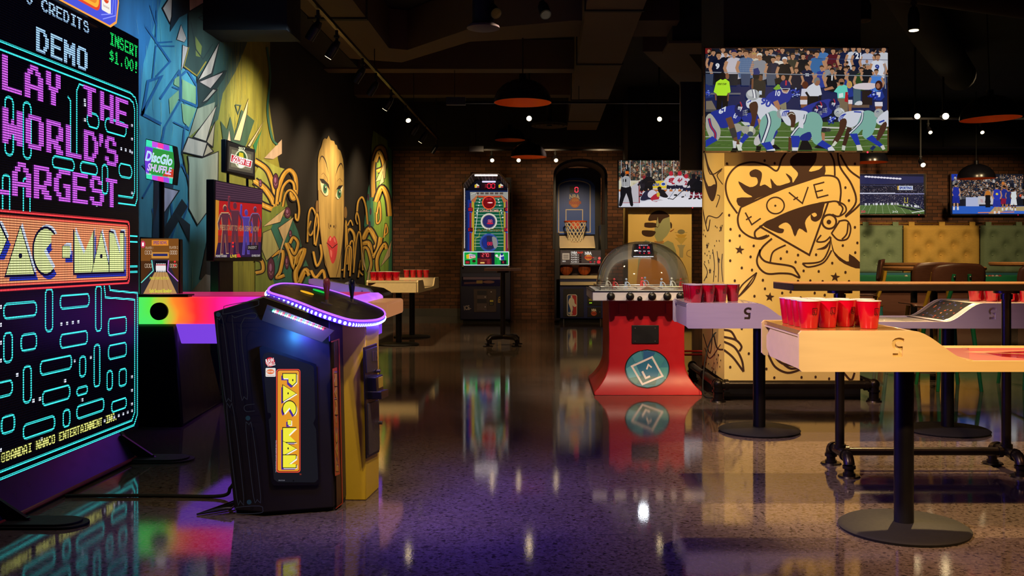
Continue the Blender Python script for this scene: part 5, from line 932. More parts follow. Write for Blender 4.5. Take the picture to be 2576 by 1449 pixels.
for x, y in ((-1.78, 8.35), (-1.70, 8.5), (-1.62, 8.36), (-1.74, 8.62)): MB().cyl((x, y, .985-(x+1.8)*.157), (x, y, .998-(x+1.8)*.157), .028, seg=20).build('button', mat('lilac_button', '#8a84a0', .3), t)
MB().ball((-1.74, 8.2+.18, .965), .05).build('trackball', mat('trackball_white', '#cfc8d4', .15), t)
# ------------------------------------------------ football throwing arcade against the brick wall
def zl(Y): return zoom(1130, 420, 3.6225, Y)
t = thing('football_arcade', 'tall lit football throwing arcade with a chamfered top against the brick wall', 'arcade machine', (-1.15, 18.6, 0))
g0, g1 = zl(18.07), zl(18.95)
fo = [(117, 925), (117, 148), (206, 46), (460, 46), (552, 148), (552, 925)]; bo = [(150, 770), (150, 215), (245, 122), (462, 122), (548, 215), (548, 770)]
m = MB()
for a, b in zip(fo, fo[1:]):
    A, B = g0(*a), g0(*b); d = (B-A).normalized()*.015; m.prism([A-d+Vector((0, 0, 0)), A-d+Vector((0, .05, 0)), B+d+Vector((0, .05, 0)), B+d], (Vector((0, 1, 0)).cross(B-A)).normalized()*.035)
m.build('front_frame', mat('beige_frame', '#b9a184', .4, var=.05), t, .004)
A = g0(230, 64); B = g0(438, 64); MB().box(A.x, B.x, 18.13, 18.17, A.z-.03, A.z-.01).build('header_light', glow('cool_tube', '#fff2ea', 5), t)
for x in (136, 536): q = g0(x, 0).x; MB().box(q-.008, q+.008, 18.13, 18.15, g0(0, 740).z, g0(0, 190).z).build('edge_light', glow('cool_edge', '#fff2ea', .55), t)
wm = mat('side_net_panel', '#3a2c28', .7)
m = MB(); s_ = MB()
for (a, b), (c, d) in zip(zip(fo, fo[1:]), zip(bo, bo[1:])):
    A, B, Cc, D = g0(*a), g0(*b), g1(*c), g1(*d); m.sheet([[A, B], [Cc, D]]); n = max(5, int((B-A).length/.075))
    for i in range(1, n): k = i/n; s_.tube([A+(B-A)*k+(Cc-A)*.02, Cc+(D-Cc)*k], .006, 5)
m.build('side_wall', wm, t); s_.build('white_slat', mat('white_slat', '#d8cfd0', .5), t)
M_FA = screen_mat('arcade_backlit', .9)
p = Pic(g1, FRONT, clip=(150, 120, 548, 772)); p.poly(bo, '#10141c'); p.rect(150, 215, 548, 772, '#12204a'); p.rect(168, 300, 548, 772, '#1b2f80'); p.rect(186, 330, 200, 772, '#8c1a2c'); p.rect(204, 310, 228, 772, '#b59a2a'); p.rect(497, 310, 514, 772, '#b59a2a'); p.rect(520, 300, 535, 772, '#8c1a2c')
p.poly([(190, 228), (535, 228), (532, 300), (485, 262), (250, 262), (195, 310)], '#9a9890')
for i in range(6): p.rect(240+i*44, 232, 272+i*44, 250, '#5a4a44'); p.line([(200, 250), (245, 235), (250, 262)], 3, '#e8e4da')
p.poly([(200, 310), (250, 258), (300, 262), (245, 330)], '#b5683c'); p.poly([(530, 310), (480, 258), (440, 262), (490, 330)], '#b5683c')
p.poly([(260, 262), (468, 262), (496, 330), (496, 772), (228, 772), (228, 340)], '#12573c'); p.poly([(266, 264), (463, 264), (468, 278), (262, 278)], '#c0452c')
for i in range(16): y = 290+i*29; p.line([(242-(i > 2)*12, y), (484+(i > 2)*10, y)], 3, '#c3cfc4')
for y in (300, 322, 350, 395, 420, 460): p.ell(280-(y-300)*.25, y, 7, 6, '#d8dcd4'); p.ell(448+(y-300)*.25, y, 7, 6, '#d8dcd4')
p.line([(265, 370), (235, 610)], 4, '#e8e8e0'); p.line([(470, 400), (455, 402), (490, 600)], 3, '#d0c030'); p.line([(280, 600), (270, 640), (240, 650), (240, 760)], 3, '#d0c030')
for (x, y), r, c1, c2 in (((362, 325), 63, '#f0522e', '#7a0c14'), ((362, 497), 75, '#d8d4c4', '#2a2c66'), ((362, 690), 84, '#35509c', '#28284a')):
    p.ell(x, y, r, r, c1); p.ell(x, y, r*.84, r*.84, '#401018' if c1[1] == 'f' else '#8e8a80' if c1[1] == 'd' else '#26407c'); p.ell(x, y, r*.76, r*.76, c2)
p.ell(372, 326, 26, 6, '#ff8a80'); p.ell(375, 326, 20, 3, '#ffffff'); p.ell(345, 292, 14, 10, '#a8202c'); p.ell(375, 292, 14, 10, '#a8202c'); digits(p, '88', 355, 482, 15, 28, '#ff6a6a', 4); p.ell(372, 515, 30, 7, '#c82038'); p.poly([(300, 660), (340, 630), (345, 740), (310, 730)], '#1c2c80'); digits(p, '88', 350, 686, 17, 26, '#ff2440', 4); p.poly([(390, 640), (430, 650), (440, 720), (410, 740)], '#8c8a88', 3)
p.text('LONG BOMB', 278, 386, 452, 412, '#7c1a1a', 0, .03); p.text('LONG BOMB', 280, 388, 450, 410, '#e8b49a', 0, .005); p.text('PLAY ACTION', 258, 562, 474, 592, '#14100c', 0, .035); p.text('PLAY ACTION', 260, 564, 472, 590, '#8a7430', 0, .0)
for x, y, s in ((172, 372, '000'), (500, 372, '100'), (172, 556, '011'), (500, 556, '080')): p.rect(x, y-2, x+44, y+34, '#2a0810'); digits(p, s, x+5, y+4, 9, 22, '#f0304a', 3); p.poly([(x+6, y+34), (x+40, y+34), (x+34, y+50), (x+22, y+44)], '#2c48a8')
p.build('playfield', M_FA, t)
p = Pic(zl(18.9), FRONT); p.poly([(168, 215), (248, 124), (462, 124), (545, 215)], '#0c0a16'); p.rrect(300, 126, 424, 142, 4, '#e8e0ff'); p.rect(290, 146, 428, 204, '#1c0610'); digits(p, ':00', 330, 152, 28, 42, '#ff2a48', 7)
for x in (252, 470): p.poly([(x-20, 165), (x, 152), (x+22, 168), (x+20, 188), (x-18, 190)], '#d8d4c8'); p.poly([(x-20, 162), (x-2, 160), (x-4, 188), (x-20, 188)], '#d8b41e'); p.poly([(x, 176), (x+22, 174), (x+18, 188), (x, 188)], '#b02a20')
digits(p, '1', 308, 152, 14, 42, '#4a1c1c', 4); p.build('timer_display', M_FA, t)
MB().prism([g0(*q) for q in ((128, 768), (548, 768), (548, 900), (128, 900))], (0, .08, 0)).build('marquee_box', M_BLKPL, t, .006)
p = Pic(zl(18.065), FRONT); p.rrect(130, 770, 545, 898, 5, '#d8f4ff'); p.rect(137, 778, 538, 891, '#12983c')
for i in range(8): p.rect(137+i*50, 778, 160+i*50, 891, '#16a845')
p.rect(256, 778, 414, 891, '#101430'); p.rect(280, 780, 382, 826, '#4a0a14'); digits(p, '270', 300, 788, 16, 30, '#ff5a6a', 5); p.rect(258, 832, 386, 890, '#5c1218'); p.text('LONG BOMB', 285, 842, 340, 852, '#b06a4a'); p.rect(283, 866, 322, 880, '#e0b060')
for i in range(4): p.rect(345, 842+i*11, 372, 848+i*11, '#a8303a')
p.rect(146, 850, 190, 886, '#1c0c10'); digits(p, '000', 152, 862, 8, 16, '#ff3040', 2.5); p.rect(470, 850, 522, 886, '#101420'); digits(p, '0', 488, 860, 9, 16, '#ff3040', 2.5); p.ell(226, 858, 16, 12, '#3c1210')
p.poly([(155, 802), (190, 790), (240, 800), (240, 825), (190, 838), (158, 835)], '#e8e4dc'); p.poly([(155, 802), (182, 794), (182, 836), (158, 835)], '#e0b81c'); p.text('GRIDIRON', 184, 796, 240, 812, '#1c2c90', 0, .03); p.text('BLITZ', 188, 814, 238, 832, '#c0281c', 0, .04)
p.poly([(468, 790), (486, 786), (494, 800), (502, 840), (470, 850), (455, 838)], '#e4e4ee', 2); p.ell(480, 796, 12, 12, '#1a2a80'); p.poly([(470, 820), (500, 812), (502, 846), (474, 848)], '#24389a'); p.line([(462, 826), (432, 818), (420, 806)], 9, '#d8c8c0'); p.poly([(420, 800), (438, 796), (448, 812), (430, 818)], '#e8e8f0')
p.build('marquee_art', M_FA, t)
x0, x1, zt_ = g0(100, 0).x, g0(560, 0).x, g0(0, 905).z; NAVY = mat('navy_cabinet', '#15152c', .35, var=.08)
MB().box(x0, x1, 18.07, 19.6, .06, zt_).build('lower_cabinet', NAVY, t, .012); MB().box(x0+.05, x1-.05, 18.15, 19.5, 0, .06).build('foot_base', M_RUBBER, t); MB().box(x0+.02, x1-.02, 18.95, 19.55, zt_, g0(0, 60).z).build('rear_cabinet', M_BLKPL, t)
MB().prism([g0(118, 965), g0(478, 965), g0(478, 1085), g0(112, 1085)], (0, -.012, 0)).build('tray_window', mat('tray_dark', '#1c1c2c', .15), t)
p = Pic(zl(18.055), FRONT); p.rect(128, 1003, 478, 1026, '#7a6480'); p.rect(118, 968, 478, 1000, '#2a3050'); p.poly([(135, 1050), (280, 1046), (300, 1062), (135, 1068)], '#5c2c38'); p.ell(360, 1048, 52, 14, '#7c4a3e'); p.rect(308, 1042, 410, 1054, '#8a5a50'); p.rrect(248, 1034, 304, 1062, 4, '#a08440'); p.build('tray_print', M_PRINT, t)
dr = MB().prism([g0(*q) for q in ((224, 1112), (430, 1112), (430, 1322), (226, 1322))], (0, -.015, 0)).build('coin_door', mat('door_bronze', '#4a3c38', .45, .4), t, .003)
p = Pic(zl(18.05), FRONT); p.rect(255, 1128, 342, 1166, '#16141c'); p.rect(255, 1204, 342, 1240, '#16141c'); p.line([(348, 1114), (350, 1320)], 3, '#231c1c'); p.rect(254, 1170, 342, 1200, '#5a4a46'); p.rect(254, 1244, 342, 1308, '#564642'); p.rrect(364, 1206, 406, 1264, 4, '#0c0c10'); p.rect(370, 1212, 402, 1230, '#c8b848'); p.ell(378, 1248, 3, 3, '#e0e020'); p.ell(390, 1248, 3, 3, '#e0e020')
for x, y in ((328, 1185), (328, 1275), (383, 1138)): p.ell(x, y, 6, 6, '#b0a8a8')
p.build('door_print', M_PRINT, dr)
p = Pic(zl(18.066), FRONT); p.text('ICE', 134, 1262, 186, 1304, '#a89a94', -6, .04); p.rect(170, 1288, 200, 1294, '#a89a94'); p.poly([(450, 1186), (474, 1176), (472, 1236), (444, 1238), (444, 1212)], '#a8863c'); p.rect(452, 1194, 464, 1204, '#2a2018'); p.rect(452, 1216, 464, 1226, '#2a2018'); p.build('cabinet_logo', M_PRINT, t)
# ------------------------------------------------ basketball arcade
def zn(Y): return zoom(1370, 400, 3.4526, Y)
t = thing('basketball_arcade', 'navy basketball arcade with hoop, net and arched top against the brick wall', 'arcade machine', (.6, 18.6, 0)); n0 = zn(18.07); BLUE = mat('blue_cabinet', '#15205c', .4, var=.1)
x0, x1 = n0(88, 0).x, n0(522, 0).x
MB().box(x0+.02, x1, 18.07, 19.6, .08, n0(0, 1040).z).build('lower_cabinet', BLUE, t, .012); MB().box(x0+.08, x1-.06, 18.15, 19.5, 0, .08).build('foot_base', M_RUBBER, t)
for x in (166, 488): q = n0(x, 0).x; MB().cyl((q, 18.12, 0), (q, 18.12, .09), .02).build('level_foot', M_STEEL, t)
arch = [(100, 130)]+[(310-210*math.cos(PI*k/12), 130-112*math.sin(PI*k/12)) for k in range(1, 12)]+[(522, 130)]
A = [n0(92, 780)]+[n0(*q) for q in arch]+[n0(524, 780)]; m = MB()
for a, b in zip(A, A[1:]): d = (b-a).normalized()*.01; up = Vector((0, 1, 0)).cross(b-a).normalized()*.05; m.prism([a-d, b+d, b+d-up, a-d-up], (0, .06, 0))
m.build('arch_frame', mat('black_blue_frame', '#12131f', .4), t, .004)
B = [q+Vector((0, 1.05, 0)) for q in A]; m = MB().sheet([A, B]); m.build('side_net', mat('grey_net', '#6a5c50', .85, var=.3, scale=90), t)
MB().prism([n0(88, 640), n0(128, 640), n0(136, 1400), n0(88, 1400)], (0, 1.4, 0)).build('side_panel', M_BLKPL, t); MB().prism([n0(490, 570), n0(524, 570), n0(524, 1040), n0(490, 1040)], (0, 1.4, 0)).build('side_panel', M_BLKPL, t)
n2 = zn(18.95); MB().box(x0+.02, x1-.02, 19.0, 19.55, .3, n2(0, 75).z).build('back_board_frame', M_BLKPL, t)
p = Pic(n2, FRONT); E = [(108, 655), (108, 235)]+[(270-162*math.cos(PI*k/10), 235-72*math.sin(PI*k/10)) for k in range(1, 10)]+[(438, 235), (438, 655)]; p.poly(E, '#2a55b4')
I = [(122, 636), (122, 240)]+[(260-138*math.cos(PI*k/10), 240-52*math.sin(PI*k/10)) for k in range(1, 10)]+[(396, 240), (396, 636)]; p.line(I, 9, '#cbc2ae', closed=True); p.line([(186, 545), (186, 440), (330, 440), (330, 545)], 8, '#cbc2ae'); p.rect(218, 238, 298, 296, '#140a12')
p.text('NBA', 216, 306, 305, 348, '#e8dfd0', 0, .04); p.ell(263, 378, 44, 46, '#b5602a'); p.ell(263, 378, 36, 38, '#c8742e'); p.text('Hoops', 212, 358, 318, 404, '#7a1f2a', -3, .05); p.text('Hoops', 213, 360, 317, 402, '#c8562c', -3, .01); p.build('backboard', paint_mat('backboard_print', .35), t)
p = Pic(zn(18.94), FRONT); digits(p, '0', 264, 246, 26, 42, '#ff3a52', 6); p.build('score_display', screen_mat('score_led', 1.6), t)
rc = n2(265, 548); rc.y = 18.66; RR = .215; m = MB(); m.tube([rc+Vector((RR*math.cos(a*PI/16), RR*math.sin(a*PI/16), 0)) for a in range(32)], .013, 8, True); m.box(rc.x-.09, rc.x+.09, rc.y+RR, 18.95, rc.z-.13, rc.z+.01)
m.build('hoop_rim', mat('hoop_orange', '#e0521c', .4), t); m = MB(); NS = 14
for d in (-1, 1):
    for k in range(NS):
        P = []
        for j in range(8): v = j/7; r = RR*(1-.42*v+.10*max(0, v-.75)*3); a = 2*PI*(k/NS)+d*v*1.5; P.append(rc+Vector((r*math.cos(a), r*math.sin(a), -.40*v)))
        m.tube(P, .0065, 5)
m.build('net', mat('white_cord', '#e6dcc4', .8), t)
MB().prism([zn(18.3)(132, 765), zn(18.3)(440, 765), zn(18.9)(428, 668), zn(18.9)(115, 668)], (0, 0, -.02)).build('return_ramp', M_BIRCH, t)
MB().prism([n0(132, 785), n0(496, 785), n0(496, 922), n0(132, 922)], (0, .1, 0)).build('score_panel', M_BLKPL, t, .004)
p = Pic(zn(18.065), FRONT); p.rect(138, 795, 490, 916, '#4a3c34'); p.rect(154, 818, 216, 874, '#c0a88c')
for i in range(5): p.rect(162, 830+i*8, 208, 834+i*8, '#5a4a40')
p.text('1NBA', 230, 802, 284, 824, '#f0e8dc', 0, .04); p.text('Hoops', 286, 800, 334, 826, '#d8452c', -8, .04)
for i in range(4): p.text('PLAYER %d' % (i+1), 230, 828+i*20, 294, 840+i*20, '#ece0d4', 0, .03); p.rect(304, 826+i*20, 320, 842+i*20, '#1c0c0c')
p.text('NBA', 350, 804, 410, 834, '#f0e8dc', 0, .05); p.ell(381, 856, 30, 26, '#d07a30'); p.text('Hoops', 346, 842, 416, 872, '#b02a24', -3, .05); p.rect(154, 882, 182, 894, '#d8ccc0'); p.text('ICE', 156, 884, 180, 892, '#4a3c34', 0, .03); p.ell(476, 862, 12, 12, '#ff6a60'); p.ell(470, 894, 15, 15, '#f0343a'); p.rect(386, 886, 412, 904, '#2a0c10'); digits(p, '00', 390, 890, 7, 10, '#ff3a4a', 2.5); p.rect(426, 850, 452, 876, '#6a5a4c'); p.ell(424, 856, 4, 4, '#ff3a3a'); digits(p, '2', 430, 888, 8, 11, '#ff3a4a', 2.5); digits(p, '1', 308, 830, 6, 9, '#ff3a4a', 2); p.rect(224, 908, 440, 912, '#b8a898')
p.build('score_print', screen_mat('score_backlit', .75), t)
for nm, a, b, y0 in (('ball_shelf', 1012, 1040, 18.05), ('front_rail', 1066, 1096, 18.0)): MB().box(n0(134, 0).x, n0(492, 0).x, y0, 18.6, n0(0, b).z, n0(0, a).z).build(nm, M_BIRCH, t, .005)
MB().box(x0+.05, x1-.02, 18.62, 19.4, n0(0, 1010).z, n0(0, 925).z).build('ball_bay', M_WALNUT, t)
dm = mat('cabinet_door', '#17131a', .4)
for P, nm in (([(162, 1126), (340, 1126), (340, 1372), (162, 1372)], 'left'), ([(372, 1126), (492, 1126), (492, 1274), (372, 1274)], 'coin'), ([(372, 1286), (492, 1286), (492, 1372), (372, 1372)], 'cash')):
    d = MB().prism([n0(*q) for q in P], (0, -.012, 0)).build('cabinet_door', dm, t, .003); q = n0(*((324, 1246) if nm == 'left' else (478, 1200 if nm == 'coin' else 1330))); MB().ball(q+Vector((0, -.015, 0)), .012).build('lock', M_STEEL, d)
p = Pic(zn(18.055), FRONT); p.rrect(194, 1176, 282, 1364, 18, '#e6dccc'); p.rrect(199, 1182, 277, 1358, 15, '#1c4488'); p.poly([(238, 1182), (262, 1182), (277, 1196), (277, 1344), (264, 1358), (234, 1358), (250, 1300), (236, 1230)], '#c02c34')
p.poly([(228, 1186), (240, 1190), (242, 1206), (256, 1222), (260, 1250), (268, 1262), (254, 1282), (242, 1270), (246, 1300), (238, 1330), (234, 1358), (222, 1358), (228, 1320), (214, 1270), (206, 1248), (214, 1216), (226, 1206)], '#e6dccc', 2); p.ell(262, 1272, 13, 13, '#e6dccc'); p.text('NBA', 206, 1328, 244, 1350, '#e6dccc', 0, .04)
p.build('league_logo', M_PRINT, t); p = Pic(zn(18.055), FRONT); p.text('NBA', 408, 1300, 450, 1324, '#e8dcd0', 0, .05); p.ell(428, 1342, 24, 20, '#c0502c'); p.text('Hoops', 402, 1328, 454, 1354, '#8c2a24', 0, .04); p.rrect(380, 1208, 420, 1262, 3, '#0c0c10'); p.rect(384, 1214, 416, 1232, '#a0902c'); p.build('door_art', M_PRINT, t)
p = Pic(zn(18.054), FRONT); p.ell(394, 1250, 5, 4, '#a8e020'); p.ell(406, 1250, 5, 4, '#a8e020'); p.build('status_light', screen_mat('status_led', 1.2), t)
def basketball(px, py, lab):
    c = n0(px, 0); r = .122; c.y = 18.3; c.z = n0(0, 1012).z+r; m = mat('basketball_rubber', '#c8602c', .6, bump=.2, scale=120)
    o = MB().ball(c, r, seg=28).build('basketball', m); tag(o, lab, 'ball', 'basketballs on the arcade shelf'); b = MB()
    for ax in (0, 1): b.tube([c+Vector((r*1.002*math.cos(k*PI/16)*(ax == 0), -r*1.002*math.sin(k*PI/16) if ax == 0 else r*1.002*math.cos(k*PI/16)*1.0, r*1.002*math.sin(k*PI/16) if ax else r*.0)) for k in range(32)], .003, 5, True)
    for s in (-1, 1): b.tube([c+r*1.002*Vector((s*(.45+.3*abs(math.sin(k*PI/10))), -math.sqrt(max(0, 1-(.45+.3*abs(math.sin(k*PI/10)))**2))*math.cos(k*PI/10), math.sqrt(max(0, 1-(.45+.3*abs(math.sin(k*PI/10)))**2))*math.sin(k*PI/10))) for k in range(20)], .003, 5, True)
    b.build('seam', M_INK, o)
basketball(190, 0, 'orange basketball on the arcade shelf under the player names'); basketball(350, 0, 'orange basketball on the arcade shelf under the round ball logo')
# ------------------------------------------------ bubble hockey table
zh = lambda Y: zoom(1470, 580, 3.371, Y)
t = thing('dome_hockey_table', 'red dome hockey table with a clear bubble and black knobs', 'arcade machine', (.9, 9.1, 0)); HX = .905
def yf(z): return 8.62-.13*max(0, (.27-z)/.27)**2
RED = mat('red_cabinet', '#b3121f', .38, var=.05); lv = [(0, .478), (.012, .482), (.03, .478), (.06, .445), (.10, .412), (.15, .38), (.21, .355), (.27, .343), (.5, .34), (.845, .345)]; m = MB(); R = []
for z, hx in lv: y0 = yf(z); y1 = 18.2-y0; R.append([m.bm.verts.new((HX+a*hx, y, z)) for a, y in ((-1, y0), (1, y0), (1, y1), (-1, y1))])
for a, b in zip(R, R[1:]):
    for i in range(4): m.bm.faces.new((a[i], a[(i+1) % 4], b[(i+1) % 4], b[i]))
m.bm.faces.new(R[0][::-1]); m.bm.faces.new(R[-1]); m.build('pedestal', RED, t, .008, 30)
MB().box(.408, 1.402, 8.45, 9.75, .843, .926).build('playing_box', mat('lilac_white_laminate', '#d9d2dc', .3), t, .006); MB().box(.40, 1.41, 8.44, 9.76, .926, .932).build('black_edge', M_BLKPL, t); MB().box(.43, 1.38, 8.48, 9.72, .932, .937).build('rink', mat('rink_white', '#d5dbe2', .12), t)
for x in (222, 384, 570, 698, 808): c = zh(8.45)(x, 557); MB().cyl(c, c+Vector((0, -.03, 0)), .009).ball(c+Vector((0, -.045, 0)), .037, 1, .9, 1).build('knob', M_BLKPL, t)
c = zh(8.45)(468, 578); MB().ball(c+Vector((0, -.02, 0)), .024).build('knob', M_BLKPL, t)
c0 = zh(8.61)(402, 803); c1 = zh(8.61)(632, 958); MB().box(c0.x, c1.x, 8.608, 8.63, c1.z, c0.z).build('coin_panel', mat('coin_panel_black', '#0d0c10', .45), t, .004)
for x in (430, 600):
    for y in (828, 940): c = zh(8.608)(x, y); MB().ball(c, .006, seg=8).build('screw', M_STEEL, t)
for x in (328, 722): c = zh(8.62)(x, 660); MB().box(c.x-.035, c.x+.035, 8.60, 8.63, c.z-.05, c.z+.05).build('cup_holder', RED, t, .004)
def onface(u, v):
    Y = 8.6
    for k in range(6): q = zh(Y)(u, v); Y = yf(q.z)-.003
    return zh(Y)(u, v)
p = Pic(onface, FRONT, step=2e-4); p.sub = 16
def disc(r1, r2, col, n=7):
    for i in range(n): a0, a1 = i*360/n, (i+1)*360/n; p.poly([(533, 1172)]+[(533+r1*math.cos(math.radians(a)), 1172+r2*math.sin(math.radians(a))) for a in (a0, (a0+a1)/2, a1)], col if isinstance(col, str) else col[i % len(col)])
for rr in (1,):
    P = [(533+190*math.cos(k*PI/20), 1172+165*math.sin(k*PI/20)) for k in range(40)]
    def strips(x0, x1, y0, y1, fx, col):
        n = 22
        for i in range(n):
            ya, yb = y0+(y1-y0)*i/n, y0+(y1-y0)*(i+1)/n; a, b = fx(ya), fx(yb)
            if a and b: p.poly([(a[0], ya), (a[1], ya), (b[1], yb), (b[0], yb)], col)
    def el(rx, ry): return lambda y: (533-rx*math.sqrt(max(0, 1-((y-1172)/ry)**2)), 533+rx*math.sqrt(max(0, 1-((y-1172)/ry)**2)))
    strips(0, 0, 1007, 1337, el(190, 165), '#14181c'); strips(0, 0, 1015, 1329, el(181, 157), '#3a7f9a')
def fan(P, col):      # piecewise so that it follows the curved front
    p.poly([(533+(x-533), y) for x, y in P], col)
for P, c in (([(352, 1172), (430, 1120), (480, 1230), (380, 1250)], '#5ba3b8'), ([(400, 1065), (480, 1020), (500, 1110), (430, 1120)], '#4a90a8'), ([(500, 1015), (600, 1030), (560, 1100), (500, 1110)], '#2c5f98'), ([(600, 1040), (680, 1090), (640, 1160), (560, 1100)], '#3f8a9a'), ([(640, 1160), (712, 1160), (690, 1260), (620, 1240)], '#4f9aa0'), ([(480, 1230), (620, 1240), (600, 1310), (440, 1300)], '#3a6a70'), ([(380, 1250), (480, 1230), (440, 1300), (420, 1295)], '#46807c'), ([(430, 1120), (560, 1100), (640, 1160), (620, 1240), (480, 1230)], '#2f6f96')): fan(P, c)
p.line([(402, 1150), (574, 1072), (662, 1232), (492, 1302)], 16, '#e3d6da', closed=True); p.line([(490, 1192), (520, 1250), (556, 1234)], 17, '#e3d6da'); p.line([(527, 1176), (542, 1136), (570, 1160)], 13, '#e3d6da')
p.build('round_emblem', M_PRINT, t)
# clear bubble
def glass_mat():
    m, nt, b, L = new_mat('clear_acrylic'); nt.nodes.remove(b); o = nt.nodes['Material Output']; tr = nt.nodes.new('ShaderNodeBsdfTransparent'); gl_ = nt.nodes.new('ShaderNodeBsdfGlossy'); gl_.inputs['Roughness'].default_value = .03; tr.inputs[0].default_value = (.985, .985, .985, 1)
    fr = nt.nodes.new('ShaderNodeFresnel'); fr.inputs[0].default_value = 1.45; ad = nt.nodes.new('ShaderNodeMath'); ad.operation = 'MULTIPLY_ADD'; ad.inputs[1].default_value = .75; ad.inputs[2].default_value = .01; mx = nt.nodes.new('ShaderNodeMixShader')
    L.new(fr.outputs[0], ad.inputs[0]); L.new(ad.outputs[0], mx.inputs[0]); L.new(tr.outputs[0], mx.inputs[1]); L.new(gl_.outputs[0], mx.inputs[2]); L.new(mx.outputs[0], o.inputs[0]); return m
rows = []
for j in range(15):
    v = j/14; z = .445*math.sin(v*PI/2)**.92; rr = max(.002, math.cos(v*PI/2)**.86); rows.append([(HX+.425*rr*math.copysign(abs(math.cos(a*PI/24))**.62, math.cos(a*PI/24)), 9.1+.59*rr*math.copysign(abs(math.sin(a*PI/24))**.62, math.sin(a*PI/24)), .937+z) for a in range(49)])
M_CLR = glass_mat(); MB().sheet(rows).build('dome', M_CLR, t, 0, 80)
MB().box(HX-.43, HX+.43, 8.50, 8.512, .937, .965).box(HX-.43, HX+.43, 9.69, 9.70, .937, .965).box(HX-.43, HX-.42, 8.5, 9.7, .937, .965).box(HX+.42, HX+.43, 8.5, 9.7, .937, .965).build('dome_rim', M_CLR, t)
a = zh(9.1)(418, 112); b = zh(9.1)(590, 226); MB().prism([zh(9.02)(424, 110), zh(9.02)(578, 110), zh(9.02)(592, 212), zh(9.02)(586, 228), zh(9.02)(418, 228), zh(9.02)(410, 214)], (0, .16, 0)).build('hanging_scoreboard', M_BLKPL, t, .004)
p = Pic(zh(9.015), FRONT); p.rect(440, 118, 570, 200, '#120c18'); p.text('BUBBLE BOYS', 462, 120, 540, 128, '#d8c8d0', 0, .02); digits(p, '16', 456, 136, 8, 16, '#ff3040', 3); digits(p, '26', 534, 136, 8, 16, '#ff3040', 3); digits(p, '8', 502, 138, 7, 12, '#ff3040', 2.5); digits(p, '4', 466, 184, 7, 12, '#ff3040', 2.5); digits(p, '00', 540, 184, 7, 12, '#ff3040', 2.5); digits(p, '0', 504, 188, 6, 9, '#ff3040', 2)
for x in (460, 498, 534): p.rect(x, 172, x+22, 177, '#c8b8c0')
for i in range(14): p.ell(422+i*12.2, 220, 5, 4, '#f0f4ff', seg=8)
p.build('score_display', screen_mat('hockey_score', 1.3), t)
for i, (x, y, Y, c) in enumerate(((190, 455, 9.2, 'w'), (250, 465, 8.8, 'r'), (352, 460, 8.8, 'b'), (485, 450, 9.2, 'r'), (512, 440, 9.5, 'b'), (652, 460, 8.8, 'b'), (738, 455, 9.2, 'w'), (815, 455, 8.9, 'r'))):
    q = zh(Y)(x, y); q.z = .945; m = mat('figure_paint', {'w': '#d4dce4', 'r': '#a82c30', 'b': '#8fa6cf'}[c], .4, var=.4, scale=60)
    MB().tube([q+Vector((-.012, 0, 0)), q+Vector((-.004, 0, .035)), q+Vector((.002, 0, .06))], [.006, .008, .012], 8).tube([q+Vector((.014, 0, 0)), q+Vector((.006, 0, .035))], [.006, .008], 8).ball(q+Vector((.003, -.004, .082)), .011, seg=10).tube([q+Vector((.006, 0, .062)), q+Vector((.03, -.01, .045)), q+Vector((.045, -.015, .008))], .004, 6).build('player_figure', m, t)
for x in (HX-.28, HX-.1, HX+.12, HX+.28): MB().cyl((x, 8.5, .953), (x, 9.69, .953), .004, seg=8).build('control_rod', M_STEEL, t)
MB().cyl((HX-.41, 8.7, .962), (HX+.41, 8.7, .962), .005, seg=8).cyl((HX-.41, 9.3, .962), (HX+.41, 9.3, .962), .005, seg=8).build('cross_rod', M_STEEL, t)
MB().prism([zh(8.55)(478, 505), zh(8.55)(532, 475), zh(8.55)(580, 490), zh(8.55)(620, 507)], (0, .05, 0)).build('goal_cover', mat('goal_taupe', '#7a6258', .5), t)
l = bpy.data.lights.new('dome_lamp', 'POINT'); l.energy = 1.6; l.color = (.85, .92, 1); l.shadow_soft_size = .045; o = bpy.data.objects.new('dome_lamp', l); C.objects.link(o); o.location = (HX+.02, 9.1, 1.2)
# ------------------------------------------------ televisions
def tv(label, x0, x1, z0, z1, Y, wall_y, facing=-1, led=.885):
    t = thing('television', label, 'television', ((x0+x1)/2, Y, (z0+z1)/2), 'large wall televisions'); b = .012; s = -facing
    m = MB()
    for a in ((x0, x1, z0, z0+b*1.3), (x0, x1, z1-b, z1), (x0, x0+b, z0, z1), (x1-b, x1, z0, z1)): m.box(a[0], a[1], min(Y, Y+s*.03), max(Y, Y+s*.03), a[2], a[3])
    m.build('bezel', M_FRAME, t, .002); MB().box(x0+.004, x1-.004, min(Y+s*.012, Y+s*.05), max(Y+s*.012, Y+s*.05), z0+.004, z1-.004).build('back_shell', mat('tv_back', '#1a1820', .5, .2, stretch=(1, 1, 30)), t)
    MB().box((x0+x1)/2-.3, (x0+x1)/2+.3, min(Y+s*.05, wall_y), max(Y+s*.05, wall_y), (z0+z1)/2-.2, (z0+z1)/2+.2).build('wall_mount', M_BLACK, t)
    if facing < 0: MB().ball((x0+(x1-x0)*led, Y-.002, z0+.003), .007, seg=8).build('power_light', M_LED_R, t)
    return t
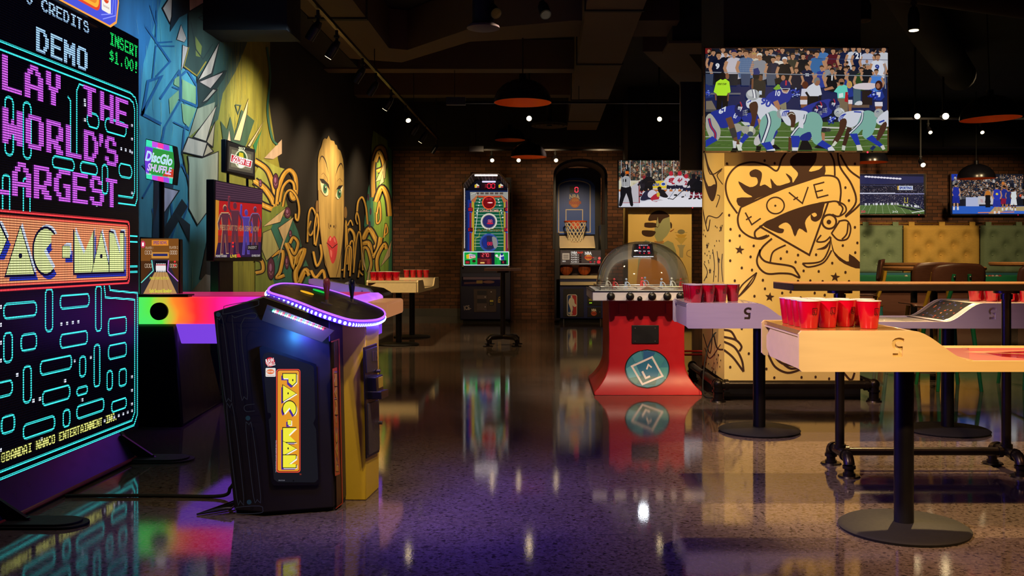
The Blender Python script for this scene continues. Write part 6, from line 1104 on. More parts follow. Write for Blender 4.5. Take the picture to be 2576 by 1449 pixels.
def crowd(p, n, x0, y0, x1, y1, s, cols, skin=('#a87858', '#c89878', '#6a4632', '#b88868')):
    pts = sorted((rnd.uniform(y0, y1), rnd.uniform(x0, x1)) for _ in range(n))
    for y, x in pts:
        c = rnd.choice(cols); p.poly([(x-s*.55, y+s*1.6), (x-s*.5, y+s*.55), (x-s*.2, y+s*.38), (x+s*.2, y+s*.38), (x+s*.5, y+s*.55), (x+s*.55, y+s*1.6)], c); p.ell(x, y, s*.24, s*.32, rnd.choice(skin), seg=8)
        if rnd.random() < .8: p.ell(x, y-s*.14, s*.25, s*.2, rnd.choice(['#1c1410', '#2c1e16', '#14141c', '#5a4630']), seg=8)
HA, HB = '#b8ae9a', '#0f1430'
def fan(p, x, y, s, shirt, hair='#231812', skin='#b88866', arms=True, cap=None):      # one spectator: head at (x, y), s = head height
    p.poly([(x-s*1.15, y+s*3.9), (x-s*1.25, y+s*1.2), (x-s*.5, y+s*.62), (x+s*.5, y+s*.62), (x+s*1.25, y+s*1.2), (x+s*1.15, y+s*3.9)], shirt, 2)
    if arms:
        for q in (-1, 1): p.line([(x+q*s*1.15, y+s*1.2), (x+q*s*1.5, y+s*2.3), (x+q*s*1.2, y+s*3.2)], s*.5, skin)
    p.rect(x-s*.18, y+s*.3, x+s*.18, y+s*.72, skin); p.ell(x, y, s*.42, s*.54, skin, seg=14); p.poly([(x-s*.45, y), (x-s*.43, y-s*.45), (x, y-s*.66), (x+s*.43, y-s*.45), (x+s*.45, y), (x+s*.3, y-s*.25), (x-s*.3, y-s*.25)], cap or hair, 2)
    p.line([(x-s*.2, y-s*.02), (x-s*.08, y-s*.02)], s*.07, '#2a1a14'); p.line([(x+s*.08, y-s*.02), (x+s*.2, y-s*.02)], s*.07, '#2a1a14'); p.line([(x-s*.14, y+s*.27), (x+s*.14, y+s*.27)], s*.06, '#7a4038')
# the big football picture
BT = tv('large television above the tattoo heart column showing a football scrimmage', 1.333, 2.906, 2.118, 3.0155, 8.1, 8.244)
p = Pic(zoom(1740, 100, 4.8308, 8.106), FRONT, clip=(166, 104, 2378, 1352), step=2e-5)
p.rect(166, 104, 2378, 1352, '#1b1d28'); p.rect(166, 545, 2378, 870, '#1c2450'); p.rect(166, 860, 2378, 1020, '#141a2c'); p.rect(166, 1000, 2378, 1352, '#4c6a2e'); p.rect(166, 104, 240, 170, '#7a1c1c')
for i in range(160): x, y = rnd.uniform(166, 2378), rnd.uniform(1010, 1350); p.line([(x, y), (x+rnd.uniform(20, 90), y+rnd.uniform(-4, 4))], rnd.uniform(3, 9), rnd.choice(['#557636', '#44602a', '#5d7c3a', '#3e5826']))
for y, w_ in ((1180, 10), (1105, 4), (1225, 4), (1310, 4)): p.line([(166, y), (900, y+4), (1500, y+8), (2378, y-24)], w_, '#a8b090' if w_ < 9 else '#c4c6bc')
p.line([(1580, 1065), (2378, 1090)], 20, '#c8c8c0'); p.line([(1450, 1210), (1880, 1222)], 16, '#b8bcae')
crowd(p, 90, 166, 95, 2378, 240, 80, ['#14182e', '#1a2038', '#101018', '#2a2c3a', '#8c8c98', '#3a3428', '#20283c', '#5a2028'])
for x, y, c in ((380, 125, '#c8c4cc'), (760, 120, '#a87a5a'), (960, 140, '#8a8890'), (1100, 130, '#1c2238'), (1590, 120, '#4878b4'), (1715, 140, '#5a1c26'), (1860, 115, '#1a2142'), (1960, 110, '#c8ccd8'), (2030, 118, '#141c3e'), (2130, 130, '#b8bcd0'), (2330, 120, '#c8ccd4')): fan(p, x, y, 62, c)
p.text('21', 1985, 160, 2055, 235, '#e8ecf4', 0, .04)
crowd(p, 40, 1200, 250, 2378, 420, 74, ['#1a2142', '#14141c', '#2a4090', '#484850', '#23305c', '#3a3a30'])
for x, y, s, c, h in ((262, 160, 58, '#161a30', '#1a1412'), (410, 180, 56, '#12141e', '#3a2a20'), (583, 165, 54, '#1a1d2c', '#141418'), (755, 195, 58, '#d4ccb8', '#b89858'), (910, 155, 60, '#14141c', '#2a1c14'), (1050, 225, 56, '#e0d8cc', '#7a5a34'), (1225, 205, 62, '#3c3a2e', '#4a3626'), (1350, 205, 58, '#14161e', '#181210'), (1515, 180, 66, '#3c6ca4', '#2a1c16'), (2255, 215, 66, '#d8dce8', '#3a241c')): fan(p, x, y, s, c, h)
for x, y, s, c, h in ((325, 195, 70, '#11152a', '#231812'), (510, 175, 76, '#c9c3cc', '#2a2450'), (655, 175, 74, '#5a7298', '#4a3224'), (820, 210, 70, '#8c8e96', '#d8d4c8'), (985, 245, 64, '#1d2034', '#181012'), (1125, 255, 66, '#12131a', '#d8dce4')): fan(p, x, y, s, c, h)
for k in range(9): p.line([(585+k*18, 235), (590+k*18, 400)], 3, '#8ea2c0'); 
for k in range(7): p.line([(585, 240+k*25), (750, 240+k*25)], 3, '#3f5880')
p.text('9', 285, 290, 335, 362, '#e0e4ec', 0, .05); p.text('9', 2220, 305, 2272, 378, '#2a3c90', 0, .05); p.poly([(960, 290), (1030, 290), (1010, 420), (960, 420)], '#20243c')
for x, y, s, c, h in ((1395, 335, 60, '#141a3c', '#3a2a1e'), (1575, 350, 56, '#2b3f98', '#4a3424'), (1670, 335, 54, '#8c9098', '#2c1e18'), (1700, 385, 60, '#0f0f16', '#2a1c16'), (1865, 370, 64, '#20398c', '#3c2a1e'), (1960, 345, 54, '#20222c', '#141014'), (2055, 375, 60, '#2c4822', '#2a1c14'), (2130, 330, 54, '#1a1a1e', '#8a8a8c'), (2235, 395, 58, '#4a82d4', '#2c1c14'), (1265, 375, 56, '#1b1c2e', '#4a2c20'), (1800, 340, 46, '#14141c', '#101014')): fan(p, x, y, s, c, h)
p.text('32', 1375, 412, 1420, 448, '#d8dce4', 0, .04); p.poly([(1690, 430), (1708, 430), (1704, 500), (1690, 500)], '#e8e8ec')
for x, c in ((200, '#3a4660'), (330, '#101014'), (500, '#23242c'), (650, '#3c4a68'), (800, '#1c1c24'), (960, '#4a5468')): p.poly([(x-60, 420), (x+60, 420), (x+50, 560), (x-50, 560)], c)
p.line([(166, 398), (600, 408), (1200, 425), (1700, 434), (2378, 446)], 9, '#8e949e'); p.line([(1500, 235), (2378, 252)], 6, '#3a4466'); p.line([(2335, 300), (2345, 600)], 12, '#8a8e98')
# people along the touchline
p.poly([(166, 540), (250, 580), (260, 700), (166, 720)], '#20306c'); p.rect(166, 650, 590, 670, '#6a6a70'); p.poly([(170, 750), (240, 745), (300, 860), (170, 860)], '#7a7062'); p.rect(166, 850, 300, 880, '#4a4a50')
p.poly([(305, 675), (445, 675), (430, 850), (372, 850), (366, 730), (352, 860), (296, 860)], '#0c0c10'); p.poly([(262, 640), (292, 520), (345, 484), (410, 482), (452, 515), (468, 640), (430, 660), (420, 684), (305, 682), (296, 660)], '#b8f030'); p.text('EVENT STAFF', 312, 532, 418, 556, '#3a4a18', 0, .04); p.ell(372, 445, 36, 48, '#1a1414'); p.ell(428, 448, 22, 38, '#8a5a40'); p.line([(285, 660), (290, 740)], 18, '#7a5038'); p.line([(440, 650), (435, 750)], 18, '#7a5038')
p.poly([(725, 690), (740, 520), (800, 470), (870, 500), (895, 560), (880, 720), (760, 720)], '#2a2826'); p.ell(830, 470, 28, 36, '#6a4630'); p.poly([(745, 360), (800, 345), (825, 400), (800, 470), (745, 440)], '#23306e'); p.poly([(735, 430), (820, 430), (812, 480), (740, 470)], '#15151a'); p.line([(735, 480), (730, 600)], 24, '#7a5038'); p.rect(812, 625, 846, 672, '#c8d4e8')
p.poly([(1000, 480), (1100, 470), (1110, 540), (1010, 545)], '#141416'); p.ell(1105, 468, 26, 32, '#b07a5a'); p.poly([(985, 600), (1040, 545), (1080, 560), (1070, 640)], '#7cae34')
p.poly([(1310, 690), (1400, 690), (1395, 830), (1320, 830)], '#8a5a3c'); p.poly([(1310, 735), (1398, 735), (1396, 790), (1312, 790)], '#dcd8e0'); p.ell(1372, 555, 38, 46, '#5a2c1c'); p.poly([(1330, 600), (1400, 600), (1400, 690), (1320, 690)], '#d4d4e4')
p.poly([(1400, 690), (1535, 690), (1530, 800), (1400, 800)], '#101014'); p.poly([(1366, 622), (1420, 565), (1480, 528), (1550, 560), (1575, 670), (1530, 690), (1410, 690), (1400, 640)], '#d8dce6'); p.ell(1515, 512, 38, 52, '#9a6a4e'); p.poly([(1475, 500), (1500, 462), (1545, 470), (1548, 500), (1510, 500), (1490, 545)], '#7c7a78'); p.line([(1380, 640), (1425, 710)], 26, '#14141a'); p.line([(1555, 680), (1550, 740)], 30, '#14141a')
p.poly([(1600, 600), (1700, 570), (1725, 600), (1610, 625)], '#b07a5a'); p.poly([(1765, 715), (1895, 715), (1890, 880), (1800, 880), (1770, 800)], '#7c6c54'); p.poly([(1720, 635), (1770, 570), (1830, 545), (1890, 570), (1905, 650), (1865, 715), (1765, 715), (1760, 650)], '#6ad4c0'); p.ell(1812, 520, 36, 44, '#9c6c4e'); p.poly([(1790, 520), (1840, 520), (1836, 550), (1795, 550)], '#121216'); p.poly([(1780, 660), (1830, 650), (1835, 700), (1780, 712)], '#dcecea')
p.poly([(1880, 580), (1945, 600), (1960, 690), (1900, 705)], '#23388e'); p.ell(1908, 550, 34, 46, '#c8a04c'); p.ell(1905, 552, 20, 28, '#c08a68'); p.poly([(1860, 640), (1890, 640), (1890, 765), (1850, 755)], '#b01c28'); p.poly([(1895, 735), (1945, 735), (1945, 785), (1895, 785)], '#e0dce4'); p.poly([(1895, 785), (1940, 785), (1930, 880), (1900, 880)], '#9a6a48')
p.rect(1955, 600, 2045, 790, '#4a6470'); p.rect(2062, 620, 2185, 800, '#2a201e'); p.poly([(1952, 590), (1980, 548), (2080, 530), (2220, 536), (2228, 580), (2150, 612), (2020, 606)], '#dccfd4', 2); p.rect(1940, 795, 2150, 830, '#6a5444'); p.poly([(1970, 795), (2000, 755), (2055, 750), (2060, 795)], '#d8dadf', 2)
p.ell(2265, 560, 46, 60, '#3a1c18'); p.ell(2255, 565, 24, 34, '#a06a4e'); p.poly([(2220, 640), (2300, 612), (2335, 700), (2290, 745), (2225, 740)], '#24388c'); p.poly([(2235, 640), (2290, 640), (2280, 700), (2240, 700)], '#d8d8e8'); p.poly([(2215, 760), (2310, 760), (2312, 812), (2218, 812)], '#e0dce6'); p.poly([(2220, 812), (2306, 812), (2290, 870), (2230, 870)], '#8a5a40')
def pom(x, y, r):
    for i in range(34): a, q = rnd.uniform(0, 6.3), rnd.uniform(0, r); p.ell(x+q*math.cos(a), y+q*math.sin(a), r*.2, r*.16, rnd.choice(['#2438b0', '#1a2880', '#4a60d8', '#b8c8f0', '#16206a']), seg=6)
pom(2195, 670, 62); pom(1250, 655, 58); pom(1690, 985, 60); pom(185, 650, 40)
# players
def helmet(x, y, rx, ry, col, stripe, face='#9aa0a8', f=1, tx=None, tc='#e8ecf4'):
    p.ell(x, y, rx, ry, col, seg=28); p.ell(x-f*rx*.25, y-ry*.4, rx*.42, ry*.3, HB if col == '#16205c' else '#e4e6ea'); 
    if stripe: p.line([(x-f*rx*.1, y-ry*.98), (x+f*rx*.12, y-ry*.5), (x+f*rx*.1, y)], rx*.2, stripe, 4)
    for k in range(3): p.line([(x+f*rx*.3, y+ry*(.25+.25*k)), (x+f*rx*.75, y+ry*(.2+.26*k)), (x+f*rx*1.08, y+ry*(.05+.3*k))], rx*.1, face)
    p.line([(x+f*rx*.72, y+ry*.05), (x+f*rx*.9, y+ry*.9)], rx*.09, face)
    if tx: p.text(tx, x-rx*.45, y-ry*.35, x+rx*.25, y+ry*.25, tc, 4, .03)
GB, NV, MN, SK, SK2, SOCK = '#1d2e92', '#16205c', '#7fb3a6', '#4a2c20', '#b07a5a', '#1f36a4'
p.poly([(890, 720), (950, 645), (1060, 608), (1150, 615), (1210, 655), (1180, 745), (1090, 800), (1000, 830), (930, 790)], GB, 3); p.text('10', 1010, 625, 1070, 690, '#dfe4f2', 8, .04); p.line([(1010, 750), (1035, 810), (1040, 880)], 62, SK2); p.poly([(1060, 800), (1140, 760), (1145, 850), (1080, 850)], '#8c8468'); p.ell(1130, 615, 46, 44, '#b98a6c'); p.ell(1130, 560, 66, 62, NV, seg=28); p.line([(1140, 500), (1138, 560)], 20, '#c02a3c'); p.line([(1072, 580), (1100, 640), (1150, 655), (1185, 600)], 8, '#c8ccd4'); p.line([(1080, 600), (1185, 598)], 7, '#c8ccd4'); p.rect(1098, 602, 1160, 614, '#2a1814')
p.poly([(600, 960), (640, 910), (720, 890), (800, 930), (800, 1040), (700, 1080)], GB, 2); p.poly([(580, 1060), (700, 1060), (765, 1090), (760, 1150), (700, 1175), (620, 1140)], '#a8a698', 3); p.poly([(585, 1220), (640, 1140), (700, 1170), (640, 1235), (590, 1290), (575, 1260)], SOCK); p.poly([(575, 1240), (610, 1260), (600, 1310), (565, 1310)], '#d8d8dc'); p.line([(820, 960), (845, 1050), (830, 1100)], 60, SK2)
p.poly([(1300, 870), (1400, 800), (1560, 745), (1690, 735), (1690, 900), (1520, 960), (1380, 900)], '#2a3594', 3); p.poly([(1260, 1130), (1440, 1040), (1450, 1180), (1400, 1240), (1340, 1240)], '#1c2a80', 2); p.poly([(1330, 1230), (1400, 1230), (1440, 1290), (1460, 1345), (1290, 1345)], '#0f0f14'); p.poly([(1570, 1130), (1610, 1140), (1605, 1240), (1570, 1240)], SK2); p.poly([(1480, 1310), (1540, 1270), (1620, 1330), (1490, 1320)], '#14141a'); p.poly([(960, 1150), (1020, 1060), (1040, 1130), (990, 1210)], '#26328c'); p.poly([(950, 1210), (1000, 1210), (990, 1290), (950, 1290)], '#d4d4d8'); p.poly([(760, 1200), (830, 1140), (840, 1240), (790, 1290), (750, 1270)], '#c8c4c4', 2); p.poly([(960, 1290), (1010, 1275), (1080, 1335), (960, 1340)], '#101014'); p.poly([(780, 1290), (840, 1300), (830, 1350), (775, 1350)], '#0e0e12')
helmet(1722, 795, 66, 72, NV, '#b02a3c', tx='ny'); helmet(1560, 830, 74, 74, NV, '#b02a3c', tx='ny'); helmet(1512, 868, 60, 62, NV, '#b02a3c', tx='ny'); p.ell(1600, 1100, 60, 26, '#2a2a30'); p.ell(1650, 1100, 34, 22, '#3a3a3c')
p.poly([(215, 905), (330, 850), (500, 798), (580, 850), (600, 930), (570, 1000), (480, 1045), (380, 1080), (300, 1040)], GB, 3); p.poly([(160, 970), (218, 900), (300, 1000), (345, 1100), (330, 1200), (280, 1235), (220, 1200), (170, 1080)], '#b0ada0', 3); p.line([(205, 960), (230, 1060), (280, 1140), (275, 1225)], 34, '#2a3690', 4); p.line([(205, 960), (230, 1060), (280, 1140), (275, 1225)], 17, '#a82838', 4); p.poly([(440, 1060), (560, 1020), (610, 1080), (540, 1130), (460, 1110)], '#a4a294', 3)
p.poly([(155, 1235), (245, 1175), (310, 1225), (230, 1270), (166, 1310)], SOCK); p.line([(440, 950), (480, 1060), (510, 1160)], 74, '#6a4630', 4); p.line([(480, 1080), (525, 1200)], 70, '#3a3836'); p.line([(525, 1190), (555, 1290)], 52, '#6a4630'); p.poly([(535, 1275), (580, 1275), (610, 1350), (560, 1350)], '#d8dccc'); p.poly([(490, 1320), (545, 1310), (555, 1352), (475, 1352)], '#121218'); p.poly([(540, 1130), (600, 1110), (580, 1210), (550, 1220)], SOCK); p.poly([(490, 1230), (540, 1240), (530, 1320), (500, 1320)], '#d4d4da')
p.text('67', 315, 835, 430, 890, '#dfe4f2', -28, .04); p.text('67', 505, 890, 556, 965, '#dfe4f2', 20, .03); helmet(590, 850, 76, 92, NV, '#a82838', tx='ny'); p.poly([(590, 1000), (690, 1010), (706, 1040), (640, 1050)], '#c8ccc8')
p.poly([(655, 760), (700, 720), (780, 708), (880, 722), (970, 790), (1042, 868), (940, 900), (840, 985), (790, 900), (760, 850), (670, 830)], '#d5d9e4', 3); p.text('90', 830, 722, 960, 815, '#2a3fa8', 22, .04); p.line([(670, 770), (720, 735), (700, 760)], 12, '#2a3fa8'); p.poly([(690, 800), (770, 755), (800, 820), (775, 960), (745, 1070), (700, 1060), (725, 950)], SK, 3); p.ell(735, 675, 82, 68, '#aab0b2', seg=28); p.ell(720, 655, 50, 40, '#c8ccce'); p.line([(742, 612), (752, 660), (758, 715)], 28, '#e8eaec', 4); p.line([(728, 612), (738, 660), (742, 712)], 8, '#15204c', 4); p.line([(760, 614), (770, 660), (776, 712)], 8, '#15204c', 4)
p.poly([(835, 975), (915, 895), (1010, 868), (1075, 945), (1070, 1050), (1010, 1120), (955, 1250), (835, 1270), (815, 1120)], MN, 3); p.line([(910, 900), (935, 1000), (900, 1130), (850, 1262)], 48, '#14204c', 5); p.line([(912, 900), (937, 1000), (902, 1130), (852, 1262)], 26, '#dfe4ea', 5); p.poly([(835, 1262), (945, 1240), (975, 1300), (1000, 1350), (910, 1350), (870, 1300)], SOCK); p.poly([(905, 1345), (1000, 1325), (1010, 1352), (905, 1352)], '#dfe2e6'); p.poly([(695, 1050), (748, 1060), (730, 1130), (690, 1120)], '#d0d4b8'); p.ell(705, 1150, 36, 32, '#3a4a58'); p.poly([(810, 1110), (830, 1180), (830, 1250), (806, 1180)], '#16205c')
p.ell(1075, 905, 50, 58, '#9aa09e'); p.poly([(1062, 880), (1130, 855), (1300, 862), (1400, 885), (1370, 950), (1290, 1000), (1190, 1050), (1120, 1010)], '#d5d9e4', 3)
for k in range(3): p.line([(1090+k*22, 935), (1110+k*18, 880), (1180, 866+k*12)], 10, '#2a3fa8', 4)
p.poly([(1150, 905), (1215, 880), (1255, 930), (1250, 1020), (1228, 1090), (1196, 1085), (1195, 985)], SK, 3); p.line([(1165, 925), (1200, 898), (1240, 915)], 9, '#d0d0c0', 3); p.poly([(1195, 1070), (1240, 1070), (1230, 1110), (1195, 1105)], '#d4d6c4'); p.poly([(1170, 1180), (1210, 1200), (1200, 1345), (1165, 1345)], '#5a3626')
p.poly([(1195, 1172), (1280, 1060), (1360, 935), (1440, 882), (1530, 905), (1582, 1000), (1562, 1130), (1572, 1230), (1515, 1282), (1460, 1235), (1432, 1125), (1330, 1160), (1285, 1205)], MN, 3); p.line([(1375, 915), (1350, 1010), (1270, 1080), (1200, 1172)], 34, '#14204c', 5); p.line([(1375, 915), (1350, 1010), (1270, 1080), (1200, 1172)], 17, '#dfe4ea', 5); p.poly([(1298, 985), (1352, 962), (1346, 1082), (1284, 1066)], '#dcdce6'); p.poly([(1196, 1170), (1300, 1172), (1310, 1220), (1285, 1320), (1214, 1320)], SOCK); p.poly([(1212, 1312), (1286, 1312), (1280, 1352), (1212, 1352)], '#dcdce2'); p.poly([(1512, 1278), (1580, 1222), (1690, 1296), (1650, 1345)], SOCK); p.poly([(1642, 1320), (1695, 1295), (1735, 1350), (1650, 1352)], '#dcdce2')
p.ell(1785, 890, 66, 58, '#a8aeae', seg=26); p.ell(1775, 872, 42, 32, '#c4c8ca'); p.text('*', 1745, 872, 1785, 908, '#1c2c78', 0, .08); p.line([(1800, 838), (1840, 880)], 12, '#dfe4ea'); p.poly([(1768, 985), (1800, 920), (1870, 880), (2000, 865), (2085, 872), (2060, 960), (1965, 1060), (1880, 1062), (1820, 1020)], '#d5d9e4', 3)
for k in range(3): p.line([(1775+k*18, 990), (1800+k*16, 935), (1850+k*8, 905)], 9, '#2a3fa8', 4)
p.line([(1960, 880), (2050, 885)], 16, '#2a3fa8'); p.poly([(1790, 990), (1850, 960), (1875, 1010), (1840, 1120), (1755, 1260), (1700, 1250), (1780, 1100)], SK, 3); p.poly([(1880, 1065), (1935, 1075), (1860, 1300), (1815, 1290)], '#3e251c'); p.poly([(1730, 1230), (1760, 1255), (1720, 1300), (1690, 1290)], '#d4d6c4'); p.poly([(1820, 1285), (1860, 1295), (1850, 1350), (1812, 1340)], '#c8ccc0')
p.poly([(1900, 1140), (1990, 1050), (2065, 890), (2160, 868), (2236, 935), (2225, 1050), (2175, 1165), (2110, 1212), (2062, 1160), (2065, 1090), (1990, 1165)], MN, 3); p.line([(2068, 890), (2050, 990), (1985, 1070), (1908, 1142)], 30, '#14204c', 5); p.line([(2068, 890), (2050, 990), (1985, 1070), (1908, 1142)], 15, '#dfe4ea', 5); p.poly([(1908, 1148), (2000, 1142), (2040, 1285), (1990, 1292)], SOCK); p.poly([(1988, 1285), (2042, 1280), (2070, 1350), (2000, 1350)], '#d8d8c8'); p.poly([(2108, 1206), (2180, 1160), (2312, 1285), (2280, 1312)], SOCK); p.poly([(2280, 1300), (2318, 1280), (2342, 1330), (2310, 1345)], '#d0d0c4')
p.ell(2262, 900, 58, 58, '#a8aeae', seg=24); p.text('*', 2230, 870, 2270, 905, '#1c2c78', 0, .08); p.poly([(2230, 985), (2280, 920), (2352, 868), (2378, 880), (2378, 1060), (2300, 1045), (2250, 1030)], '#d5d9e4', 2); p.line([(2265, 1010), (2330, 985)], 20, '#2a3fa8'); p.poly([(2285, 1050), (2350, 1000), (2352, 1080), (2270, 1220), (2230, 1210)], '#4e3024', 2); p.poly([(2150, 1330), (2190, 1290), (2230, 1300), (2190, 1350)], '#1a2a60')
p.build('picture', M_TV, BT)
BK = tv('dark backed television on the rear of the tattoo heart column', 1.333, 2.906, 2.10, 2.985, 9.56, 9.426, 1)
# hockey picture
HT = tv('television over the green portrait showing an ice hockey scramble', 1.313, 2.889, 2.155, 3.05, 17.7, 17.84)
p = Pic(zoom(1540, 390, 4.996, 17.706), FRONT, clip=(82, 70, 1124, 655), step=4e-5); p.rect(70, 60, 1130, 660, '#2c3430'); p.rect(350, 70, 450, 250, '#4c5c48'); p.rect(680, 70, 770, 250, '#4a5a46')
crowd(p, 420, 82, 60, 1124, 310, 26, ['#5a4636', '#6a6258', '#3a4438', '#2c2c34', '#7a4a3a', '#8c8476', '#46505c', '#c8b898', '#3c2c2a', '#94583c'])
p.rect(82, 322, 1124, 440, '#cfc7bd'); p.rect(82, 330, 330, 440, '#d8d0b4'); p.rect(466, 326, 676, 420, '#e8c838'); p.rect(82, 436, 1124, 462, '#c8743a'); p.rect(82, 460, 1124, 655, '#d8d8e4'); p.poly([(340, 600), (700, 520), (1124, 540), (1124, 655), (340, 655)], '#eceaf2')
p.text('Blue Run', 478, 350, 588, 392, '#1c4ab0', -4, .05); p.ell(640, 368, 32, 24, '#dcdce4'); p.ell(640, 368, 24, 17, '#2a4aa0'); p.text('STORE', 258, 356, 318, 376, '#a89868', 0, .02)
for x in (112, 222, 352, 484, 626, 770, 920): p.line([(x, 70), (x, 330)], 7, '#b0b4b8')
p.poly([(100, 610), (110, 480), (335, 335), (340, 600), (140, 600)], '#c4c0c8'); p.line([(335, 335), (338, 605)], 14, '#8c2a30'); p.line([(100, 605), (338, 600)], 6, '#b8505a')
p.poly([(110, 400), (225, 390), (240, 470), (262, 630), (225, 635), (175, 480), (120, 635), (82, 635), (100, 520)], '#15141a', 2); p.poly([(118, 290), (150, 270), (210, 275), (228, 330), (215, 400), (120, 400)], '#d8d8dc', 2)
for k in range(6): p.line([(126+k*17, 278), (122+k*18, 398)], 7, '#15141a')
p.line([(190, 270), (182, 110)], 30, '#1c1c22'); p.line([(185, 240), (184, 205)], 40, '#e06a1c'); p.ell(178, 100, 16, 20, '#c89878'); p.line([(176, 130), (178, 180)], 6, '#d8d8dc'); p.ell(130, 250, 26, 30, '#1a1a20'); p.text('11', 134, 305, 172, 340, '#15141a', 0, .06)
def skater(x, y, s, jersey, pants, sock, num=None, lean=0, helm=None):
    l = lean*s
    p.poly([(x-s*.42, y+s*1.25), (x+s*.42, y+s*1.25), (x+s*.5, y+s*1.9), (x+s*.15, y+s*2), (x-.05*s, y+s*1.7), (x-s*.2, y+s*2), (x-s*.52, y+s*1.9)], pants, 2)
    for q in (-1, 1): p.line([(x+q*s*.3, y+s*1.85), (x+q*s*.42, y+s*2.5)], s*.3, sock); p.line([(x+q*s*.4, y+s*2.1), (x+q*s*.42, y+s*2.2)], s*.32, '#e0dce0'); p.line([(x+q*s*.36, y+s*2.55), (x+q*s*.7, y+s*2.62)], s*.16, '#14141a')
    p.poly([(x-s*.5+l, y+s*.5), (x-s*.2+l, y+s*.26), (x+s*.25+l, y+s*.26), (x+s*.55+l, y+s*.55), (x+s*.5, y+s*1.35), (x-s*.45, y+s*1.35)], jersey, 3); p.line([(x-s*.45+l, y+s*.55), (x-s*.8, y+s*1.1)], s*.28, jersey); p.line([(x+s*.5+l, y+s*.55), (x+s*.8, y+s*1.1)], s*.28, jersey); p.ell(x+l, y, s*.25, s*.29, helm or jersey, seg=12)
    if num: p.text(num, x-s*.3, y+s*.55, x+s*.34, y+s*1.1, '#a8243a', 0, .05)
skater(395, 285, 92, '#23202a', '#1a1820', '#7a2030', None, .05, '#8c2a34'); skater(455, 250, 100, '#16151c', '#121218', '#181820', None, .0, '#23232c'); p.line([(440, 340), (620, 318)], 6, '#3a2a24'); skater(735, 235, 105, '#d8d4dc', '#1c1c34', '#e0dce0', '8', 0, '#c02a3a'); p.poly([(735, 290), (780, 290), (782, 370), (745, 370)], '#b82438'); skater(845, 235, 104, '#d8d4dc', '#1c1c34', '#e0dce0', '44', 0, '#c02a3a'); skater(935, 270, 100, '#d8d4dc', '#20203c', '#e0dce0', '24', -.1, '#c02a3a'); skater(1030, 270, 108, '#1a171e', '#141318', '#7a2030', None, -.1, '#1a171e'); skater(1080, 300, 96, '#15141a', '#121116', '#7a2030', None, .0, '#15141a')
p.line([(960, 380), (760, 560), (690, 545)], 9, '#1c1a1c'); p.line([(800, 420), (700, 560)], 6, '#6a7a90')
p.poly([(350, 560), (400, 470), (470, 440), (540, 450), (580, 520), (560, 570), (460, 560), (400, 575)], '#252640', 3); p.poly([(445, 480), (490, 440), (540, 455), (560, 500), (500, 540), (450, 530)], '#d8d0dc', 2); p.poly([(480, 540), (560, 480), (590, 530), (560, 590), (500, 580)], '#b8283a', 2); p.poly([(570, 430), (640, 440), (700, 500), (680, 540), (600, 520), (580, 470)], '#1a181e', 2); p.ell(590, 420, 26, 22, '#15141a'); p.ell(575, 500, 20, 30, '#d8b438'); p.poly([(500, 570), (600, 555), (640, 570), (520, 590)], '#d0c8d0')
p.poly([(660, 470), (720, 460), (740, 500), (700, 520)], '#d8d0d8'); p.build('picture', M_TV, HT)
# stadium and basketball pictures beyond
ST = tv('television beside the column showing a floodlit football stadium', 6.411, 7.985, 2.13, 3.005, 20.06, 20.19, -1, .9)
p = Pic(zoom(2140, 400, 3.6215, 20.066), FRONT, clip=(0, 138, 664, 500), step=4e-5); p.rect(0, 130, 670, 505, '#23233e'); p.poly([(0, 138), (664, 138), (664, 215), (0, 240)], '#2c2e58'); p.poly([(0, 138), (664, 138), (664, 160), (0, 150)], '#191a30'); p.poly([(0, 225), (664, 235), (664, 330), (0, 320)], '#1c1c2e')
for i in range(12): p.ell(140+i*28, 160+i*1.8, 15, 8, '#f4f0ff')
for i in range(900): x, y = rnd.uniform(0, 664), rnd.uniform(235, 428); p.rect(x, y, x+5, y+4, rnd.choice(['#4a4458', '#6a6272', '#8c8490', '#34304a', '#7a5c5a', '#2a2638', '#a8a0ac']))
p.rect(0, 308, 400, 320, '#c8c8e0'); p.rect(400, 314, 664, 322, '#9a9ac8'); p.poly([(0, 232), (420, 242), (420, 250), (0, 240)], '#3c3c58'); p.rect(420, 246, 560, 284, '#dce4f4'); p.text('SPORTING', 438, 252, 552, 278, '#28409a', 0, .05); p.rect(420, 246, 432, 284, '#d8a838')
p.poly([(0, 424), (400, 404), (664, 470), (664, 505), (0, 505)], '#56703a')
for i in range(12): p.line([(40+i*48, 424-i*2), (-60+i*70, 505)], 3, '#a8b890')
for i in range(6): p.line([(0, 432+i*12), (400+i*60, 410+i*14)], 1.5, '#7c9460')
for i in range(60): x = rnd.uniform(0, 664); y = 420-abs(x-120)*.02+max(0, x-400)*.15; p.rect(x, y-16, x+10, y+4, rnd.choice(['#d8d8e0', '#b8b0b8', '#3a3a4a', '#e8e8f0']))
p.poly([(410, 425), (560, 450), (640, 476), (560, 470), (440, 440)], '#23262c'); p.line([(484, 350), (484, 400), (512, 400), (512, 350)], 4, '#d8c830'); p.line([(100, 300), (101, 480)], 0.1, '#ffffff'); p.line([(550, 490), (664, 472)], 7, '#e0e4e0'); p.text('20', 85, 470, 128, 490, '#d83a5a', 0, .03); p.text('30', 370, 472, 424, 490, '#c8d0c0', 0, .02)
p.build('picture', M_TV, ST)
BB = tv('television at the far end showing a basketball free throw', 8.495, 10.07, 2.13, 3.005, 20.06, 20.19, -1, .9)
p = Pic(zoom(2140, 400, 3.6215, 20.066), FRONT, clip=(918, 138, 1572, 500), step=4e-5); p.rect(918, 130, 1575, 505, '#1b1c26'); p.poly([(918, 138), (985, 138), (975, 220), (918, 200)], '#1c3ab0')
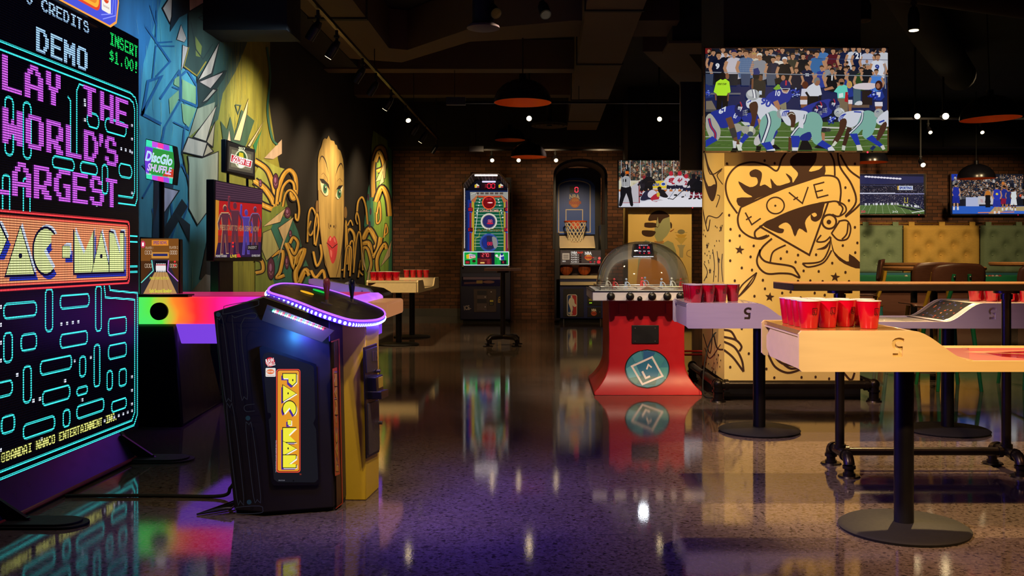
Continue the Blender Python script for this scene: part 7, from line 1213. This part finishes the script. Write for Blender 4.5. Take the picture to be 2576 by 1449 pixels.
crowd(p, 420, 918, 140, 1572, 345, 22, ['#2a2c34', '#4a4a50', '#6a625a', '#1c2030', '#8a8684', '#3a3230', '#23283c', '#b8b0ac'])
p.poly([(918, 430), (1572, 430), (1572, 505), (918, 505)], '#2f62c8'); p.poly([(1240, 505), (1300, 440), (1572, 432), (1572, 505)], '#b8a070'); p.poly([(1300, 505), (1400, 470), (1572, 475), (1572, 505)], '#3a6ad0'); p.line([(1150, 490), (1480, 484)], 8, '#e8885a'); p.rect(1040, 350, 1160, 432, '#b8c0e0'); p.rect(1150, 340, 1290, 415, '#c8c4c8'); p.text('TEL', 1170, 370, 1200, 395, '#c04a4a'); p.text('SPORT', 1210, 385, 1270, 405, '#a86a6a')
def hoopster(x, y, h, jer, sh, skin, num=None, up=False):
    p.ell(x, y, h*.055, h*.07, skin); p.ell(x, y-h*.03, h*.058, h*.045, '#1c1410')
    for q in (-1, 1): p.line([(x+q*h*.06, y+h*.62), (x+q*h*.075, y+h*.92)], h*.062, skin); p.line([(x+q*h*.075, y+h*.86), (x+q*h*.08, y+h*.98)], h*.07, '#e0dce0')
    p.poly([(x-h*.12, y+h*.4), (x+h*.12, y+h*.4), (x+h*.16, y+h*.72), (x+.01*h, y+h*.7), (x, y+h*.6), (x-.01*h, y+h*.7), (x-h*.16, y+h*.72)], sh); p.poly([(x-h*.13, y+h*.12), (x-h*.05, y+h*.08), (x+h*.05, y+h*.08), (x+h*.13, y+h*.12), (x+h*.125, y+h*.44), (x-h*.125, y+h*.44)], jer, 2)
    for q in (-1, 1): p.line([(x+q*h*.13, y+h*.13), (x+q*h*.17, y+h*.3), (x+q*h*.12, y+h*.42)] if not up else [(x+q*h*.12, y+h*.13), (x+q*h*.1, y-h*.06), (x-h*.02, y-h*.16)], h*.05, skin)
    if num: p.text(num, x-h*.045, y+h*.2, x+h*.045, y+h*.33, '#f0d82c', 0, .06)
hoopster(950, 240, 230, '#20309c', '#1c2a90', '#c89878'); hoopster(1240, 280, 165, '#c8782c', '#15151a', '#a87858'); p.rect(1218, 330, 1262, 442, '#15151a'); hoopster(1390, 260, 215, '#23308c', '#8c1c3c', '#a8704e', None, True); hoopster(1430, 285, 180, '#22307c', '#22307c', '#b07a5a'); hoopster(1475, 285, 190, '#dce4e4', '#e0e4e8', '#6a4632'); hoopster(1322, 260, 250, '#2a38b4', '#28349c', '#b8886a', '9'); p.ell(1378, 222, 14, 14, '#d07a34'); p.ell(1535, 335, 10, 12, '#e8502c')
p.build('picture', M_TV, BB)
# ------------------------------------------------ pendants, track heads, speakers overhead
M_COPPER = mat('copper_lining', '#d8692c', .45, .25, var=.06); M_SHADE = mat('black_shade', '#14131a', .25, .2)
def pendant(label, x, y, z, r=.35, tilt=0, lit=True):
    t = thing('pendant_lamp', label, 'lamp', (x, y, z), 'black dome pendant lamps'); n = 14
    MB().lathe([(r*math.cos(PI/2*k/n), r*.82*math.sin(PI/2*k/n)) for k in range(n)]+[(.045, r*.82), (.045, r*.82+.06), (0, r*.82+.06)], (x, y, z), 56).build('shade', M_SHADE, t, 0, 50)
    MB().lathe([(r*.999, 0), (r*.985, 0)]+[(r*.985*math.cos(PI/2*k/n), r*.80*math.sin(PI/2*k/n)) for k in range(1, n)]+[(0, r*.80)], (x, y, z), 56).build('shade_lining', M_COPPER, t, 0, 50)
    MB().cyl((x, y, z+r*.82+.05), (x, y, 4.42), .008, seg=8).build('cord', M_RUBBER, t); MB().ball((x, y, z+.16), .05).build('bulb', glow('warm_bulb', '#ffc070', 6 if lit else .5), t)
    if tilt: t.rotation_euler = (0, tilt, 0)
    return t
pendant('large black dome lamp with copper lining over the open aisle', -.29, 11.6, 3.112); pendant('black dome lamp hanging before the brick wall between two arcades', -.343, 18.3, 3.164, .345); pendant('tilted black dome lamp with copper lining over the banquette tables', 5.352, 11.5, 2.9, .35, -.035); pendant('black dome lamp hanging in front of the basketball television', 8.24, 18.3, 2.75, .345); pendant('black dome lamp half hidden by the tattoo column edge', 6.1, 18.0, 3.03, .33); pendant('unlit black dome lamp beyond the aisle lamp, nearer the mural', -.72, 20.0-1.2, 3.55, .3, 0, False)
TR = thing('lighting_track', 'black ceiling track running along the mural wall', 'lighting track', (TRK_X, 12.4, TRK_Z), 'black lighting tracks')
MB().box(TRK_X-.02, TRK_X+.02, 4.5, 19.4, TRK_Z, TRK_Z+.035).build('rail', mat('track_black', '#2a2018', .35, .5), TR)
for y in (5.2, 8.6, 12.2, 15.8, 19): MB().cyl((TRK_X, y, TRK_Z+.03), (TRK_X, y, 4.42), .006, seg=8).build('hanger', M_BLACK, TR)
for k, (x0, x1, y, z, w_) in enumerate(((-1.45, 2.4, 14.0, 3.49, 'over the open aisle'), (-1.5, 4.2, 18.8, 3.34, 'before the brick wall'), (2.3, 9.8, 17.4, 3.75, 'before the banquette'))):
    q = thing('lighting_track', 'black ceiling track crossing the room %s' % w_, 'lighting track', (x0, y, z), 'black lighting tracks'); MB().box(x0, x1, y-.018, y+.018, z, z+.035).build('rail', M_BLACK, q); MB().box(x0-.02, x0+.26, y-.05, y+.05, z-.02, z+.09).build('power_feed', mat('feed_navy', '#2c2c44', .4), q)
    for x in (x0+.1, (x0+x1)/2, x1-.1): MB().cyl((x, y, z+.03), (x, y, 4.42), .005, seg=8).build('hanger', M_BLACK, q)
def head(label, x, y, z, aim, lit=True, r=.045, strength=26, top=None):      # z = height of the stem's foot
    t = thing('track_spotlight', label, 'spotlight', (x, y, z), 'black track spotlights'); d = (Vector(aim)-Vector((x, y, z))).normalized(); a = Vector((x, y, z)); b = a+d*.17
    MB().cyl((x, y, z), (x, y, top if top else z+.14), .016, seg=12).cyl((x, y, z+.06), (x, y, z+.085), .028, seg=14).build('stem', M_RUBBER, t); MB().cyl(a-d*.035, a+d*.03, r*.6, r, seg=24).cyl(a+d*.03, b, r, seg=24).build('head', mat('spot_head_black', '#161419', .35, .3), t)
    MB().cyl(b+d*.0005, b+d*.003, r*.82, seg=24).build('lens', glow('lit_lens', '#ffe2ac', strength) if lit else mat('dark_lens', '#3a2a1c', .2), t)
for i, (y, lit) in enumerate(((7.6, 1), (9.18, 0), (10.0, 1), (11.4, 0), (12.3, 0), (13.5, 1), (14.9, 1), (16.2, 0), (17.3, 1), (19.1, 0))):
    ay = (y+.2, y-1.6)[i == 6]; head('black spotlight on the mural track, %s from the camera' % ['first', 'second', 'third', 'fourth', 'fifth', 'sixth', 'seventh', 'eighth', 'ninth', 'tenth'][i], TRK_X, y, TRK_Z-.15, (-3.25 if i != 6 else -1.4, ay, 1.9), bool(lit), .045, 6 if i != 6 else 12)
head('bright spotlight below the aisle lamp, facing the camera', -.293, 16, 3.56, (-.2, 10, 2.9), True, .05, 14, 4.42); head('spotlight glowing beside the dark backed television', 1.887, 16, 3.58, (1.6, 12, 2.4), True, .045, 9, 4.42)
head('brightest spotlight beside the big television, facing the camera', 5.82, 14, 3.30, (4.6, 8, 2.6), True, .055, 16, 4.42); head('smaller bright spotlight close to the big television edge', 5.60, 14.5, 3.375, (4.6, 9, 2.7), True, .05, 10, 4.42)
head('spotlight glowing high above the big television corner', 3.27, 8.5, 3.42, (3.27, 8.4, 0), True, .05, 8, 4.42); head('unlit spotlight in a bracket above the big television', 2.83, 8.5, 3.5, (2.75, 8.3, 2), False, .06, 0, 4.42)
head('unlit bracket spotlight beside the round ceiling speaker', -.56, 9.5, 3.72, (-.2, 8.8, 3.2), False, .055, 0, 4.42); head('unlit bracket spotlight hanging near the straight duct', -.04, 9.5, 3.74, (.1, 9.0, 3.2), False, .055, 0, 4.42)
for x, w_ in ((-1.056, 'over the football arcade'), (-.55, 'between the two wall arcades'), (.165, 'beside the basketball arcade')): head('small lit spotlight %s' % w_, x*1.025, 18.8, 3.22, (x+.2, 17.0, 2.2), True, .045, 9, 3.339)
for x, w_ in ((3.16, 'beside the stadium television'), (4.1, 'between the column and stadium television')): head('small spotlight %s' % w_, x+3.8, 17.4, 3.6, (x+3.6, 15.5, 2.2), True, .04, 6, 3.748)
head('small lit spotlight in front of the basketball television', 8.9, 17.4, 3.0, (8.8, 15.5, 1.8), True, .05, 9, 3.748); head('small lit spotlight in front of the stadium television', 6.82, 17.4, 3.0, (6.7, 15.5, 1.8), True, .05, 9, 3.748)
t = thing('ceiling_speaker', 'round navy speaker hanging from the ceiling above the aisle', 'speaker', (-.63, 9.5, 3.5)); MB().cyl((-.63, 9.5, 3.53), (-.63, 9.5, 3.85), .11, seg=32).cyl((-.63, 9.5, 3.85), (-.63, 9.5, 4.42), .02).build('housing', mat('speaker_navy', '#1c1c34', .4, .2), t); MB().lathe([(.11, .05), (.16, .02), (.165, 0), (.15, -.005), (0, -.008)], (-.63, 9.5, 3.51), 40).build('grille', mat('speaker_grille', '#4a4458', .5), t)
t = thing('air_vent', 'square ceiling vent box hanging beside the big television', 'vent', (2.0, 12, 3.9)); MB().box(1.45, 2.05, 11.0, 11.5, 3.72, 4.42).build('vent_box', M_DARKPAINT, t); MB().box(1.40, 2.10, 10.95, 11.55, 3.69, 3.72).build('vent_flange', M_DUCT, t)
t = thing('ceiling_diffuser', 'round ringed air diffuser near the far end of the straight duct', 'vent', (.2, 17.9, 3.7))
for k in range(4): MB().lathe([(.34-.085*k, 0), (.30-.085*k, .02), (.295-.085*k, .02), (.335-.085*k, -.004)], (.05, 17.9, 3.70+.008*k), 40, None, True).build('ring', M_DUCT, t)
MB().cyl((.05, 17.9, 3.70), (.05, 17.9, 4.42), .05).build('neck', M_DARKPAINT, t)
MB().cyl((.05, 17.9, 3.735), (.05, 17.9, 3.745), .33, seg=40).build('back_plate', M_DARKPAINT, t)
tag(MB().tube(catmull([(1.53, 8.62, .55), (1.50, 8.6, .52), (1.44, 8.55, .40), (1.40, 8.5, .22), (1.38, 8.42, .05), (1.40, 8.34, .008), (1.44, 8.3, .008)], 6), .006, 8).build('black_cable', M_RUBBER), 'thin black cord hanging from the side of the mural column to the floor', 'cable')
